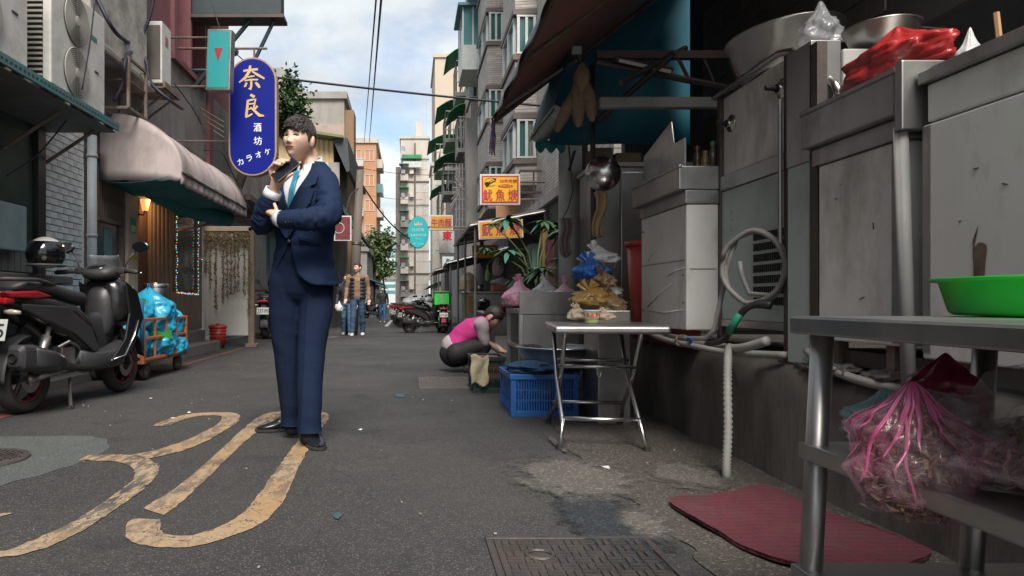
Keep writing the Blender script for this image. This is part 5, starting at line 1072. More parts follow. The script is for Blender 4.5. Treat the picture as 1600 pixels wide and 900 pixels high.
dr_ = thing('dark_red_bag', 'dark crimson knotted bag behind the clear plastic sheet', 'bag', (.95, 1.22, .51)); part(dr_, 'sack', bag(MB(), (.95, 1.21, .59), (.06, .05, .06), 6, 18, .3, .3), bagmat('crimson_bag', (.24, .01, .05), (.15, .008, .035)), smooth=True)
cf = thing('clear_sheet', 'crumpled clear plastic sheet lying over the scrap bags', 'plastic sheet', (.9, 1.0, .6))
part(cf, 'film', MB().grid(lambda u, v: (.78 + .40 * u, 1.10 - .3 * v + .05 * u, .585 + .13 * u * (1 - .3 * v) + .035 * nz((u * 3, v * 3, 0), 1.6) + .012 * nz((u * 9, v * 9, 2), 1.5) - .03 * v), 34, 24), clear, smooth=True)
# ---- red mat
mp_ = [PG(a, b) for a, b in ((1045, 790), (1095, 783), (1150, 776), (1192, 768), (1240, 785), (1330, 822), (1450, 868), (1380, 905), (1300, 905), (1215, 886), (1160, 862), (1100, 828))]
mp_ = smooth_path([mp_[-1]] + mp_ + mp_[:2], 6)[6:-6]; mp_.pop()
q = [(v.x + .012 * nz((v.x, v.y, 3), 9), v.y + .015 * nz((v.x, v.y, 7), 9), .018 + .012 * nz((v.x, v.y, 0), 5)) for v in mp_]
def matm():
    m = mat('mat_red', (.11, .016, .027), .85, 0, (.065, .013, .02), 5, .6, dirt=(.05, .03, .03), dsc=4, damt=.7); t = m.node_tree; b = t.nodes['Principled BSDF']
    wv = t.nodes.new('ShaderNodeTexVoronoi'); wv.inputs['Scale'].default_value = 48; tcn = t.nodes.new('ShaderNodeTexCoord'); mpn = t.nodes.new('ShaderNodeMapping'); mpn.inputs['Scale'].default_value = (1, .55, 1); t.links.new(tcn.outputs['Object'], mpn.inputs[0]); t.links.new(mpn.outputs[0], wv.inputs[0]); wv.inputs['Randomness'].default_value = .15
    bp = t.nodes.new('ShaderNodeBump'); bp.inputs['Strength'].default_value = 1; bp.inputs['Distance'].default_value = .012; t.links.new(wv.outputs[0], bp.inputs['Height']); t.links.new(bp.outputs[0], b.inputs['Normal']); return m
mo = single('door_mat', MB().add(q, [tuple(range(len(q)))]), matm(), 'dark red woven rubber mat on the ground by the low wall', 'mat', solid=.012)
# ================================================================== BACKGROUND BUILDINGS
def tile_mat(name, c, c2, pitch=.085):
    m = mat(name, c, .7, 0, c2, .9, .6, stretch=(1, 1, .6), dirt=tuple(x * .45 for x in c), dsc=.8, damt=.55); t = m.node_tree; b = t.nodes['Principled BSDF']
    src = b.inputs['Base Color'].links[0].from_socket
    tcn = t.nodes.new('ShaderNodeTexCoord'); sp = t.nodes.new('ShaderNodeSeparateXYZ'); t.links.new(tcn.outputs['Object'], sp.inputs[0])
    def mth(op, a, b_=None):
        n = t.nodes.new('ShaderNodeMath'); n.operation = op
        for i, q in enumerate((a, b_)):
            if q is None: continue
            if isinstance(q, (int, float)): n.inputs[i].default_value = q
            else: t.links.new(q, n.inputs[i])
        return n.outputs[0]
    zf = mth('FRACT', mth('DIVIDE', sp.outputs[2], pitch)); ln = mth('GREATER_THAN', zf, .80)
    row = mth('FLOOR', mth('DIVIDE', sp.outputs[2], pitch)); xs = mth('FLOOR', mth('ADD', mth('MULTIPLY', row, .5), mth('MULTIPLY', mth('ADD', sp.outputs[0], sp.outputs[1]), 3.4)))
    wn = t.nodes.new('ShaderNodeTexWhiteNoise'); wn.noise_dimensions = '2D'; cb_ = t.nodes.new('ShaderNodeCombineXYZ'); t.links.new(row, cb_.inputs[0]); t.links.new(xs, cb_.inputs[1]); t.links.new(cb_.outputs[0], wn.inputs[0])
    vr = mth('ADD', mth('MULTIPLY', wn.outputs[0], .30), .82)
    k = mth('MULTIPLY', vr, mth('SUBTRACT', 1, mth('MULTIPLY', ln, .55)))
    vm = t.nodes.new('ShaderNodeVectorMath'); vm.operation = 'SCALE'; t.links.new(src, vm.inputs[0]); t.links.new(k, vm.inputs['Scale']); t.links.new(vm.outputs[0], b.inputs['Base Color'])
    bp = t.nodes.new('ShaderNodeBump'); bp.inputs['Strength'].default_value = .6; bp.inputs['Distance'].default_value = .02; bp.invert = True; t.links.new(ln, bp.inputs['Height']); t.links.new(bp.outputs[0], b.inputs['Normal'])
    return m
bay_tile = tile_mat('bay_tile', (.41, .37, .335), (.34, .305, .275))
trim_m = mat('trim_brown', (.15, .115, .10), .8, 0, (.10, .08, .07), 3, dirt=(.05, .04, .04))
frame_w = mat('frame_white', (.52, .54, .53), .5)
conc_light = mat('conc_light', (.36, .34, .31), .85, 0, (.25, .235, .215), .8, .6, stretch=(1, 1, .4), dirt=(.10, .095, .09), dsc=.9, damt=.7, bump=.2, bsc=8)
cream_wall = mat('cream_wall', (.52, .47, .42), .8, 0, (.42, .375, .33), .4, .6, stretch=(1, 1, .35), dirt=(.18, .16, .14), dsc=.5, damt=.6)
grey_wall = mat('grey_wall', (.27, .26, .25), .85, 0, (.19, .18, .17), .7, .6, stretch=(1, 1, .4), dirt=(.08, .075, .07), dsc=.9, damt=.75)
green_sheet = mat('green_sheet', (.03, .27, .09), .5, 0, (.02, .17, .06), 2, .7)
cage_m = mat('cage_white', (.42, .41, .39), .6, .1, (.28, .22, .18), 5, .7)
teal_glass = mat('teal_glass', (.10, .26, .27), .15, 0, (.06, .17, .18), .7, .6, spec=.8)
GW = {}
def window(par, c, wd_, ht, face='x-', panes=2, glass=None, curtain=False):
    # a sash window; face tells which way it looks
    glass = glass or glass_green; x, y, z = c; f = .05
    def bxx(mb, a0, a1, z0, z1, d0, d1):
        if face == 'y-': mb.bx(x + a0, x + a1, y + d0, y + d1, z + z0, z + z1)
        else: s = -1 if face == 'x-' else 1; mb.bx(*sorted((x - s * d0 * -1 if 0 else x + (d0 if face == 'x-' else -d0), x + (d1 if face == 'x-' else -d1))), y + a0, y + a1, z + z0, z + z1)
    w_ = MB(); bxx(w_, -wd_ / 2, wd_ / 2, 0, ht, .03, .05); o = part(par, 'window', w_, glass)
    m = MB(); bxx(m, -wd_ / 2 - f, wd_ / 2 + f, -f, 0, -.04, .05); bxx(m, -wd_ / 2 - f, wd_ / 2 + f, ht, ht + f, -.04, .05)
    for k in range(panes + 1):
        a = -wd_ / 2 + wd_ * k / panes; bxx(m, a - f * .75, a + f * .75, 0, ht, -.035, .052)
    part(o, 'window_frame', m, frame_w)
    return o
# ---- bay-window apartment block on the right
ab_ = thing('bay_window_block', 'tall pale brick-tiled apartment block with stacked bay windows', 'building', (3.6, 25, 0))
part(ab_, 'main_wall', MB().bx(3.6, 9, 8.3, 18.4, -.4, 9).bx(3.6, 9, 18.4, 34, -.4, 24), bay_tile)
for bi, (ya, yb, zlo, floors) in enumerate(((19.4, 21.9, 4.05, 6), (26.2, 29.9, 4.3, 6), (33.4, 35.5, 3.9, 4))):
    plan = lambda o: [(3.62, ya - .06 - o), (3.0 - o, ya - o), (3.0 - o, yb + o), (3.62, yb + .4 + o)]
    for f_ in range(floors):
        zs0 = 4.8 + 2.95 * f_; zh = zs0 + 1.12; zn = zs0 + 2.95
        if f_ == 0: part(ab_, 'bay_band', MB().prism(plan(0), zlo, zs0, 'z'), bay_tile)
        part(ab_, 'bay_band', MB().prism(plan(0), zh, zn, 'z'), bay_tile)
        part(ab_, 'sill_trim', MB().prism(plan(.07), zs0 - .16, zs0, 'z'), trim_m)
        part(ab_, 'head_trim', MB().prism(plan(.07), zh, zh + .16, 'z'), trim_m)
        part(ab_, 'bay_core', MB().prism(plan(-.12), zs0, zh, 'z'), glass_dark)
        ym = (ya + yb) / 2
        for k in range(2): window(ab_, (3.0, ya + (yb - ya) * (.27 + .46 * k), zs0 + .05), (yb - ya) * .40, 1.0, 'x-', 1)
        wdw = window(ab_, (3.31, ya - .06, zs0 + .05), .46, 1.0, 'y-', 2)
        if (f_ + bi) % 2 == 0: part(wdw, 'curtain', MB().grid(lambda u, v: (3.32 + .2 * u, ya - .025 + .015 * math.sin(u * 22), zs0 + .06 + .98 * v), 16, 1), mat('grey_curtain', (.32, .28, .26), .9), smooth=True)
part(ab_, 'drain_pipe', MB().tube([(3.5, 24.0, 0), (3.5, 24.0, 24)], .09, 10), mat('pipe_teal', (.16, .30, .30), .6))
part(ab_, 'drain_pipe', MB().tube([(3.45, 23.3, 2), (3.45, 23.3, 24)], .06, 8), conc_light)
# glass oriels
for (Y0, Y1, z0, z1, X0, lab) in ((30.5, 33, 11.3, 13.9, 2.35, 'lower'), (29.2, 32, 14.6, 17.5, 2.6, 'upper')):
    orl = part(ab_, 'glass_oriel', MB().bx(X0, 3.62, Y0, Y1, z0 - .2, z0 + .9), frame_w)
    part(orl, 'oriel_glazing', MB().bx(X0 + .03, 3.6, Y0 + .03, Y1 - .03, z0 + .9, z1), teal_glass)
    m = MB()
    for y in (Y0, (Y0 + Y1) / 2, Y1 - .07): m.bx(X0, X0 + .07, y, y + .07, z0 + .9, z1)
    for x in (X0 + .45, X0 + .95): m.bx(x, x + .07, Y0 - .01, Y0 + .05, z0 + .9, z1)
    part(orl, 'oriel_frame', m, frame_w); part(orl, 'oriel_roof', MB().bx(X0 - .2, 3.62, Y0 - .2, Y1 + .2, z1, z1 + .12), teal_metal)
# ---- balconied grey block further on
gb_ = thing('balcony_block', 'grey concrete block with caged balconies and green canopies', 'building', (3.2, 46, 0))
part(gb_, 'wall', MB().bx(3.3, 9, 34.1, 62, -.4, 13.5).bx(2.9, 3.3, 38, 46, -.4, 8.5), grey_wall)
part(gb_, 'cladding', MB().bx(2.98, 3.3, 36.2, 38, 8.6, 11.6), mat('corrugated_cream', (.42, .36, .28), .7))
laundry_m = mat('laundry_mix', (.35, .35, .38), .9, 0, (.12, .16, .22), 4, .9)
def balcony(y0, y1, z, X0, canopy=True):
    b = part(gb_, 'balcony', MB().bx(X0, 3.32, y0, y1, z - .18, z), conc_light)
    m = MB(); h = 1.7
    for k in range(13):
        y = y0 + (y1 - y0) * k / 12; m.bx(X0, X0 + .035, y, y + .05, z, z + h)
    for k in range(5):
        x = X0 + (3.3 - X0) * k / 5; m.bx(x, x + .035, y0, y0 + .04, z, z + h)
    for q_ in (0, .33, .66, 1): m.bx(X0 - .01, X0 + .045, y0, y1, z + h * q_ - .02, z + h * q_ + .03); m.bx(X0, 3.3, y0 - .01, y0 + .05, z + h * q_ - .02, z + h * q_ + .03)
    part(b, 'cage', m, cage_m)
    if canopy:
        part(b, 'green_canopy', MB().grid(lambda u, v: (X0 - .55 + v * (3.4 - X0 + .5), y0 - .2 + (y1 - y0 + .4) * u + 0, z + h + .1 + .55 * math.sin(min(v * 1.5, 1) * 1.57) + .03 * math.sin(u * 60)), 60, 6), green_sheet, smooth=True, solid=.03)
    part(b, 'laundry', MB().bx(X0 + .3, X0 + .36, y0 + .4, y1 - .5, z + .5, z + 1.4), mat('laundry_mix', (.35, .35, .38), .9, 0, (.12, .16, .22), 4, .9))
for a in ((36.5, 39, 11.9, 2.5), (36.5, 39, 8.9, 2.6), (41.5, 45, 10.6, 2.2), (41.5, 45, 7.4, 2.1), (49, 53, 10.3, 1.9), (49, 53, 6.8, 2.1)): balcony(*a)
fg = part(gb_, 'fan_grille', MB().bx(2.2, 2.24, 33.6, 35.6, 4.2, 4.25), cage_m)
m = MB()
for k in range(9): m.tube([(2.6, 34.0, 6.4), (2.0 + .04 * k, 34.0, 5.2 + .3 * k)], .03, 5)
for k in range(6): m.bx(2.3 + .16 * k, 2.34 + .16 * k, 34.0, 34.05, 4.3, 7.6)
for k in range(7): m.bx(2.25, 3.2, 33.98, 34.03, 4.3 + .5 * k, 4.34 + .5 * k)
part(fg, 'grille_bars', m, cage_m)
part(gb_, 'street_panel', MB().bx(2.75, 3.4, 33.0, 34.0, -.4, 9.6), conc_light)
def simple_block(name, label, x0, x1, y0, y1, z1, m_, wins=(), cat='building', z0=-.4, extra=None):
    t = thing(name, label, cat, ((x0 + x1) / 2, y0, 0)); part(t, 'wall', MB().bx(x0, x1, y0, y1, z0, z1), m_)
    part(t, 'parapet', MB().bx(x0 - .15, x1 + .15, y0 - .15, y1 + .15, z1, z1 + .35), m_)
    for (face, cs, wd_, ht, pn) in wins:
        for c in cs: window(t, c, wd_, ht, face, pn, glass_dark if pn == 1 else teal_glass)
    return t
simple_block('beige_tower', 'plain beige tower block rising behind the green canopies', 2.6, 6, 70, 80, 25.7, mat('beige_render', (.50, .42, .33), .85, 0, (.44, .37, .29), .3, .5), [('x-', [(2.6, 74, 8 + 3 * k) for k in range(4)], 1.2, 1.2, 2)])
wb = simple_block('white_apartments', 'pale apartment block closing the lane with a green-edged balcony', -1.2, 2.6, 92, 104, 22.6, cream_wall, [('y-', [(.9 - .0, 92, 18.5 - 3.1 * k) for k in range(6)] + [(2.0, 92, 18.5 - 3.1 * k) for k in range(6)], .7, 1.1, 2)])
part(wb, 'roof_box', MB().bx(.8, 1.7, 93, 97, 22.6, 25.2), cream_wall); part(wb, 'green_edge', MB().bx(-1.0, 1.6, 91.2, 92, 19.8, 20.3), green_sheet); part(wb, 'balcony_rail', MB().bx(-.9, 1.6, 91.2, 91.4, 18.6, 19.4), frame_w)
part(wb, 'side_shade_wall', MB().bx(-1.9, -1.25, 93, 103, 0, 19), grey_wall)
for k in range(7):
    z = 1.2 + 3.1 * k; part(wb, 'floor_band', MB().bx(-1.25, 2.65, 91.9, 92, z, z + .22), trim_m if k % 2 else conc_light)
    if k < 6: part(wb, 'air_conditioner_box', MB().bx(.0, .55, 91.5, 92, z + 1.1, z + 1.65), ac_white); bo = part(wb, 'balcony', MB().bx(-1.2, -.2, 90.9, 92, z + .1, z + 1.0), cream_wall if k % 3 else grey_wall); part(bo, 'balcony_awning', MB().bx(-1.4, -.1, 90.5, 92, z + 2.2, z + 2.3), green_sheet if k in (1, 4) else teal_metal)
    part(wb, 'hanging_washing', MB().bx(-1.1, -.6, 90.8, 90.85, z + .9, z + 1.5), laundry_m)
part(wb, 'stain_pipe', MB().tube([(.72, 91.85, 0), (.72, 91.85, 22)], .1, 6), rust)
w2 = simple_block('narrow_pale_block', 'narrow stained pale block left of the grey balconies', 2.1, 3.2, 63, 69, 13.2, cream_wall, [('y-', [(2.65, 63, 2.5 + 3 * k) for k in range(4)], .5, .9, 1)])
# ---- left far buildings
lw_ = thing('grey_shop_row', 'grey low shop row on the left behind the suited man', 'building', (-3.6, 16, 0))
part(lw_, 'wall', MB().bx(-7, -3.4, 12.4, 21.8, -.3, 4.3), plaster_grey)
for k, y in enumerate((13.2, 15.2, 17.2, 19.4)): part(lw_, 'shutter', MB().bx(-3.42, -3.36, y - .8, y + .8, 0, 2.3), steel_dull if k % 2 else teal_metal)
part(lw_, 'roof_edge', MB().bx(-3.5, -2.9, 12.4, 21.8, 2.6, 2.7), rust)
yh = thing('yellow_corrugated_house', 'tan corrugated upper house with overhanging mossy roof', 'building', (-4.2, 22, 0))
part(yh, 'lower_wall', MB().bx(-8, -3.0, 22.2, 33, -.4, 3.9), grey_wall)
cor = MB(); n = 46
cor.grid(lambda u, v: (-6 + 3.55 * u, 22.0 + .02 * math.sin(u * n * 3.0), 3.9 + (2.55 - .55 * u) * v), 200, 1)
part(yh, 'corrugated_wall', cor, mat('corrugated_tan', (.55, .40, .22), .7, 0, (.46, .33, .19), 1, dirt=(.22, .16, .1), dsc=.9))
part(yh, 'side_wall', MB().prism([(22.0, 3.9), (32, 3.9), (32, 5.9), (22.0, 5.9)], -2.5, -2.46, 'x'), mat('corrugated_tan', (.5,) * 3))
part(yh, 'roof', MB().prism([(-6.2, 6.62), (-2.1, 5.98), (-2.1, 5.9), (-6.2, 6.5)], 21.5, 33, 'y'), mat('roof_moss', (.20, .22, .10), .9, 0, (.13, .13, .09), 2))
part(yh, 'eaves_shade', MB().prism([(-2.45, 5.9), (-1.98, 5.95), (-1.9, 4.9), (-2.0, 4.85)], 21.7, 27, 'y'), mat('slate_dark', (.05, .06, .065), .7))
part(yh, 'lower_lean_to', MB().prism([(-2.45, 4.2), (-2.4, 4.3), (-1.72, 3.1), (-1.8, 3.05)], 22.5, 30, 'y'), mat('slate_dark', (.05,) * 3))
ww = window(yh, (-2.95, 21.95, 4.0), .62, 1.15, 'y-', 1, mat('poster_glass', (.45, .10, .13), .3, 0, (.55, .5, .5), 5, .9)); part(ww, 'blind', MB().bx(-3.2, -2.7, 21.9, 21.93, 4.75, 5.15), frame_w)
part(yh, 'white_patch_panel', MB().bx(-2.6, -2.25, 21.9, 21.96, 4.2, 5.2), conc_light)
cbk = simple_block('concrete_block', 'bare grey concrete block with brown corner strip behind the tan house', -9, -3.35, 35, 38, 11.1, conc_light, [('x-', [], 1, 1, 1)])
part(cbk, 'pink_band', MB().bx(-9, -3.34, 34.96, 35.0, 8.9, 9.8), mat('pink_conc', (.42, .33, .29), .85)); part(cbk, 'brown_corner', MB().bx(-3.8, -2.88, 35.2, 36.6, -.4, 10.6), mat('brown_tile', (.27, .16, .09), .8, 0, (.2, .12, .07), 2))
part(cbk, 'sloped_flank', MB().prism([(-7.8, 12.3), (-6.2, 12.2), (-4.3, 7), (-7.8, 7)], 33.6, 34.9, 'y'), conc_light)
ob = thing('orange_apartments', 'orange-brown tiled apartment tower with pale balconies at the lane end', 'building', (-5.5, 85, 0))
part(ob, 'wall', MB().bx(-7.6, -4.15, 85, 97, -.4, 20.4), mat('orange_tile', (.46, .245, .13), .8, 0, (.38, .20, .11), .6, dirt=(.2, .12, .08), dsc=.6)); part(ob, 'parapet', MB().bx(-7.8, -3.95, 84.8, 97, 20.4, 21.0), cream_wall)
for k in range(6):
    z = 2.4 + k * 3.1
    for x in (-6.6, -5.0): window(ob, (x, 84.98, z + .3), 1.1, 1.3, 'y-', 2, teal_glass)
    bo = part(ob, 'balcony', MB().bx(-7.3, -5.7, 84.2, 85, z - .5, z + (.35 if k % 2 else .1)), cream_wall); part(bo, 'rail', MB().bx(-7.35, -5.65, 84.15, 84.22, z + .35, z + .45), frame_w)
    part(ob, 'side_balcony', MB().bx(-4.2, -3.4, 86, 90, z - .4, z + .7), cream_wall if k % 2 else teal_glass)
tw = thing('distant_tower', 'distant white and blue banded high-rise at the lane end', 'building', (-5.8, 210, 0))
part(tw, 'wall', MB().bx(-8.6, -4.4, 210, 222, -1, 21.5), mat('tower_white', (.56, .58, .60), .7))
for k in range(10): part(tw, 'window_band', MB().bx(-8.65, -4.35, 209.9, 210.3, 3 + k * 1.85, 3.95 + k * 1.85), teal_glass)
fb = thing('footbridge', 'pale footbridge with blue glass railing crossing the far end of the lane', 'bridge', (-3, 118, 0))
part(fb, 'deck', MB().bx(-9, 4, 118, 121, 4.4, 5.6), conc_light); part(fb, 'glass_rail', MB().bx(-9, 4, 117.9, 118, 5.8, 7.6), mat('bridge_glass', (.22, .45, .55), .2, 0, (.3, .5, .58), 1)); part(fb, 'top_rail', MB().bx(-9, 4, 117.8, 118, 7.6, 7.75).bx(-9, 4, 117.85, 118.0, 5.6, 5.8), frame_w)
m = MB()
for k in range(14): m.bx(-9 + k, -8.9 + k, 117.8, 117.9, 5.6, 7.7)
part(fb, 'rail_posts', m, frame_w)
for x in (-6, 1.5): part(fb, 'pier', MB().bx(x, x + 1, 118.5, 120, -1, 4.4), conc_light)
# small far shopfronts so the lane stays lined
for i, (x0, x1, y0, y1, z1, m_, lab) in enumerate(((-8, -3.3, 53, 66, 4.6, grey_wall, 'low grey shophouse on the left beyond the concrete block'), (-8, -3.6, 67, 82, 3.4, cream_wall, 'low pale shophouse in front of the orange tower'), (2.9, 8, 62.2, 90, 5.2, grey_wall, 'low grey shophouse beneath the beige tower'))):
    t = simple_block('shophouse', lab, x0, x1, y0, y1, z1, m_); s = 1 if x0 < 0 else -1; xe = x1 if x0 < 0 else x0
    part(t, 'awning', MB().prism([(xe, 2.6), (xe + s * 1.1, 2.15), (xe + s * 1.1, 2.1), (xe, 2.5)], y0 + .5, y1 - .5, 'y'), teal_cloth if i != 1 else rust); part(t, 'shutter', MB().bx(min(xe, xe + s * .05), max(xe, xe + s * .05), y0 + 1, y1 - 1, -.3, 2.1), steel_dull)
# ================================================================== TREES AND PLANTS
def foliage(mb, c, r, n, s, seed, clumps=14):
    rr = random.Random(seed); cs = []
    for k in range(clumps):
        d = Vector((rr.gauss(0, 1), rr.gauss(0, 1), rr.gauss(0, .8))).normalized() * rr.uniform(.25, .95); cs.append((Vector(c) + Vector((d.x * r[0], d.y * r[1], d.z * r[2])), rr.uniform(.22, .5)))
    for k in range(n):
        q, w_ = rr.choice(cs); p = q + Vector((rr.gauss(0, r[0] * w_ * .6), rr.gauss(0, r[1] * w_ * .6), rr.gauss(0, r[2] * w_ * .6)))
        d = Vector((rr.gauss(0, 1), rr.gauss(0, 1), rr.gauss(-.2, .7))).normalized(); sd_ = d.cross(Vector((rr.gauss(0, 1), rr.gauss(0, 1), 1))).normalized(); l_ = s * rr.uniform(.6, 1.3)
        mb.add([p, p + d * l_ * .5 + sd_ * l_ * .24, p + d * l_, p + d * l_ * .5 - sd_ * l_ * .24], [(0, 1, 2, 3)])
def leafmat(name, c, c2): 
    m = mat(name, c, .55, 0, c2, 1.5, .9, spec=.4); return m
leaf_a = leafmat('leaf_green', (.055, .11, .03), (.025, .06, .022)); leaf_b = leafmat('leaf_pale', (.12, .16, .06), (.06, .09, .03))
bark = mat('bark', (.09, .07, .055), .9, 0, (.06, .045, .035), 8, bump=.5, bsc=30)
def tree(label, base, h, c, r, n, s, seed, lm, clumps=14):
    t = thing('tree', label, 'tree', base); b = Vector(base); cc = Vector(c); tk = MB()
    tk.tube([b, b.lerp(Vector((cc.x, cc.y, b.z)), .3) + Vector((.05, 0, h * .3)), cc - Vector((0, 0, r[2] * .5)), cc + Vector((0, 0, r[2] * .5))], [.03 * h, .024 * h, .016 * h, .006 * h], 8)
    rr = random.Random(seed)
    for k in range(7): e = cc + Vector((rr.uniform(-.8, .8) * r[0], rr.uniform(-.8, .8) * r[1], rr.uniform(-.3, .8) * r[2])); tk.tube([cc - Vector((0, 0, r[2] * .5)), cc.lerp(e, .5) - Vector((0, 0, .1)), e], [.012 * h, .008 * h, .003 * h], 5)
    part(t, 'trunk', tk, bark); f = MB(); foliage(f, c, r, n, s, seed, clumps); part(t, 'crown', f, lm); return t
tree('leafy dark green tree leaning out behind the blue sign', (-3.1, 12.2, 2.7), 3, (-2.13, 12.2, 4.1), (.33, .4, .62), 2200, .10, 1, leaf_a, 22)
tree('round pale green tree in front of the orange tower', (-3.4, 62, -.2), 6, (-3.1, 62, 6.2), (1.5, 1.5, 2.0), 3000, .4, 2, leaf_b)
tree('second pale tree beneath the distant high-rise', (-2.6, 74, -.2), 5, (-2.9, 74, 4.3), (1.5, 1.5, 1.4), 2200, .4, 3, leaf_b)
# potted plant with hand-shaped leaves behind the bin cart
pt_ = thing('potted_plant', 'tall potted plant with splayed fingered leaves behind the bin cart', 'plant', (1.5, 8.2, 0))
part(pt_, 'pot', MB().lathe([(0, 0), (.16, 0), (.2, .38), (.22, .38), (.22, .42), (.19, .42), (.17, .36), (0, .34)], (1.5, 8.2, 0), 24), mat('pot_clay', (.17, .09, .06), .8))
tops = [(792, 342, 7.9, 1.0), (866, 352, 8.5, 1.0), (795, 392, 7.8, .9), (850, 345, 8.4, .8), (760, 388, 8.1, .5), (880, 405, 8.2, .8), (845, 420, 7.9, .9), (815, 430, 8.1, .8), (880, 360, 8.1, .9), (800, 440, 8.3, .6), (855, 445, 8.0, .8), (770, 350, 8.2, .45)]
stm = MB(); base = P(838, 470, 8.2); rr = random.Random(21); lm1 = leafmat('palm_green', (.05, .10, .03), (.028, .065, .03)); lm2 = leafmat('palm_teal', (.05, .17, .14), (.03, .10, .075))
L1, L2 = MB(), MB()
for i, (a, b, Y, k) in enumerate(tops):
    e = P(a, b, Y); mid = base.lerp(e, .5) + Vector((.10 * (base.x - e.x) * 2, 0, .08)); stm.tube([base, base.lerp(mid, .5), mid, mid.lerp(e, .5) + Vector((0, 0, .02)), e], [.02, .016, .013, .01, .006], 6)
    for j in range(18):
        ang = j / 18 * 6.28 + i; el = rr.uniform(-.45, .35); d = Vector((math.cos(ang), math.sin(ang) * .9, el)).normalized(); ln_ = rr.uniform(.19, .32) * k; sd_ = d.cross(Vector((0, 0, 1))).normalized(); dn = Vector((0, 0, -1))
        pts = []
        for q_ in range(6):
            f_ = q_ / 5; pts.append((e + d * ln_ * f_ + dn * (ln_ * .35 * f_ * f_), (.034 * k) * math.sin(math.pi * (.12 + .86 * f_)) + .002))
        vs = [p + sd_ * w_ for p, w_ in pts] + [p - sd_ * w_ for p, w_ in pts]; (L2 if rr.random() < .22 else L1).add(vs, [(q_, q_ + 1, 7 + q_, 6 + q_) for q_ in range(5)])
stm.tube([(1.5, 8.2, .36), (1.5, 8.2, .6), base], [.035, .03, .025], 8)
part(pt_, 'stems', stm, mat('plant_stem', (.10, .12, .05), .7), smooth=True); part(pt_, 'leaflets', L1, lm1, kind='stuff', solid=.002); part(pt_, 'pale_leaflets', L2, lm2, kind='stuff', solid=.002)
# ================================================================== SIGNS AND STALLS ON THE RIGHT
def board(name, label, x0, x1, z0, z1, Y, border, face, rim=.05, th=.14):
    t = thing(name, label, 'sign', ((x0 + x1) / 2, Y, z0)); part(t, 'case', MB().bx(x0, x1, Y, Y + th, z0, z1), border, bev=.01)
    part(t, 'face', MB().bx(x0 + rim, x1 - rim, Y - .008, Y, z0 + rim, z1 - rim), face); return t
swhite = mat('sign_case_white', (.62, .62, .60), .5); yel = mat('sign_yellow', (.78, .42, .02), .45, 0, (.72, .37, .02), 1); orn = mat('sign_orange', (.70, .31, .02), .45, 0, (.62, .27, .02), 1); sred = mat('sign_red', (.50, .035, .04), .5); smar = mat('sign_maroon', (.38, .06, .09), .5)
a = P(750, 320, 18); b = P(813, 272, 18)
sg = board('squid_sign', 'yellow squid sign with a squid drawing and red characters', a.x, b.x, a.z, b.z, 18, swhite, sred, .045)
part(sg, 'yellow_face', MB().bx(a.x + .085, b.x - .085, 17.984, 17.99, a.z + .085, b.z - .085), yel)
tx = MB(); W_, H_ = b.x - a.x, b.z - a.z
for k, ch_ in enumerate('魷魚焿'): put_text(tx, ch_, (a.x + W_ * (.19 + .31 * k), 17.98, a.z + H_ * .31), W_ * .22, H_ * .37, bold=.025)
part(sg, 'small_lettering', put_text(MB(), '50年老舖', (a.x + W_ * .70, 17.98, a.z + H_ * .77), W_ * .42, H_ * .12, bold=.02), sred); part(sg, 'red_lettering', tx, sred, kind='stuff')
part(sg, 'red_pill', MB().prism([(a.x + W_ * (.63 + .19 * math.cos(k * .393)), a.z + H_ * (.61 + .055 * math.sin(k * .393))) for k in range(16)], 17.978, 17.982, 'y'), sred)
part(sg, 'pill_lettering', put_text(MB(), '獨家口味', (a.x + W_ * .63, 17.974, a.z + H_ * .61), W_ * .3, H_ * .075, bold=.01), yel)
sq = MB(); cx, cz = a.x + W_ * .27, a.z + H_ * .74; dd = Vector((.87, 0, .5)); nn = Vector((-.5, 0, .87)); o_ = Vector((cx, 17.978, cz)); u_ = W_ * .16
body = [(1.0, .02), (.62, .34), (.58, .16), (-.2, .24), (-.42, .12), (-.42, -.14), (-.2, -.26), (.55, -.2), (.55, -.38)]
sq.add([o_ + dd * (p * u_) + nn * (q_ * u_) for p, q_ in body], [tuple(range(len(body)))])
for k in range(6): sq.tube([o_ + dd * (-.4 * u_) + nn * ((-.2 + .08 * k) * u_), o_ + dd * (-.7 * u_) + nn * ((-.35 + .14 * k) * u_), o_ + dd * (-1.0 * u_) + nn * ((-.3 + .11 * k) * u_)], .008, 4)
for k in range(20): 
    a0 = .6 + k * .24; a1 = a0 + .24; sq.tube([o_ + Vector((math.cos(a0) * u_ * .95, 0, math.sin(a0) * u_ * .62)), o_ + Vector((math.cos(a1) * u_ * .95, 0, math.sin(a1) * u_ * .62))], .005, 4)
part(sg, 'squid_drawing', sq, mat('ink_black', (.03, .025, .02), .6)); ln = MB()
for k in range(3): ln.tube([o_ + Vector((0, -.006, 0)) + dd * (-.15 * u_) + nn * ((.1 - .1 * k) * u_), o_ + Vector((0, -.006, 0)) + dd * (.6 * u_) + nn * ((.05 - .06 * k) * u_)], .006, 4)
part(sg, 'squid_highlights', ln, yel)
part(sg, 'hanger', MB().tube([(a.x + .2, 18.1, a.z), (a.x + .0, 18.1, a.z - .35)], .03, 6).tube([(b.x, 18.07, b.z - .2), (3.6, 18.07, b.z - .2)], .03, 6).tube([(b.x, 18.07, a.z + .15), (3.6, 18.07, a.z + .15)], .03, 6), rust)
a = P(748, 373, 15.1); b = P(818, 344, 15.1); sg2 = board('squid_sign', 'lower tilted yellow sign with maroon characters under the stall roof', a.x, b.x, a.z, b.z, 15.08, swhite, orn, .03, .1)
tx = MB()
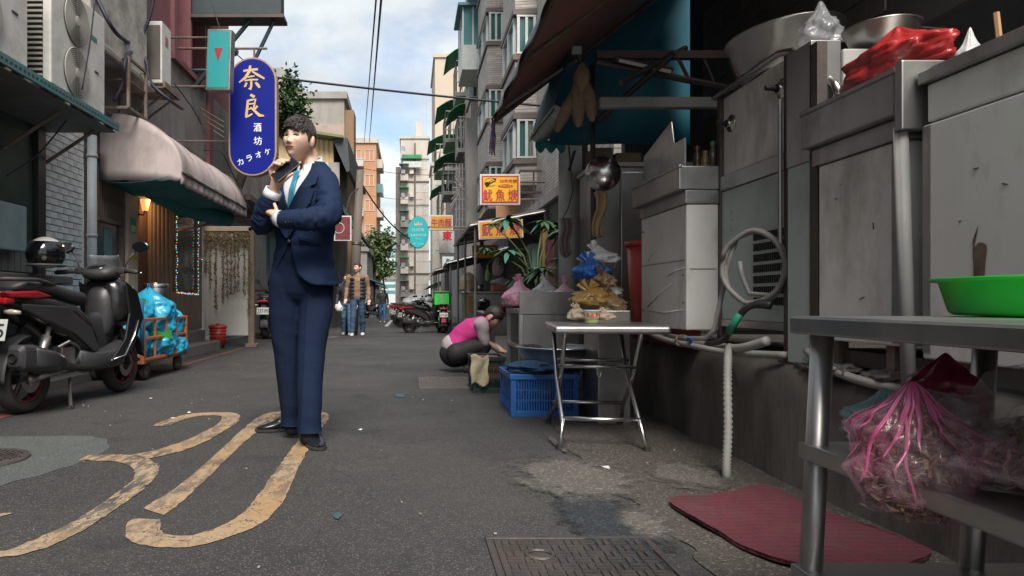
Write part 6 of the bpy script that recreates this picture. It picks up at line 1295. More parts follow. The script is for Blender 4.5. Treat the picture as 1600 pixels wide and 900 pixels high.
for k, ch_ in enumerate('魷魚焿'): put_text(tx, ch_, (a.x + (b.x - a.x) * (.19 + .31 * k), 15.068, (a.z + b.z) / 2), .23, .27, bold=.025)
part(sg2, 'maroon_lettering', tx, smar); sg2.rotation_euler = (0, R(-2.5), 0)
a = P(738, 403, 18.4); b = P(778, 383, 18.4); sg3 = board('menu_board', 'small dull orange board hanging deep inside the squid stall', a.x, b.x, a.z, b.z, 18.4, orn, orn, .01, .05); part(sg3, 'lettering', put_text(MB(), '魷魚焿', ((a.x + b.x) / 2, 18.385, (a.z + b.z) / 2 + .04), .45, .15), smar)
a = P(671, 360, 26); b = P(708, 336, 26); sg4 = board('beef_noodle_sign', 'orange beef noodle sign with white frame above the grey roof', a.x, b.x, a.z, b.z, 26, swhite, orn, .05)
part(sg4, 'lettering', put_text(MB(), '牛肉麵', ((a.x + b.x) / 2, 25.985, (a.z + b.z) / 2), .74, .30, bold=.02), smar); part(sg4, 'hanger', MB().tube([(b.x, 26.07, a.z + .1), (3.3, 26.07, a.z + .1)], .03, 6), rust)
a = P(687, 376, 27); b = P(704, 361, 27); sg5 = board('red_character_sign', 'white sign with a big red character below the beef noodle sign', a.x - .02, b.x + .15, a.z - .5, b.z, 27, swhite, swhite, .02); part(sg5, 'lettering', put_text(MB(), '東', ((a.x + b.x) / 2 + .08, 26.985, (a.z + b.z) / 2), .36, .36, bold=.04), mat('bright_red', (.75, .02, .06), .5))
a = P(691, 421, 23); b = P(709, 401, 23); sg6 = board('small_white_sign', 'small white sign with blue characters under the dark stall roof', a.x, b.x, a.z, b.z, 23, swhite, mat('pale_face', (.5, .58, .58), .5), .01, .06); part(sg6, 'lettering', put_text(MB(), '各\n式', ((a.x + b.x) / 2, 22.985, (a.z + b.z) / 2), .14, .3, bold=.02), mat('ink_blue', (.02, .08, .25), .5))
ov = thing('oval_sign', 'teal oval salon sign with a gold crown over the lane', 'sign', (.3, 24, 2.6)); ca = P(653.5, 363, 24)
el = lambda k, s: [(ca.x + .372 * s * math.cos(q_ * .1963), ca.z + .565 * s * math.sin(q_ * .1963)) for q_ in range(32)]
part(ov, 'case', MB().prism(el(0, 1), 24, 24.1), mat('oval_rim', (.02, .22, .25), .5)); part(ov, 'face', MB().prism(el(0, .965), 23.985, 23.995), mat('oval_teal', (.015, .36, .40), .4, 0, (.015, .32, .36), 2))
cr_ = MB()
for k in range(5): q_ = (k - 2) * .052; cr_.add([(ca.x + q_ - .03, 23.98, ca.z + .24), (ca.x + q_ + .03, 23.98, ca.z + .24), (ca.x + q_ * 1.4, 23.98, ca.z + .35 + (.06 if k == 2 else 0))], [(0, 1, 2)])
part(ov, 'gold_crown', cr_, gold); tx = MB(); put_text(tx, '自然美', (ca.x, 23.98, ca.z + .09), .42, .12); put_text(tx, '美膚美甲合購', (ca.x, 23.98, ca.z - .10), .56, .085); put_text(tx, '中心', (ca.x, 23.98, ca.z - .22), .17, .08); put_text(tx, '0987-112-880', (ca.x, 23.98, ca.z - .40), .4, .055); part(ov, 'lettering', tx, mat('oval_letters', (.40, .66, .66), .5))
part(ov, 'hanger', MB().tube([(ca.x + .3, 24.05, ca.z + .2), (3.4, 24.05, ca.z + .2)], .025, 6), rust)
rs = thing('red_black_sign', 'dark red sign with white frame beside the leaning wooden pole', 'sign', (-1.8, 17, 2.2)); a = P(522, 376, 17); b = P(549, 337, 17)
part(rs, 'case', MB().bx(a.x, b.x, 17, 17.1, a.z, b.z), swhite); part(rs, 'face', MB().bx(a.x + .03, b.x - .03, 16.99, 17, a.z + .03, b.z - .03), mat('sign_wine', (.22, .02, .03), .5, 0, (.05, .03, .03), 3, .9)); part(rs, 'ring_mark', MB().tube([(a.x + .12 + .13 * math.cos(k * .3), 16.985, (a.z + b.z) / 2 + .13 * math.sin(k * .3)) for k in range(21)], .012, 5, closed=True), mat('mark_pale', (.5, .45, .45), .5)); part(rs, 'hanger', MB().tube([(-3.4, 17.05, b.z - .1), (a.x, 17.05, b.z - .1)], .02, 6), rust)
# empty black sign frame on the tiled wall
ef = thing('empty_sign_frame', 'empty dark metal sign frame beside the yellow squid sign', 'frame', (3.2, 18.6, 3.1)); a = P(812, 334, 18.6); b = P(862, 267, 18.6); m = MB()
for x in (a.x, (a.x + b.x) / 2 - .05, b.x): m.bx(x - .02, x + .02, 18.6, 18.64, a.z, b.z)
for z in (a.z, (a.z + b.z) / 2, b.z): m.bx(a.x, b.x, 18.59, 18.65, z - .03, z + .03)
part(ef, 'bars', m, iron)
part(ab_, 'ground_storey', MB().bx(3.1, 3.62, 10, 34, -.4, 2.9), wall_dark); part(ab_, 'peach_panel', MB().bx(2.7, 3.5, 21.3, 21.4, 2.7, 4.0), mat('peach', (.55, .30, .17), .7)); part(ab_, 'slab_edge', MB().bx(3.0, 3.62, 10, 18.9, 2.9, 3.1), conc_light)
part(ab_, 'near_flank', MB().bx(2.5, 3.6, 8.35, 8.5, -.1, 9), bay_tile)
# stalls
def stall(label, X0, X1, Y0, Y1, zl, zh, roofm, lab2='stall'):
    t = thing('food_stall', label, lab2, ((X0 + X1) / 2, Y0, gz(Y0)))
    rf_ = part(t, 'roof', MB().prism([(X0, zl), (X1, zh), (X1, zh + .04), (X0, zl + .04)], Y0, Y1, 'y'), roofm); m = MB()
    for k in range(5): y = Y0 + (Y1 - Y0) * k / 4; m.tube([(X0, y, zl - .03), (X1, y, zh - .03)], .025, 5)
    m.tube([(X0, Y0, zl - .03), (X0, Y1, zl - .03)], .03, 6); part(rf_, 'rafters', m, steel_dull)
    for y in (Y0 + .1, (Y0 + Y1) / 2, Y1 - .1): part(t, 'post', MB().tube([(X0 + .12, y, gz(y) - .1), (X0 + .12, y, zl)], .03, 8), steel_dull)
    return t
roof_m = mat('roof_zinc', (.22, .20, .19), .6, .3, (.14, .12, .11), 2, dirt=(.09, .06, .05))
st = stall('squid food stall with sloped zinc roof and steel counter', 1.35, 3.4, 15.2, 20.8, 2.46, 2.85, roof_m)
part(st, 'counter', MB().bx(1.5, 2.9, 18.9, 19.6, .0, .95), steel_dull, bev=.01); part(st, 'counter_top', MB().bx(1.42, 3.0, 18.8, 19.7, .96, 1.02), steel, bev=.008); part(st, 'counter_leg', MB().bx(1.5, 1.56, 18.9, 18.96, -.3, .0).bx(2.84, 2.9, 18.9, 18.96, -.3, .0), steel)
part(st, 'kraft_panel', MB().bx(1.55, 1.75, 18.86, 18.89, .4, .9), mat('kraft_board', (.36, .24, .10), .8)); part(st, 'back_wall', MB().bx(3.0, 3.1, 15.2, 20.8, -.3, 2.8), wall_dark); part(st, 'teal_window', MB().bx(2.85, 3.0, 15.9, 16.6, .9, 2.1), mat('dim_teal', (.14, .26, .25), .4))
part(st, 'wood_jamb', MB().bx(2.9, 3.02, 14.9, 15.15, -.2, 2.4), mat('jamb_wood', (.32, .19, .07), .7)); part(st, 'maroon_post', MB().bx(2.8, 2.95, 13.9, 14.1, -.1, 2.0), mat('maroon', (.12, .03, .035), .6))
stall('grey-roofed stall behind the squid stall', 1.15, 3.3, 21.2, 24.2, 1.95, 2.5, mat('roof_grey2', (.20, .19, .18), .7, .2)); stall('dark-roofed stall beyond the small white sign', .95, 3.2, 25.2, 30, 1.9, 2.5, mat('roof_dark2', (.06, .065, .07), .6))
for (nm, lab, cat_, X, Y, z, prof, m_) in (('stock_pot', 'round stainless stock pot in front of the stall counter', 'pot', 2.0, 18.4, .52, [(0, 0), (.16, 0), (.165, .22), (.17, .22), (.15, .26), (.03, .29), (.03, .32), (0, .32)], steel_bright), ('steel_tub', 'small steel tub on the stall counter', 'tub', 1.95, 19.1, 1.02, [(0, 0), (.12, 0), (.13, .2), (.12, .2), (.11, .02)], steel), ('red_bowl', 'red plastic bowl beside the stock pot', 'bowl', 2.45, 18.4, .45, [(0, 0), (.15, 0), (.2, .14), (.19, .14), (.14, .02)], mat('bowl_red', (.45, .02, .03), .4)), ('steel_bowl', 'low steel bowl underneath the stock pot', 'bowl', 2.0, 18.35, .33, [(0, 0), (.2, 0), (.26, .17), (.25, .17), (.19, .02)], steel)):
    single(nm, MB().lathe(prof, (X, Y, z), 24), m_, lab, cat_, smooth=True)
single('supply_rack', MB().bx(1.75, 2.7, 18.25, 18.6, -.2, .33), steel_dull, 'low steel rack under the pot and the red bowl', 'rack', bev=.01)
pk = thing('pink_basket', 'pink plastic basket holding white bags on the stall counter', 'basket', (2.6, 19.1, 1.02)); part(pk, 'tub', MB().bx(2.3, 2.9, 18.85, 19.4, 1.022, 1.2), mat('basket_pink', (.55, .16, .13), .5), bev=.02); part(pk, 'bags', bag(MB(), (2.6, 19.1, 1.27), (.25, .22, .13), 3, 14, .3, .2), whiteb, smooth=True)
for (a_, b_, s_, m_, lab) in ((778, 420, (.13, .1, .28), mat('bag_pinkish', (.5, .38, .36), .4, bump=.5, bsc=14), 'knotted pinkish bag hanging inside the squid stall'), (762, 432, (.06, .05, .2), mat('bag_lime', (.25, .55, .08), .4), 'lime green bag hanging inside the squid stall')):
    c = P(a_, b_, 18); t = thing('hanging_bag', lab, 'bag', tuple(c)); part(t, 'sack', bag(MB(), c, s_, a_, 14, .2, .7), m_, smooth=True)
gd = thing('glass_case', 'round glass display dome at the stall corner', 'display case', (1.65, 18.9, 1.02)); part(gd, 'dome', MB().lathe([(.25, 0), (.25, .25), (.2, .42), (.08, .52), (0, .54)], (1.65, 19.1, 1.02), 20), mat('dome_glass', (.35, .38, .33), .2, 0, (.4, .25, .12), 5, .9), smooth=True); part(gd, 'collar', MB().lathe([(.26, 0), (.26, .06)], (1.65, 19.1, 1.02), 20), steel)
# ================================================================== POLE AND WIRES
lp_ = thing('leaning_pole', 'weathered leaning wooden utility pole at the left of the lane', 'pole', (-1.62, 18, 0)); part(lp_, 'shaft', MB().tube([P(549, 524, 18), P(556, 400, 18), P(563, 266, 18)], [.17, .13, .09], 10), mat('pole_wood', (.15, .125, .105), .9, 0, (.09, .075, .065), 3, stretch=(4, 4, .4), bump=.5, bsc=10), smooth=True); part(lp_, 'band', MB().tube([P(557.2, 382, 18), P(557.4, 378, 18)], .145, 10), steel_dull)
cable = mat('cable_black', (.012, .014, .03), .6)
def sag(p, q, s, n=14): p = Vector(p); q = Vector(q); return [p.lerp(q, k / n) - Vector((0, 0, s * 4 * (k / n) * (1 - k / n))) for k in range(n + 1)]
def wire(label, p, q, s, r): single('overhead_cable', MB().tube(sag(p, q, s), r, 6), cable, label, 'cable')
wire('thick dark cable crossing the sky from the blue sign to the right block', P(432, 121, 12), P(845, 165, 12), .02, .02)
wire('left of the two thin wires climbing overhead through the sky', P(569, 222, 45), P(590, -30, 9), .0, .014); wire('right of the two thin wires climbing overhead through the sky', P(577, 222, 45), P(598, -30, 9), .0, .018)
wire('thin wire sagging from the wooden pole towards the teal oval sign', P(564, 285, 18), P(640, 372, 24), .22, .022); wire('thin wire between the orange tower and the pale apartments', P(552, 300, 60), P(660, 312, 60), .2, .02); wire('pale wire strung to the fan grille on the right', P(560, 262, 40), P(760, 270, 34), .25, .016)
for pts, r, lab in (([(150, -5, 6.4), (180, 50, 6.5), (211, 73, 7.6), (228, 95, 7.6), (236, 130, 7.6), (270, 160, 7.7), (285, 170, 8.2)], .02, 'thick black cable looping past the small condenser to the awning'), ([(241, -10, 7.6), (234, 25, 7.6), (222, 55, 7.6), (211, 75, 7.6), (196, 92, 6.8), (192, 130, 6.8), (178, 158, 6.8)], .02, 'thick black cable dropping from above into the cage bracket'), ([(148, 0, 5.1), (140, 70, 5.1), (128, 140, 5.1)], .006, 'thin black cord hanging in front of the two fans'), ([(272, 130, 8.6), (300, 168, 9), (315, 195, 9.3)], .008, 'thin black cable running down from the small condenser'), ([(330, 0, 9.6), (350, 60, 9.6), (378, 92, 9.9), (395, 100, 9.9)], .008, 'thin cable dropping in front of the teal light box'), ([(318, 235, 9.6), (345, 238, 9.6), (365, 275, 9.8), (392, 330, 9.9)], .009, 'thin cable hanging under the blue sign to the awning end'), ([(10, 275, 5.3), (60, 240, 5.6), (110, 180, 5.7)], .006, 'thin black wire strung under the steel shelf')):
    single('wall_cable', MB().tube(smooth_path([P(*p) for p in pts], 6), r, 6), cable, lab, 'cable', smooth=True)
for k, lab in enumerate(('topmost', 'second', 'third', 'lowest')): single('wall_rod', MB().tube([P(306 + 9 * k, 165 + 13 * k, 10.6), P(350, 191 + 8 * k, 10.6)], .012, 5), rust, lab + ' of four thin metal rods on the grey wall below the teal sign', 'rod')
for pts, lab in (([(541, 470, 17.8), (530, 455, 17.4), (540, 436, 17.5), (556, 420, 17.8)], 'loose black cable looping low beside the leaning wooden pole'), ([(541, 330, 17.5), (548, 305, 17.7), (565, 290, 18)], 'short black cable curving to the top of the leaning pole')):
    single('pole_cable', MB().tube(smooth_path([P(*p) for p in pts], 6), .014, 5), cable, lab, 'cable')
# ================================================================== SCOOTERS (built pointing along +Y, rear towards the camera)
gloss_black = mat('scooter_black', (.009, .009, .010), .22, 0, (.012, .012, .013), 3, coat=.4, rv=.06)
matt_black = mat('scooter_matt', (.022, .022, .024), .55, 0, (.03, .03, .032), 8)
panel_grey = mat('scooter_grey', (.032, .032, .034), .42, 0, (.024, .024, .026), 5)
red_gloss = mat('scooter_red', (.30, .012, .02), .3, coat=.4); rim_red = mat('rim_red', (.16, .02, .028), .5, 0, (.08, .02, .022), 9)
red_lens = mat('red_lens', (.35, .01, .015), .15, spec=.8); amber_lens = mat('clear_lens', (.42, .36, .30), .15, spec=.8)
plate_w = mat('plate_white', (.58, .60, .58), .5, dirt=(.3, .28, .25)); ink = mat('plate_ink', (.02, .03, .03), .6)
mirror_m = mat('mirror_glass', (.55, .62, .68), .05, 1, rv=.02)
def loft(mb, secs, n=20, axis='y'):
    # secs: (t, cx, cz, hw, hh, exponent)
    vs = []
    for (t, cx, cz, hw, hh, e) in secs:
        for j in range(n):
            a = 2 * math.pi * j / n; c, s = math.cos(a), math.sin(a)
            x = cx + hw * math.copysign(abs(c) ** (2 / e), c); z = cz + hh * math.copysign(abs(s) ** (2 / e), s); vs.append((x, t, z) if axis == 'y' else (t, x, z))
    k = len(secs); fs = [(i * n + j, (i + 1) * n + j, (i + 1) * n + (j + 1) % n, i * n + (j + 1) % n) for i in range(k - 1) for j in range(n)]
    fs += [tuple(range(n)), tuple((k - 1) * n + j for j in reversed(range(n)))]
    return mb.add(vs, fs)
def build_scooter(label, plate, detail=True, accent=None):
    t = thing('motor_scooter', label, 'scooter', (0, 0, 0)); accent = accent or red_gloss
    for y, Rw, wd_ in ((-.60, .24, .062), (.60, .235, .052)):
        pr = [(Rw - .07, -wd_ * .7), (Rw - .035, -wd_), (Rw - .012, -wd_ * .8), (Rw, -wd_ * .3), (Rw, wd_ * .3), (Rw - .012, wd_ * .8), (Rw - .035, wd_), (Rw - .07, wd_ * .7)]
        w_ = part(t, 'wheel', MB().lathe(pr, (0, y, Rw), 40, 'x'), rubber, smooth=True)
        part(w_, 'rim', MB().lathe([(Rw - .085, -.035), (Rw - .065, -.045), (Rw - .066, .045), (Rw - .085, .035)], (0, y, Rw), 36, 'x'), rim_red, smooth=True)
        sp = MB()
        for k in range(5):
            a = k * 1.2566 + .3; sp.tube([(0, y + .03 * math.cos(a), Rw + .03 * math.sin(a)), (0, y + (Rw - .075) * math.cos(a), Rw + (Rw - .075) * math.sin(a))], [.022, .014], 6)
        sp.lathe([(0, -.06), (.045, -.05), (.05, 0), (.045, .05), (0, .06)], (0, y, Rw), 16, 'x'); part(w_, 'spokes', sp, matt_black, smooth=True)
        part(w_, 'brake_disc', MB().lathe([(.05, .058), (.10, .058), (.10, .062), (.05, .062)], (0, y, Rw), 28, 'x'), steel)
    part(t, 'tail_body', loft(MB(), [(-.90, 0, .80, .03, .02, 2.4), (-.84, 0, .785, .09, .055, 2.6), (-.70, 0, .745, .125, .085, 2.6), (-.45, 0, .68, .15, .13, 2.8), (-.2, 0, .60, .155, .17, 3), (-.02, 0, .50, .15, .17, 3), (.08, 0, .42, .13, .12, 3)]), gloss_black, smooth=True)
    part(t, 'side_panel', MB().prism([(-.82, .74), (-.35, .72), (-.05, .56), (.05, .40), (-.02, .38), (-.25, .52), (-.55, .62), (-.80, .70)], .150, .166, 'x').prism([(-.82, .74), (-.35, .72), (-.05, .56), (.05, .40), (-.02, .38), (-.25, .52), (-.55, .62), (-.80, .70)], -.166, -.150, 'x'), panel_grey, bev=.008)
    part(t, 'tail_accent', MB().prism([(-.93, .815), (-.62, .83), (-.45, .79), (-.62, .775), (-.88, .78)], .06, .135, 'x').prism([(-.93, .815), (-.62, .83), (-.45, .79), (-.62, .775), (-.88, .78)], -.135, -.06, 'x'), accent, bev=.012)
    part(t, 'seat', loft(MB(), [(-.78, 0, .845, .07, .02, 2.6), (-.70, 0, .86, .125, .045, 2.8), (-.45, 0, .845, .145, .05, 3), (-.28, 0, .80, .145, .055, 3), (-.05, 0, .775, .12, .055, 3), (.06, 0, .755, .06, .03, 2.6)]), matt_black, smooth=True)
    part(t, 'grab_rail', MB().tube([(-.13, -.45, .87), (-.15, -.65, .90), (-.10, -.88, .90), (.10, -.88, .90), (.15, -.65, .90), (.13, -.45, .87)], .014, 8), matt_black, smooth=True)
    part(t, 'tail_lamp', MB().box((0, -.915, .765), (.16, .05, .045)).box((.10, -.88, .76), (.05, .09, .04)).box((-.10, -.88, .76), (.05, .09, .04)), red_lens, bev=.012)
    for s in (-1, 1): part(t, 'indicator', loft(MB(), [(.10 * s, -.90, .69, .012, .012, 2), (.15 * s, -.91, .69, .022, .018, 2), (.21 * s, -.90, .685, .012, .012, 2)], 12, 'x'), amber_lens, smooth=True)
    part(t, 'rear_fender', MB().grid(lambda u, v: (-.085 + .17 * v, -.6 + .285 * math.cos(1.65 + u * 1.55), .24 + .285 * math.sin(1.65 + u * 1.55) + .012 * math.sin(v * 3.14)), 14, 6), matt_black, smooth=True, solid=.008)
    part(t, 'plate_bracket', MB().box((0, -.90, .60), (.10, .012, .22), (R(-14), 0, 0)), matt_black)
    pl = part(t, 'number_plate', MB().box((0, -.925, .575), (.26, .006, .14), (R(-14), 0, 0)), plate_w, bev=.002)
    part(pl, 'plate_lettering', put_text(MB(), plate, (0, -.9305, .570), .23 if len(plate) > 3 else .11, .085, up=(0, math.sin(R(14)), math.cos(R(14))), bold=.02) if len(plate) > 3 else put_text(MB(), plate, (.055, -.9305, .570), .12, .09, up=(0, math.sin(R(14)), math.cos(R(14))), bold=.015), ink)
    part(t, 'engine_case', loft(MB(), [(-.68, -.09, .25, .035, .06, 2.6), (-.5, -.10, .27, .05, .085, 2.8), (-.2, -.09, .30, .055, .09, 2.8), (-.02, -.06, .32, .05, .08, 2.8)]).box((.02, -.28, .34), (.17, .26, .2)).box((.03, -.12, .42), (.14, .2, .12)), panel_grey, smooth=False, bev=.015)
    part(t, 'engine_fins', MB().box((.10, -.26, .36), (.03, .15, .14)).tube([(.09, -.35, .43), (.13, -.28, .47), (.12, -.18, .44), (.10, -.10, .40)], .014, 8).tube([(.08, -.38, .40), (.13, -.34, .36), (.12, -.22, .30)], .012, 8), steel_dull, bev=.006)
    part(t, 'swing_arm', MB().tube([(.10, -.62, .24), (.11, -.3, .28), (.08, -.1, .32)], [.026, .03, .028], 8).box((.11, -.64, .24), (.03, .10, .06)), steel_dull, smooth=True)
    part(t, 'muffler', loft(MB(), [(-.93, .185, .40, .045, .055, 4), (-.90, .185, .40, .066, .082, 4.5), (-.80, .185, .39, .072, .088, 4.5), (-.55, .18, .345, .064, .075, 4), (-.38, .165, .31, .03, .035, 3), (-.15, .12, .27, .02, .02, 2), (.0, .04, .26, .018, .018, 2)], 24), matt_black, smooth=False, bev=.004)
    part(t, 'muffler_shield', loft(MB(), [(-.80, .205, .395, .058, .07, 4.5), (-.6, .20, .36, .055, .062, 4), (-.45, .185, .33, .04, .042, 3)], 24), panel_grey, smooth=True); part(t, 'muffler_outlet', MB().lathe([(.0, .0), (.022, 0), (.028, -.012), (.03, 0)], (.185, -.935, .40), 16, 'y'), mat('outlet_dark', (.004,) * 3, .8))
    for s in (-1, 1): part(t, 'shock', MB().tube([(.105 * s, -.60, .28), (.115 * s, -.48, .58)], .018, 8).tube([(.107 * s, -.575, .34), (.113 * s, -.505, .52)], .032, 10), steel_dull, smooth=True)
    part(t, 'floor_board', loft(MB(), [(-.12, 0, .33, .13, .09, 3.5), (.05, 0, .31, .19, .085, 3.5), (.25, 0, .31, .195, .085, 3.5), (.40, 0, .34, .17, .11, 3.5), (.46, 0, .36, .13, .10, 3)]), panel_grey, smooth=True)
    part(t, 'centre_tunnel', loft(MB(), [(-.08, 0, .52, .10, .20, 3), (.1, 0, .48, .085, .17, 3), (.28, 0, .50, .07, .18, 3), (.36, 0, .58, .09, .22, 3)]), matt_black, smooth=True)
    part(t, 'front_fairing', loft(MB(), [(.29, 0, .76, .12, .15, 3), (.34, 0, .76, .195, .20, 2.6), (.44, 0, .74, .205, .22, 2.4), (.58, 0, .73, .17, .18, 2.4), (.70, 0, .74, .10, .12, 2.4), (.77, 0, .73, .03, .04, 2)]), gloss_black, smooth=True)
    part(t, 'leg_shield', loft(MB(), [(.24, 0, .62, .06, .17, 3), (.28, 0, .66, .11, .21, 2.6), (.33, 0, .68, .14, .22, 2.6)]), panel_grey, smooth=True)
    part(t, 'side_wing', MB().prism([(.34, .92), (.52, .84), (.62, .62), (.48, .42), (.30, .28), (.14, .30), (.34, .46), (.40, .66)], .19, .215, 'x').prism([(.34, .92), (.52, .84), (.62, .62), (.48, .42), (.30, .28), (.14, .30), (.34, .46), (.40, .66)], -.215, -.19, 'x'), gloss_black, bev=.012)
    [part(t, 'chrome_trim', MB().tube([(s * .218, .16, .31), (s * .218, .32, .33), (s * .219, .46, .48), (s * .219, .52, .60)], .006, 6), steel_bright, smooth=True) for s in (-1, 1)]
    for s in (-1, 1): part(t, 'front_indicator', loft(MB(), [(.17 * s, .46, .86, .045, .022, 2.4), (.20 * s, .45, .86, .035, .018, 2.4), (.215 * s, .44, .86, .012, .008, 2)], 12, 'x'), amber_lens, smooth=True)
    part(t, 'head_lamp', loft(MB(), [(.60, 0, .80, .13, .055, 2.6), (.68, 0, .79, .10, .05, 2.4), (.73, 0, .78, .05, .03, 2)]), amber_lens, smooth=True)
    part(t, 'front_fender', MB().grid(lambda u, v: (-.075 + .15 * v, .60 + .275 * math.cos(.15 + u * 2.4), .235 + .275 * math.sin(.15 + u * 2.4) + .02 * math.sin(v * 3.14)), 18, 8), matt_black, smooth=True, solid=.008)
    for s in (-1, 1): part(t, 'fork', MB().tube([(.085 * s, .60, .235), (.075 * s, .44, .66)], .022, 10), matt_black, smooth=True)
    part(t, 'handlebar_cover', loft(MB(), [(.22, 0, .97, .10, .035, 2.6), (.30, 0, .985, .15, .06, 2.8), (.40, 0, .985, .13, .065, 2.8), (.47, 0, .96, .06, .04, 2.4)]), matt_black, smooth=True)
    part(t, 'instrument', loft(MB(), [(.23, 0, 1.005, .06, .02, 3), (.31, 0, 1.03, .08, .022, 3), (.38, 0, 1.04, .05, .015, 3)]), gloss_black, smooth=True)
    part(t, 'wind_screen', MB().grid(lambda u, v: (-.13 + .26 * u, .46 + .12 * (1 - (2 * u - 1) ** 2) - .10 * v, .97 + .16 * v), 10, 5), mat('smoke_screen', (.30, .32, .34), .1, alpha=.4, spec=.8), smooth=True, solid=.004)
    for s in (-1, 1):
        part(t, 'handlebar', MB().tube([(.1 * s, .33, .99), (.2 * s, .32, 1.0), (.36 * s, .25, .985)], .013, 8), iron, smooth=True)
        part(t, 'grip', MB().tube([(.23 * s, .308, .998), (.35 * s, .255, .986)], .019, 10), rubber, smooth=True); part(t, 'brake_lever', MB().tube([(.19 * s, .34, 1.0), (.24 * s, .36, .99), (.35 * s, .31, .978), (.37 * s, .30, .978)], .007, 6), steel_bright, smooth=True)
        part(t, 'switch_box', MB().box((.19 * s, .322, 1.0), (.06, .05, .05)), matt_black, bev=.01)
        mr = part(t, 'mirror', MB().ball((.33 * s, .36, 1.19), (.075, .022, .045), 10), gloss_black, smooth=True)
        g_ = part(mr, 'mirror_glass', MB().lathe([(0, 0), (1, 0)], (0, 0, 0), 24, 'y'), mirror_m); part(mr, 'mirror_stem', MB().tube([(.20 * s, .34, 1.02), (.23 * s, .36, 1.10), (.29 * s, .37, 1.165)], .008, 6), iron, smooth=True)
        for v in g_.data.vertices: v.co = Vector((.33 * s + v.co.x * .066, .3375, 1.19 + v.co.z * .037))
    [part(t, 'stand_leg', MB().tube([(s * .10, -.22, .20), (s * .15, -.30, .10), (s * .20, -.36, .015)], .014, 8).box((s * .205, -.37, .01), (.03, .05, .016)), iron) for s in (-1, 1)]
    part(t, 'badge', put_text(MB(), 'RS', (.167, -.16, .66), .05, .022, (0, 1, 0), (0, 0, 1), .02), steel_bright)
    return t
def place(o, x, y, rz): o.location = (x, y, gz(y)); o.rotation_euler = (0, 0, R(rz))
s1 = build_scooter('large black scooter with red tail parked at the left edge', '25')
place(s1, -2.52, 5.16, -10); s1.scale = (1, .92, 1)
s2 = build_scooter('dark scooter seen from behind, half hidden by the suited man', '237-M9'); place(s2, -2.93, 14.3, 4)
pk_red = mat('scooter_pink', (.45, .04, .09), .35)
s3 = build_scooter('delivery scooter with a green box seen from behind beside the stalls', 'EPM-381', accent=pk_red); place(s3, 1.0, 21.8, 3)
part(s3, 'pink_mudguard', MB().box((0, -.90, .46), (.14, .03, .24), (R(-10), 0, 0)), pk_red, bev=.01)
def vary(src, label, x, y, rz):
    c = copy_tree(src); c['label'] = label; c['group'] = 'scooters parked far down the lane'; place(c, x, y, rz); return c
vary(s2, 'black scooter parked crosswise just left of the delivery scooter', .52, 21.6, -62)
vary(s2, 'nearest scooter of the far row, left of the crosswise black scooter', .15, 26.2, -55)
vary(s2, 'second scooter of the far row down the lane', .05, 28.0, -60)
vary(s3, 'reddish third scooter of the far row down the lane', .02, 30.0, -58)
vary(s2, 'fourth scooter of the far row down the lane', -.1, 32.5, -60)
vary(s2, 'last tiny scooter of the far row under the oval sign', -.2, 35.5, -55)
vary(s2, 'distant scooter at the left edge behind the walking men', -2.1, 39, 40)
gbx = thing('delivery_box', 'bright green delivery box on the far scooter rack', 'box', (.98, 21.2, .68)); part(gbx, 'body', MB().bx(.76, 1.22, 20.98, 21.4, .63, .99), mat('box_green', (.03, .50, .06), .5), bev=.02); part(gbx, 'lid', MB().bx(.74, 1.24, 20.96, 21.42, .995, 1.06), mat('box_green_dark', (.015, .13, .03), .5), bev=.015); part(gbx, 'strap', MB().bx(.95, 1.02, 20.97, 20.978, .64, .98), mat('strap_grey', (.2, .3, .2), .7))
# clutter of covered scooters
cv_ = thing('covered_load', 'pile of pale plastic-wrapped goods behind the far scooters', 'goods', (.35, 29.5, -.2)); part(cv_, 'wrap', bag(MB(), (.45, 29.3, .55), (.6, .5, .5), 4, 18, .35, 0), mat('wrap_pale', (.38, .42, .44), .4, 0, (.2, .22, .22), 4, .9, bump=.6, bsc=8), smooth=True)
# helmet on the left mirror
hc = P(72, 397, 5.30); hm_ = thing('helmet', 'white and black open-face helmet with red stripes hung on the scooter mirror', 'helmet', (hc.x, hc.y, hc.z - .13))
def hshape(d): return 1.0 if d.z > -.35 else 1.0 - .25 * (-.35 - d.z)
part(hm_, 'shell', MB().ball(hc, (.135, .155, .135), 20, hshape), mat('helmet_white', (.60, .58, .56), .25, 0, (.50, .45, .43), 7, .6, coat=.5), smooth=True)
part(hm_, 'visor', MB().grid(lambda u, v: hc + Vector((.142 * math.cos(-2.3 + u * 2.4) * math.cos(-.55 + v * 1.25), .163 * math.sin(-2.3 + u * 2.4) * math.cos(-.55 + v * 1.25), .142 * math.sin(-.55 + v * 1.25))), 24, 14), mat('visor_black', (.006, .006, .008), .08, spec=.8, rv=.02), smooth=True, solid=.004)
part(hm_, 'rim', MB().tube([hc + Vector((.128 * math.cos(k * .26), .148 * math.sin(k * .26), -.088)) for k in range(24)], .008, 8, closed=True), mat('helmet_rim', (.10, .10, .10), .5), smooth=True)
part(hm_, 'red_stripe', MB().grid(lambda u, v: hc + Vector((.1375 * math.cos(2.4 + u * 1.9) * math.cos(.45 + v * .35), .1575 * math.sin(2.4 + u * 1.9) * math.cos(.45 + v * .35), .1375 * math.sin(.45 + v * .35))), 16, 5), red_gloss, smooth=True, solid=.002); part(hm_, 'hinge', MB().lathe([(0, .0), (.02, 0), (.018, .01), (0, .012)], hc + Vector((.06, -.142, -.04)), 14, 'y', rot=Matrix.Rotation(math.pi, 3, 'Z')), steel_dull)
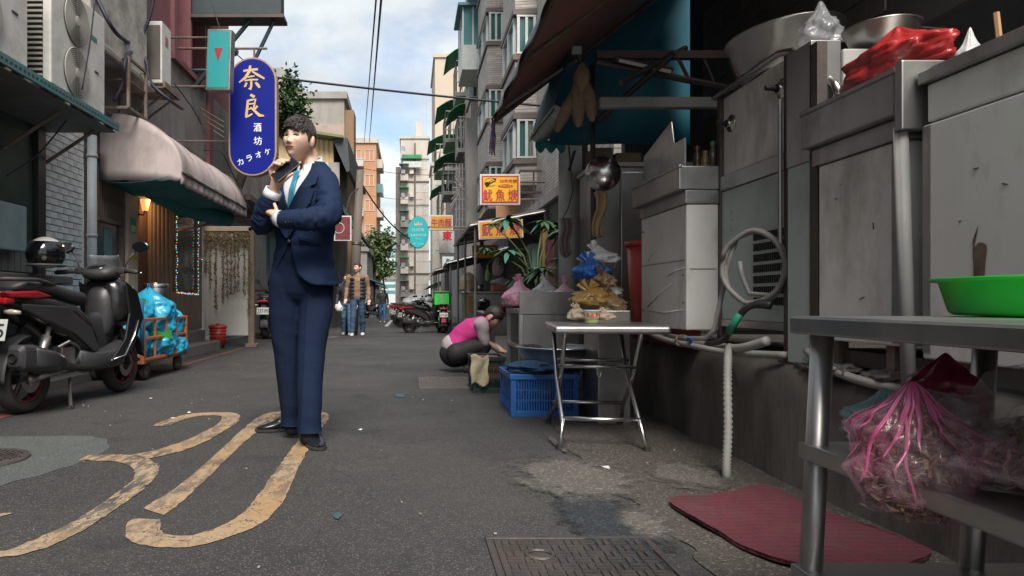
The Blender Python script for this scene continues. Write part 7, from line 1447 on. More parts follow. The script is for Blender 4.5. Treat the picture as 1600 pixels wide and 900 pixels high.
# ================================================================== PEOPLE
skin = mat('skin', (.62, .405, .305), .48, 0, (.56, .345, .255), 30, .5, sss=.12, rv=.08); lip_m = mat('lip', (.40, .16, .125), .45); hair_m = mat('hair', (.018, .013, .012), .45, 0, (.035, .024, .02), 60, .8, stretch=(1, 1, 1), bump=.5, bsc=120)
navy = mat('navy_suit', (.006, .014, .040), .80, 0, (.009, .021, .055), 3, .5, bump=.12, bsc=420, spec=.18); navy_t = mat('navy_trousers', (.006, .012, .032), .85, 0, (.009, .017, .043), 3, .5, bump=.12, bsc=420, spec=.15)
shirt_m = mat('white_shirt', (.66, .68, .72), .7, bump=.05, bsc=200); tie_m = mat('teal_tie', (.01, .16, .27), .35, 0, (.015, .24, .36), 40, .8, sheen=.3); leather = mat('black_leather', (.010, .012, .016), .22, 0, (.014, .016, .02), 8, rv=.08, spec=.6)
def gauss(x, s): return math.exp(-(x / s) ** 2)
def head_pt(d):                                  # d: unit direction, face looks along -y
    x, y, z = .0765 * d.x, .098 * d.y, .116 * d.z
    if d.z < 0:
        k = -d.z; x *= 1 - .37 * k ** 1.45
        if d.y > -.1: y *= 1 - .42 * k * min(1, d.y + .1) ; 
        y -= .012 * k if d.y < .3 else 0
    if d.y < 0:
        f = -d.y; y += .010 * f * f * (1 - abs(d.x)); ax = abs(x); dy = 0
        dy -= .0175 * gauss(x, .0115) * gauss(z + .026, .012) + .010 * gauss(x, .0085) * gauss(z + .004, .022)
        dy -= .006 * (gauss(ax - .013, .008) * gauss(z + .031, .008))
        dy += .0085 * gauss(ax - .031, .017) * gauss(z - .010, .011)
        dy -= .0045 * gauss(ax - .030, .022) * gauss(z - .030, .008)
        dy -= .0055 * gauss(x, .021) * gauss(z + .054, .0085)
        dy += .0045 * gauss(x, .024) * gauss(z + .0555, .0028)
        dy -= .007 * gauss(x, .022) * gauss(z + .094, .014) - .003 * gauss(x, .02) * gauss(z + .072, .008)
        dy -= .005 * gauss(ax - .046, .018) * gauss(z + .016, .02)
        y += dy * min(1, f * 1.6)
    return Vector((x, y, z))
def sph(az, el): return Vector((math.sin(az) * math.cos(el), -math.cos(az) * math.cos(el), math.sin(el)))
def front_dir(x, z):                              # find the direction whose head point has this x, z on the face side
    d = Vector((x / .0765, 0, z / .116))
    for _ in range(12):
        d.y = -math.sqrt(max(.02, 1 - min(.98, d.x ** 2 + d.z ** 2))); p = head_pt(d.normalized()); d.x += (x - p.x) / .0765 * .8; d.z += (z - p.z) / .116 * .8
    d.y = -math.sqrt(max(.02, 1 - min(.98, d.x ** 2 + d.z ** 2))); return d.normalized()
def add_head(mb, M, n=72):
    mb.grid(lambda u, v: M @ head_pt(sph(2 * math.pi * u, math.pi * (min(max(v, .004), .996) - .5))), n, n, cu=True)
    for s in (-1, 1):
        e = MB().ball((0, 0, 0), (.012, .023, .036), 10); mb.add([M @ (Vector((.081 * s, .014, -.004)) + Matrix.Rotation(.35 * s, 3, 'Z') @ Vector(v)) for v in e.v], e.f)
def head_parts(body, M, hairm, detail=True, lipm=None, long=0, seed=0, vol=1.0, fringe=.50):
    def hl(az):
        pts = [(0, fringe), (35, fringe + .03), (55, fringe - .06), (70, .14), (77, -.14), (83, -.10), (88, .30), (110, .32), (122, .0), (140, -.42 - long), (180, -.58 - long)]; a = abs(math.degrees(az))
        for (a0, h0), (a1, h1) in zip(pts, pts[1:]):
            if a <= a1: return h0 + (h1 - h0) * (a - a0) / (a1 - a0)
        return pts[-1][1]
    def hf(u, v):
        az = 2 * math.pi * u - math.pi; el = math.pi * (min(max(v, .004), .996) - .5); d = sph(az, el); p = head_pt(d); k = (d.z - hl(az) + .07 * nz((az * 6, d.z * 2, seed), 1)) / .16; k = min(1, max(-1, k))
        top = max(0, d.z); o = (.007 + .014 * top * vol + .005 * max(0, d.y)) * k if k > 0 else .010 * k - .004
        st = nz((d.x * 13 + d.z * 4, d.y * 7, d.z * 5), 1.7, seed); st2 = nz((d.x * 30, d.y * 16, d.z * 12), 1.5, seed + 4)
        o += (.0016 * st + .0008 * st2) * max(0, k); 
        nrm = Vector((d.x / .0765, d.y / .098, d.z / .116)).normalized()
        return M @ (p + nrm * o)
    part(body, 'hair', MB().grid(hf, 110, 72, cu=True), hairm, smooth=True)
    if not detail: return
    F = lambda x, z, o=.0012: M @ (head_pt(front_dir(x, z)) + Vector((0, -o, 0)))
    for s in (-1, 1):
        part(body, 'eyebrow', MB().tube([F(s * x, z, .001) for x, z in ((.014, .0295), (.024, .0325), (.036, .0325), (.047, .0275))], [.0022, .0034, .0032, .0016], 6), hairm, smooth=True)
        e = part(body, 'eye', MB().grid(lambda u, v: F(s * (.018 + .027 * u), .010 + (v - .5) * .0068 * math.sin(math.pi * min(.97, max(.03, u))), .0016), 10, 4), mat('eye_white', (.55, .52, .50), .3), smooth=True)
        part(e, 'iris', MB().grid(lambda u, v: F(s * .0305 + (u - .5) * .0135, .010 + (v - .5) * .0072, .0026), 4, 4), mat('iris_dark', (.015, .01, .008), .2), smooth=True)
        part(e, 'lash_line', MB().tube([F(s * (.016 + .031 * u), .0103 + .0048 * math.sin(math.pi * u), .0026) for u in (0, .2, .4, .6, .8, 1)], .002, 5), hairm, smooth=True)
    lp = MB(); lp.grid(lambda u, v: F(-.024 + .048 * u, -.0555 + (v - .45) * .016 * math.sin(math.pi * (.06 + .88 * u)) + .0015 * abs(2 * u - 1), .0012), 14, 6); part(body, 'lips', lp, lipm or lip_m, smooth=True)
    part(body, 'mouth_line', MB().tube([F(-.024 + .048 * u, -.0557 + .002 * abs(2 * u - 1), .0022) for u in [k / 10 for k in range(11)]], .0011, 5), mat('mouth_dark', (.16, .05, .045), .6), smooth=True)
    ns = MB()
    for s in (-1, 1): ns.ball(F(s * .0075, -.0385, -.001), (.003, .003, .0018), 5)
    part(body, 'nostrils', ns, mat('mouth_dark', (.1,) * 3))
# ---------------------------------------------------------------- the suited man
YM = 3.70
def mp(px, py, dy=0): return P(px, py, YM + dy)
man = thing('person', 'man in navy suit with teal tie holding a phone to his chin, arms folded', 'person', tuple(mp(470, 690) * 1)); man.location.z = 0; man['_b'] = list(man.location)
yaw = R(-33); fv = Vector((math.sin(yaw), -math.cos(yaw), 0)); rv_ = Vector((math.cos(yaw), math.sin(yaw), 0))
# torso sections: py, centre px, half width, half depth, dy
SEC = [(258, 487, .066, .056, .0), (266, 485, .100, .066, .0), (274, 482, .150, .082, .0), (284, 480, .182, .095, .0), (300, 478, .190, .108, -.005), (325, 477, .184, .115, -.005), (355, 476, .168, .112, 0), (385, 475, .154, .106, 0), (412, 474, .166, .116, 0), (445, 473, .186, .128, 0)]
def sec(py):
    for a, b in zip(SEC, SEC[1:]):
        if py <= b[0]:
            f = max(0, (py - a[0]) / (b[0] - a[0])); return [a[i] + (b[i] - a[i]) * f for i in range(5)]
    return list(SEC[-1])
def torso(th, py, off=0):                         # th: angle from the front, positive towards picture right
    _, cx, a, b, dy = sec(py); c = mp(cx, py, dy); s_, c_ = math.sin(th), math.cos(th); e = 2 / 2.35
    return c + rv_ * ((a + off) * math.copysign(abs(s_) ** e, s_)) + fv * ((b + off) * math.copysign(abs(c_) ** e, c_))
def gap(py, side):
    if py < 378: return max(.015, R(34) * max(0, (338 - py) / 72) ** 1.4)
    return max(.02, R(34 if side < 0 else 30) * ((py - 378) / 67) ** 1.3)
bodym = MB(); HM = Matrix.Translation(mp(467, 220, -.03)) @ Matrix.Rotation(R(-23), 4, 'Z') @ Matrix.Rotation(R(5), 4, 'Y') @ Matrix.Rotation(R(-3), 4, 'X') @ Matrix.Scale(.97, 4)
add_head(bodym, HM)
bodym.limb([mp(487, 268, .015), mp(484, 250, .028), mp(481, 236, .03)], [.053, .047, .046], 18)
bodym.limb([mp(483, 275), mp(477, 300), mp(475, 360), mp(473, 430)], [(.06, .05), (.10, .055), (.09, .055), (.09, .07)], 18)
bodym.limb([mp(512, 290, -.10), mp(517, 334, -.26), mp(440, 342, -.275)], [.045, .04, .028], 10)
bodym.limb([mp(438, 290, .08), mp(412, 348, -.10), mp(427, 300, -.21)], [.045, .04, .028], 10)
def fingers(mb, chains, r=.0085):
    for ch in chains:
        pts = [Vector(p) for p in ch]; mb.limb(pts, [r * 1.1] + [r] * (len(pts) - 2) + [r * .82], 10)
# right hand round the phone
W0 = mp(428, 297, -.215); PC = mp(434, 281, -.235)
bodym.limb([W0, mp(430, 290, -.225), PC, mp(436, 272, -.235)], [(.027, .021), (.030, .02), (.040, .017), (.036, .014)], 16)
hp2 = lambda *L_: [mp(*q_) for q_ in L_]
fingers(bodym, [hp2((424, 276, -.235), (421, 263, -.25), (429, 255, -.272), (437, 257.5, -.286)), hp2((428, 272, -.232), (425, 258.5, -.248), (434, 251.5, -.272), (443, 254.5, -.286)), hp2((433, 269, -.228), (431.5, 256, -.242), (440, 249.5, -.268), (448, 251.5, -.28)), hp2((437, 268, -.222), (437, 257, -.235), (444, 250.5, -.258), (451, 251, -.268)), hp2((438, 286, -.24), (445, 281, -.262), (452, 275, -.275), (457, 271.5, -.28))], .0092)
# left hand tucked under the right elbow
bodym.limb([mp(440, 342, -.275), mp(431, 335, -.24), mp(421, 331, -.17)], [(.026, .022), (.036, .022), (.034, .018)], 14)
fingers(bodym, [hp2((424, 325, -.19), (415, 321, -.13), (406, 321, -.08)), hp2((422, 330, -.185), (412, 327, -.12), (404, 327, -.08)), hp2((422, 335, -.18), (412, 333, -.12), (404, 333, -.08)), hp2((424, 340, -.18), (414, 339, -.12), (407, 339, -.08)), hp2((433, 331, -.245), (430, 322, -.235), (427, 315, -.215))], .0095)
for xa, ya, dz_, (xk, yk, dk_), (xh, yh) in ((457, 660, .10, (449, 545, .03), (449, 445)), (484, 672, -.14, (485, 545, -.07), (494, 445))):
    bodym.limb([mp(xh, yh), mp(xk, yk, dk_), mp(xa, ya, dz_)], [.07, .045, .035], 10)
bd = part(man, 'body', None, skin, mesh=None if 0 else remesh(bodym, .0034, 1)); 
for v in bd.data.vertices: v.co -= Vector(man['_b'])
head_parts(bd, HM, hair_m, True, seed=2, vol=1.25, fringe=.54)
# forelock swept over the forehead
fl2 = MB(); rr = random.Random(4)
def strand(az, el, steps, stp, lift, w_, drift):
    d = sph(az, el); crown = Vector((.12, .40, .91)).normalized(); pts = []; rs = []
    for k in range(steps):
        nrm = Vector((d.x / .0765, d.y / .098, d.z / .116)).normalized(); f = k / (steps - 1); o = .0075 + .014 * max(0, d.z) * 1.2 + lift * math.sin(math.pi * min(1, f * 1.15)) - .006 * f
        pts.append(HM @ (head_pt(d) + nrm * o)); rs.append(w_ * (1.0 if 0 < k < steps - 2 else .55) if k < steps - 1 else .0006)
        t_ = (d - crown * d.dot(crown)); t_ = t_ - d * t_.dot(d); t_ = t_.normalized() + Vector((drift, 0, 0)) * max(0, -d.y); t_ = (t_ - d * t_.dot(d)).normalized(); d = (d + t_ * stp).normalized()
    fl2.tube(pts, rs, 5)
for k in range(900):
    az = rr.uniform(-math.pi, math.pi); el = math.asin(rr.uniform(.45 if abs(az) < 2.0 else .12, .98)); fr = abs(az) < 1.0
    strand(az, el, 7, rr.uniform(.07, .11) * (1.0 if el > .7 else .7), rr.uniform(-.002, .006), rr.uniform(.0013, .0026), -.7)
for k in range(130):
    az = rr.uniform(-.95, 1.0); strand(az, rr.uniform(.78, .98), 7, rr.uniform(.05, .078) * (1.25 if -.2 < az < .55 else 1), rr.uniform(.004, .012), rr.uniform(.0018, .0032), -1.1)
part(bd, 'hair_strands', fl2, hair_m, smooth=True, kind='stuff')
# shirt, collar, tie
part(man, 'shirt', MB().grid(lambda u, v: torso(-math.pi + 2 * math.pi * u, 268 + 116 * v, -.010), 48, 24, cu=True), shirt_m, smooth=True)
nb_ = mp(484, 262, .0)
def collar(u, v):
    a = .22 + 5.84 * u; r_ = .058 + .016 * v; d = rv_ * math.sin(a) + fv * math.cos(a); drop = .034 * math.cos(a) + .004
    return mp(485, 257, .002) + d * (r_ + .004 * math.cos(a)) + Vector((-.006 * math.cos(a), 0, .022 - .040 * v - drop - .034 * v * max(0, math.cos(a)) ** 3))
part(man, 'shirt_collar', MB().grid(collar, 40, 5), shirt_m, smooth=True, solid=.004)
def tie_w(py): return .021 if py < 283 else .017 + .012 * (py - 283) / 95
def tiep(u, v):
    py = 271 + 109 * v; w_ = (.023 - .085 * v if v < .10 else .0155 + .014 * (v - .10)); th0 = (u - .5) * 2; p = torso(0, py, -.002); return p + rv_ * (th0 * w_) + fv * (.006 + .004 * (1 - th0 * th0) + (.010 * max(0, 1 - v / .12)))
part(man, 'tie', MB().grid(tiep, 8, 40), tie_m, smooth=True, solid=.004)
# jacket: one open shell plus both sleeves
def wr_(p, s=1): return .007 * nz((p.x * 3, p.y * 3, p.z * 9), 2.2, 3) + .003 * nz((p.x, p.y, p.z), 26, 1)
jk = MB()
def jf(u, v):
    py = 259 + (447 - 259) * v; g0 = gap(py, -1); g1 = gap(py, 1); th = g1 + (2 * math.pi - g0 - g1) * u
    if py > 430 and (u < .1 or u > .9): py -= (py - 430) * .6 * (1 - min(u, 1 - u) / .1) ** 2
    p = torso(th, py, .010 + (.010 if py > 385 else 0) * (py - 385) / 60); c = mp(475, py); d = (p - c); d.z = 0
    return p + d.normalized() * wr_(p) * (1 if py > 280 else .3)
jk.grid(jf, 96, 70)
def sleeve(pts, radii, seed, n=26, fold=.009):
    pts = [Vector(p) for p in pts]; dense = []; rad = []
    for i in range(len(pts) - 1):
        for k in range(14):
            t_ = k / 14; p0, p1, p2, p3 = pts[max(i - 1, 0)], pts[i], pts[i + 1], pts[min(i + 2, len(pts) - 1)]
            dense.append(.5 * ((2 * p1) + (p2 - p0) * t_ + (2 * p0 - 5 * p1 + 4 * p2 - p3) * t_ ** 2 + (3 * p1 - p0 - 3 * p2 + p3) * t_ ** 3)); rad.append(radii[i] + (radii[i + 1] - radii[i]) * t_)
    dense.append(pts[-1]); rad.append(radii[-1]); o = len(jk.v); tmp = MB().tube(dense, rad, n, cap=False); k = len(dense); vs = []
    for i in range(k):
        for j in range(n):
            v = Vector(tmp.v[i * n + j]); d = (v - dense[i]).normalized(); a = j / n * 6.283; b = math.exp(-((i / k - .5) / .28) ** 2)
            vs.append(v + d * (.026 * b * (.35 - abs(nz((math.cos(a) * 1.1 + i * .16, math.sin(a) * 1.1 - i * .05, i * .17), 1, seed))) + .015 * b * (.3 - abs(nz((math.cos(a) * 1.6 - i * .12, math.sin(a) * 1.6, i * .3), 1, seed + 4)))))
    jk.add(vs, tmp.f)
sleeve([mp(498, 280, -.06), mp(508, 288, -.09), mp(514, 312, -.18), mp(511, 336, -.27), mp(488, 343, -.305), mp(462, 343, -.30), mp(439, 343, -.275)], [.046, .064, .063, .061, .055, .049, .043], 1)
sleeve([mp(452, 282, .06), mp(440, 290, .08), mp(420, 322, .0), mp(411, 349, -.10), mp(413, 333, -.15), mp(420, 315, -.19), mp(424, 306, -.205)], [.046, .062, .060, .055, .051, .048, .043], 2)
jo = part(man, 'jacket', jk, navy, smooth=True, solid=.003)
def lap(side):
    def f(u, v):
        py = 262 + 114 * v; g_ = gap(py, side); wd_ = .62 * math.sin(math.pi * min(.999, .10 + .62 * v)) * (1 if v < .55 else max(0, (1 - v) / .45) ** .8) ; 
        if .30 < v < .36: wd_ *= .72
        th = side * (g_ - .02 + wd_ * u); return torso(th, py, .016 + .013 * u)
    return f
for s in (-1, 1): part(jo, 'lapel', MB().grid(lap(s), 10, 44), navy, smooth=True, solid=.004)
part(jo, 'jacket_collar', MB().grid(lambda u, v: mp(486, 258 + 11 * v, .004) + (rv_ * math.sin(.95 + 4.38 * u) + fv * math.cos(.95 + 4.38 * u)) * (.074 + .034 * v) + Vector((0, 0, .018 - .012 * abs(2 * u - 1))), 28, 5), navy, smooth=True, solid=.006)
def patch(t0, t1, p0, p1, slope, off): return MB().grid(lambda u, v: torso(t0 + (t1 - t0) * u, p0 + (p1 - p0) * v + slope * u, off), 12, 4)
part(jo, 'pocket_flap', patch(R(20), R(66), 372, 379, 8, .022), navy, smooth=True, solid=.005)
for (py, th) in ((380, .02),): part(jo, 'button', MB().lathe([(0, .004), (.009, .004), (.011, 0), (.011, -.003)], torso(th, py, .022), 16, rot=Matrix.Rotation(yaw, 3, 'Z') @ Matrix.Rotation(R(90), 3, 'X')), black_plastic, smooth=True)
for k in range(4): part(jo, 'cuff_button', MB().ball(mp(446 + 4.5 * k, 347 - .3 * k, -.335 - .004 * k), (.0045, .0035, .0045), 6), black_plastic, smooth=True)
part(man, 'shirt_cuff', MB().tube([mp(423, 309, -.203), mp(425, 303, -.208), mp(428, 296.5, -.216)], [.045, .044, .042], 20, cap=False), shirt_m, smooth=True, solid=.004); part(man, 'shirt_cuff', MB().tube([mp(442, 343, -.28), mp(437, 341.5, -.268), mp(434, 340, -.258)], [.043, .040, .038], 20, cap=False), shirt_m, smooth=True, solid=.004)
# trousers
tm = MB()
tm.limb([mp(473, 395), mp(473, 425), mp(472, 448)], [(.145, .10), (.160, .112), (.150, .11)], 24)
tm.limb([mp(447, 440), mp(446, 490, .01), mp(448, 545, .03), mp(453, 600, .06), mp(457, 650, .085), mp(458, 668, .09)], [.090, .088, .075, .067, .061, .060], 22)
tm.limb([mp(495, 440), mp(493, 490, -.03), mp(486, 545, -.07), mp(484, 600, -.10), mp(484, 655, -.13), mp(484, 680, -.14)], [.090, .090, .077, .069, .062, .061], 22)
b0 = Vector(mp(470, 690))
def tw_(p):
    z = p.z; a = nz((p.x * 5 + p.z * 2, p.y * 5, p.z * 7), 1.5, 5); low = math.exp(-((z - .08) / .09) ** 2); kn = math.exp(-((z - .50) / .12) ** 2); hip = math.exp(-((z - .85) / .12) ** 2)
    cr = 0
    for (xa, xb, ya, yb) in ((-.668, -.625, 3.70, 3.79), (-.52, -.545, 3.70, 3.56)):
        f = min(1, max(0, (.86 - z) / .8)); cx = xa + (xb - xa) * f; cy = ya + (yb - ya) * f
        if p.y < cy and .06 < z < .82: cr += .0045 * math.exp(-((p.x - cx + .012) / .008) ** 2)
    rd = .35 - abs(nz((p.x * 4 + p.z * 3, p.y * 4, p.z * 6), 1.6, 8))
    return a * .006 * hip + rd * (.020 * low + .008 * kn + .010 * hip) + .0035 * nz(p, 7, 2) + cr
tmsh = remesh(tm, .0075, 9, tw_)
for v in tmsh.vertices: v.co.z = max(v.co.z, .072 if v.co.x < -.585 else .078)
to = part(man, 'trousers', None, navy_t, mesh=tmsh)
for v in to.data.vertices: v.co -= Vector(man['_b'])
for a_, b_, dy_ in ((457, 668, .09), (484, 682, -.14)): part(man, 'sock', MB().limb([mp(a_, b_ - 26, dy_), mp(a_, b_, dy_)], [.046, .046], 14), mat('sock_dark', (.01, .012, .018), .9), smooth=True)
# shoes
def shoe(heel, yaw_, L_=.285):
    dirv = Vector((math.sin(yaw_), -math.cos(yaw_), 0)); sdv = Vector((math.cos(yaw_), math.sin(yaw_), 0)); h = Vector(heel); h.z = 0
    S_ = [(0, .020, .055), (.03, .032, .085), (.12, .036, .10), (.24, .037, .105), (.34, .038, .095), (.46, .042, .072), (.60, .047, .056), (.74, .047, .046), (.86, .040, .038), (.95, .026, .032), (1.0, .010, .026)]
    up_ = MB(); vs = []; n = 20
    for (t_, hw, ht) in S_:
        for j in range(n):
            a = 2 * math.pi * j / n; c, s_ = math.cos(a), math.sin(a); zc = .014 + (ht - .014) / 2; vs.append(h + dirv * (t_ * L_) + sdv * (hw * math.copysign(abs(c) ** .75, c) + .006 * math.sin(t_ * 3)) + Vector((0, 0, zc + (ht - .014) / 2 * math.copysign(abs(s_) ** .8, s_))))
    k = len(S_); up_.add(vs, [(i * n + j, (i + 1) * n + j, (i + 1) * n + (j + 1) % n, i * n + (j + 1) % n) for i in range(k - 1) for j in range(n)] + [tuple(range(n)), tuple((k - 1) * n + j for j in range(n))])
    o = part(man, 'shoe', up_, leather, smooth=True, sub=1); so_ = MB(); ol = []
    for sgn in (1, -1):
        for (t_, hw, ht) in (S_ if sgn == 1 else reversed(S_)): ol.append(h + dirv * (t_ * L_ * 1.015 - .002) + sdv * (sgn * (hw + .004) + .006 * math.sin(t_ * 3)))
    q_ = len(ol); so_.add([p + Vector((0, 0, .004)) for p in ol] + [p + Vector((0, 0, .018)) for p in ol], [tuple(range(q_)), tuple(range(q_, 2 * q_))] + [(i, (i + 1) % q_, (i + 1) % q_ + q_, i + q_) for i in range(q_)])
    part(o, 'sole', so_, rubber); part(o, 'heel_block', MB().box(h + dirv * .04 + Vector((0, 0, .009)), (.06, .07, .018), (0, 0, yaw_)), rubber)
    part(o, 'strap', MB().tube([h + dirv * (.50 * L_) + sdv * (.046 * math.cos(a)) + Vector((0, 0, .02 + .052 * math.sin(a))) for a in [k_ * math.pi / 12 for k_ in range(13)]], .008, 6, sc=(1.6, .5)), leather, smooth=True)
    part(o, 'buckle', MB().box(h + dirv * (.50 * L_) + sdv * .036 + Vector((0, 0, .060)), (.012, .016, .006), (0, R(40), yaw_)), steel_bright, bev=.001)
hl_ = PG(461, 672); shoe((hl_.x + .035, hl_.y + .03, 0), R(-70), .27); hr_ = PG(474, 692); shoe((hr_.x, hr_.y + .06, 0), R(24))
# phone (held: a thing of its own)
ph = thing('smartphone', 'dark smartphone held under the chin of the suited man', 'phone', tuple(mp(446, 266, -.265)))
ax = (mp(461, 252, -.255) - mp(431, 276, -.275)).normalized(); nrm_ = Vector((-.25, -.85, .45)); bx2 = ax.cross(nrm_).normalized(); nrm_ = bx2.cross(ax).normalized(); pcn = mp(446, 265, -.262)
def slab(c, l_, w_, h_):
    vs = [c + ax * (l_ * (i - .5)) + bx2 * (w_ * (j - .5)) + nrm_ * (h_ * (k - .5)) for k in (0, 1) for j in (0, 1) for i in (0, 1)]
    return MB().add(vs, [(0, 2, 3, 1), (4, 5, 7, 6), (0, 1, 5, 4), (2, 6, 7, 3), (0, 4, 6, 2), (1, 3, 7, 5)])
part(ph, 'case', slab(pcn, .148, .072, .009), mat('phone_case', (.05, .03, .04), .35), bev=.004); part(ph, 'screen', slab(pcn + nrm_ * .0052, .138, .064, .001), mat('phone_glass', (.012, .014, .022), .06, spec=.9, rv=.02), bev=.0003)
# ---------------------------------------------------------------- simpler figures
def figure(label, X, Y, rz, k, J, cloth, hairm=hair_m, vest=None, mask=False, shoes=(.6, .6, .58), detail=False, vox=.012, headrot=(0, 0)):
    # J: joints in metres for a 1.7 m figure looking along -y; cloth = (top, trousers) materials
    t = thing('person', label, 'person', (0, 0, 0)); v3 = lambda n: Vector(J[n]); b = MB(); HMx = Matrix.Translation(v3('head')) @ Matrix.Rotation(headrot[0], 4, 'Z') @ Matrix.Rotation(headrot[1], 4, 'X')
    add_head(b, HMx, 40); b.limb([v3('chest') + Vector((0, 0, .12)), v3('head') + Vector((0, .015, -.08))], [.055, .05], 12); b.limb([v3('pelvis'), v3('chest')], [.10, .11], 12)
    for s in 'LR':
        b.limb([v3('sh' + s), v3('el' + s), v3('wr' + s)], [.035, .032, .024], 8); d = (v3('wr' + s) - v3('el' + s)).normalized(); h0 = v3('wr' + s); b.limb([h0, h0 + d * .08], [(.026, .018), (.036, .015)], 10)
        sdv = d.cross(Vector((.3, 1, .1))).normalized()
        for f_ in range(4): q_ = h0 + d * .08 + sdv * ((f_ - 1.5) * .017); b.limb([q_, q_ + d * .04, q_ + d * .068 + Vector((0, -.012, 0))], [.0085, .008, .0065], 8)
        b.limb([h0 + d * .03 + sdv * .025, h0 + d * .06 + sdv * .045, h0 + d * .085 + sdv * .045], [.01, .009, .007], 8)
        b.limb([v3('hip' + s), v3('kn' + s), v3('an' + s)], [.06, .04, .03], 8)
    bo = part(t, 'body', None, skin, mesh=remesh(b, .006, 1)); head_parts(bo, HMx, hairm, detail)
    if mask: part(bo, 'face_mask', MB().grid(lambda u, v: HMx @ (head_pt(front_dir(-.058 + .116 * u, -.09 + .085 * v)) + Vector((0, -.007, 0))), 12, 8), mat('mask_blue', (.22, .45, .50), .8), smooth=True)
    m = MB(); m.limb([v3('pelvis') + Vector((0, 0, -.02)), v3('chest') - Vector((0, 0, .12)), v3('chest'), v3('chest') + Vector((0, 0, .10))], [(.165, .12), (.165, .12), (.185, .125), (.12, .08)], 20)
    for s in 'LR': m.limb([v3('sh' + s), v3('el' + s), v3('wr' + s)], [.066, .052, .042], 14)
    fn = lambda p: .012 * nz((p.x * 3, p.y * 3, p.z * 8), 1.8, 2)
    part(t, 'top_garment', None, cloth[0], mesh=remesh(m, vox, 3, fn)); m = MB(); m.limb([v3('pelvis') + Vector((0, 0, .05)), v3('pelvis') - Vector((0, 0, .05))], [(.155, .115), (.15, .115)], 18)
    for s in 'LR': m.limb([v3('hip' + s), v3('kn' + s), v3('an' + s)], [.092, .072, .058], 14)
    part(t, 'trousers', None, cloth[1], mesh=remesh(m, vox, 3, fn))
    if vest:
        m = MB()
        for zz_ in range(6):
            for sx in (-1, 1):
                c = v3('pelvis').lerp(v3('chest') + Vector((0, 0, .07)), zz_ / 5) + Vector((0, 0, -.02)); w_ = .178 + .008 * math.sin(zz_)
                m.tube([c + Vector((sx * w_ * math.sin(a), -.135 * math.cos(a), 0)) for a in [.42 + q_ * .22 for q_ in range(13)]], .030, 8, sc=(.55, 1.35))
        part(t, 'padded_vest', m, vest, smooth=True)
    sm = mat('shoe%.2f' % shoes[0], shoes, .6)
    for s in 'LR':
        an = v3('an' + s); m = MB(); loft(m, [(an.y + .07, an.x, an.z - .03, .03, .035, 2.4), (an.y, an.x, an.z - .02, .04, .05, 2.4), (an.y - .08, an.x, an.z - .045, .045, .03, 2.6), (an.y - .16, an.x, an.z - .05, .045, .025, 2.6), (an.y - .20, an.x, an.z - .055, .02, .015, 2.2)]); part(t, 'shoe', m, sm, smooth=True)
    t.location = (X, Y, gz(Y)); t.rotation_euler = (0, 0, rz); t.scale = (k, k, k); return t
J1 = dict(head=(.0, -.04, 1.58), chest=(0, 0, 1.27), pelvis=(0, .02, .93), shL=(.20, 0, 1.37), elL=(.25, .04, 1.10), wrL=(.26, -.04, .87), shR=(-.20, 0, 1.37), elR=(-.25, .02, 1.11), wrR=(-.27, -.10, .89), hipL=(.09, .02, .90), knL=(.10, .03, .49), anL=(.11, .14, .085), hipR=(-.09, .02, .90), knR=(-.09, -.12, .50), anR=(-.11, -.20, .085))
den = mat('denim_dark', (.02, .045, .10), .8, 0, (.03, .06, .12), 12); 
figure('walking man in brown shirt and dark padded vest in the lane', -1.21, 15.9, 0, 1.0, J1, (mat('brown_shirt', (.25, .15, .09), .85, 0, (.2, .12, .07), 9), den), vest=mat('vest_navy', (.022, .03, .042), .5), shoes=(.55, .54, .52), headrot=(R(-38), R(-4)), detail=True)
J2 = dict(J1, knL=(.09, -.10, .50), anL=(.10, -.16, .085), knR=(-.09, .02, .49), anR=(-.10, .12, .085))
figure('masked man in dark jacket and blue jeans further down the lane', -1.25, 31.5, 0, .97, J2, (mat('jacket_black', (.025, .03, .032), .7), mat('jeans_blue', (.03, .11, .28), .8)), mask=True, shoes=(.3, .3, .3))
figure('person in jeans mostly hidden behind the walking man', -1.62, 17.6, 0, .93, J2, (mat('jacket_black', (.02,) * 3, .7), mat('jeans_blue2', (.04, .10, .18), .8)), shoes=(.31, .3, .3))
single('carrier_bag', bag(MB(), P(530, 482, 17.2), (.08, .08, .12), 3, 12, .2, .6), whiteb, 'small pale carrier bag at the side of the half-hidden person', 'bag', smooth=True)
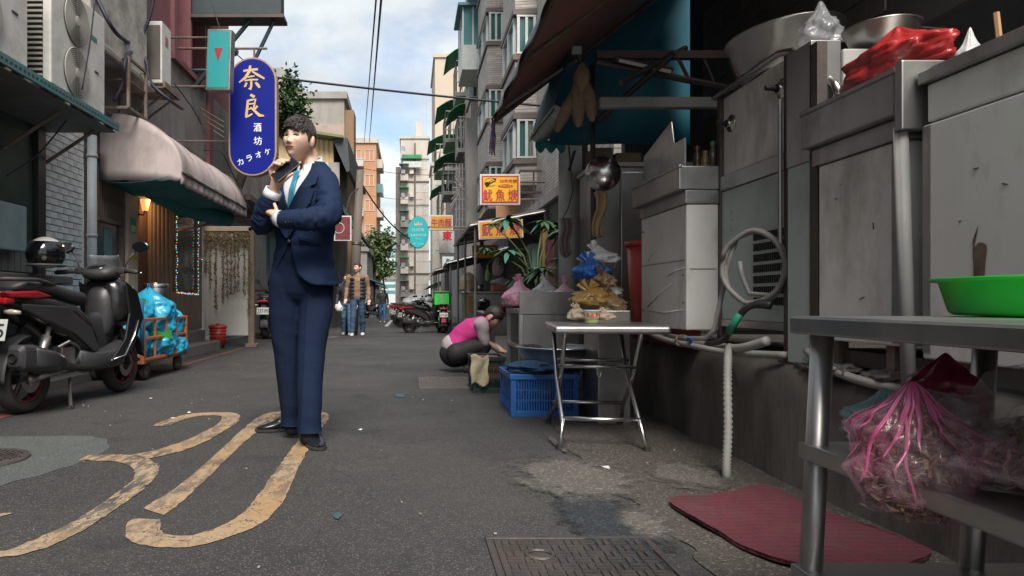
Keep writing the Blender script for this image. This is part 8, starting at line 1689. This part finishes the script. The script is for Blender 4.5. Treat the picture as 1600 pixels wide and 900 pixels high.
# ---------------------------------------------------------------- crouching woman in side view
YW = 7.35; q = lambda a, b, dy=0: P(a, b, YW + dy)
wo_ = thing('person', 'woman in magenta vest crouching beside a dark crate', 'person', (.68, YW, 0))
def local(o):
    for v in o.data.vertices: v.co -= Vector(wo_['_b'])
    return o
HW = Matrix.Translation(q(770, 497)) @ Matrix.Rotation(R(68), 4, 'Z') @ Matrix.Rotation(R(38), 4, 'X')
b = MB(); add_head(b, HW, 40); b.limb([q(752, 508), q(764, 503)], [.055, .05], 12); b.limb([q(713, 545), q(735, 525), q(752, 510)], [.10, .11, .09], 14)
for dy, sh_, el_, wr2 in ((-.17, (752, 506), (758, 534), (779, 548)), (.17, (756, 506), (766, 534), (784, 548))):
    b.limb([q(*sh_, dy), q(*el_, dy), q(*wr2, dy * .5)], [.045, .04, .028], 10); h0 = q(*wr2, dy * .5); b.limb([h0, h0 + Vector((.06, 0, -.02))], [(.028, .02), (.034, .018)], 10)
    for f_ in range(4): p0 = h0 + Vector((.06, (f_ - 1.5) * .017, -.02)); b.limb([p0, p0 + Vector((.035, 0, -.02)), p0 + Vector((.05, 0, -.045))], [.0085, .008, .007], 8)
    b.limb([h0 + Vector((.02, -.02, 0)), h0 + Vector((.05, -.04, -.01)), h0 + Vector((.075, -.035, -.025))], [.01, .009, .007], 8)
for dy in (-.12, .12): b.limb([q(714, 550, dy), q(758, 540, dy), q(734, 571, dy)], [.08, .05, .035], 10)
wb_ = local(part(wo_, 'body', None, skin, mesh=remesh(b, .006, 1))); head_parts(wb_, HW, hair_m, True, long=.25, seed=6, vol=1.3, fringe=.30)
fn = lambda p: .014 * nz((p.x * 3, p.y * 3, p.z * 5), 2.0, 2)
m = MB(); m.limb([q(712, 540), q(724, 527), q(740, 514), q(753, 506)], [(.15, .14), (.165, .145), (.18, .14), (.12, .09)], 20); local(part(wo_, 'vest', None, mat('vest_magenta', (.50, .028, .20), .7, 0, (.42, .02, .17), 9), mesh=remesh(m, .012, 3, fn)))
m = MB(); m.limb([q(711, 541), q(716, 539)], [.150, .152], 16); 
local(part(wo_, 'shirt_hem', None, mat('shirt_lilac', (.42, .36, .38), .8), mesh=remesh(m, .014, 3, fn))); m = MB()
for dy, sh_, el_ in ((-.17, (752, 506), (758, 534)), (.17, (756, 506), (766, 534))): m = MB().limb([q(*sh_, dy), q((sh_[0] + el_[0]) / 2, (sh_[1] + el_[1]) / 2 - 2, dy * 1.05), q(*el_, dy)], [.078, .068, .058], 14); local(part(wo_, 'sleeve', None, mat('shirt_lilac', (.42,) * 3), mesh=remesh(m, .010, 2, fn)))
m = MB()
m.limb([q(709, 552), q(716, 552)], [.155, .15], 18)
for dy in (-.13, .13): m.limb([q(714, 552, dy), q(738, 543, dy), q(758, 540, dy)], [.115, .098, .074], 16); m.limb([q(758, 540, dy), q(748, 556, dy), q(736, 571, dy)], [.074, .066, .05], 14)
local(part(wo_, 'leggings', None, mat('leggings_black', (.018, .015, .018), .75), mesh=remesh(m, .010, 3)))
for dy in (-.13, .13): c = q(738, 577, dy); m = MB(); loft(m, [(c.x - .10, c.y, .04, .03, .035, 2.4), (c.x - .02, c.y, .05, .042, .05, 2.4), (c.x + .08, c.y, .035, .045, .03, 2.6), (c.x + .15, c.y, .03, .02, .015, 2.2)], 16, 'x'); part(wo_, 'shoe', m, mat('boot_dark', (.04, .04, .035), .6), smooth=True)
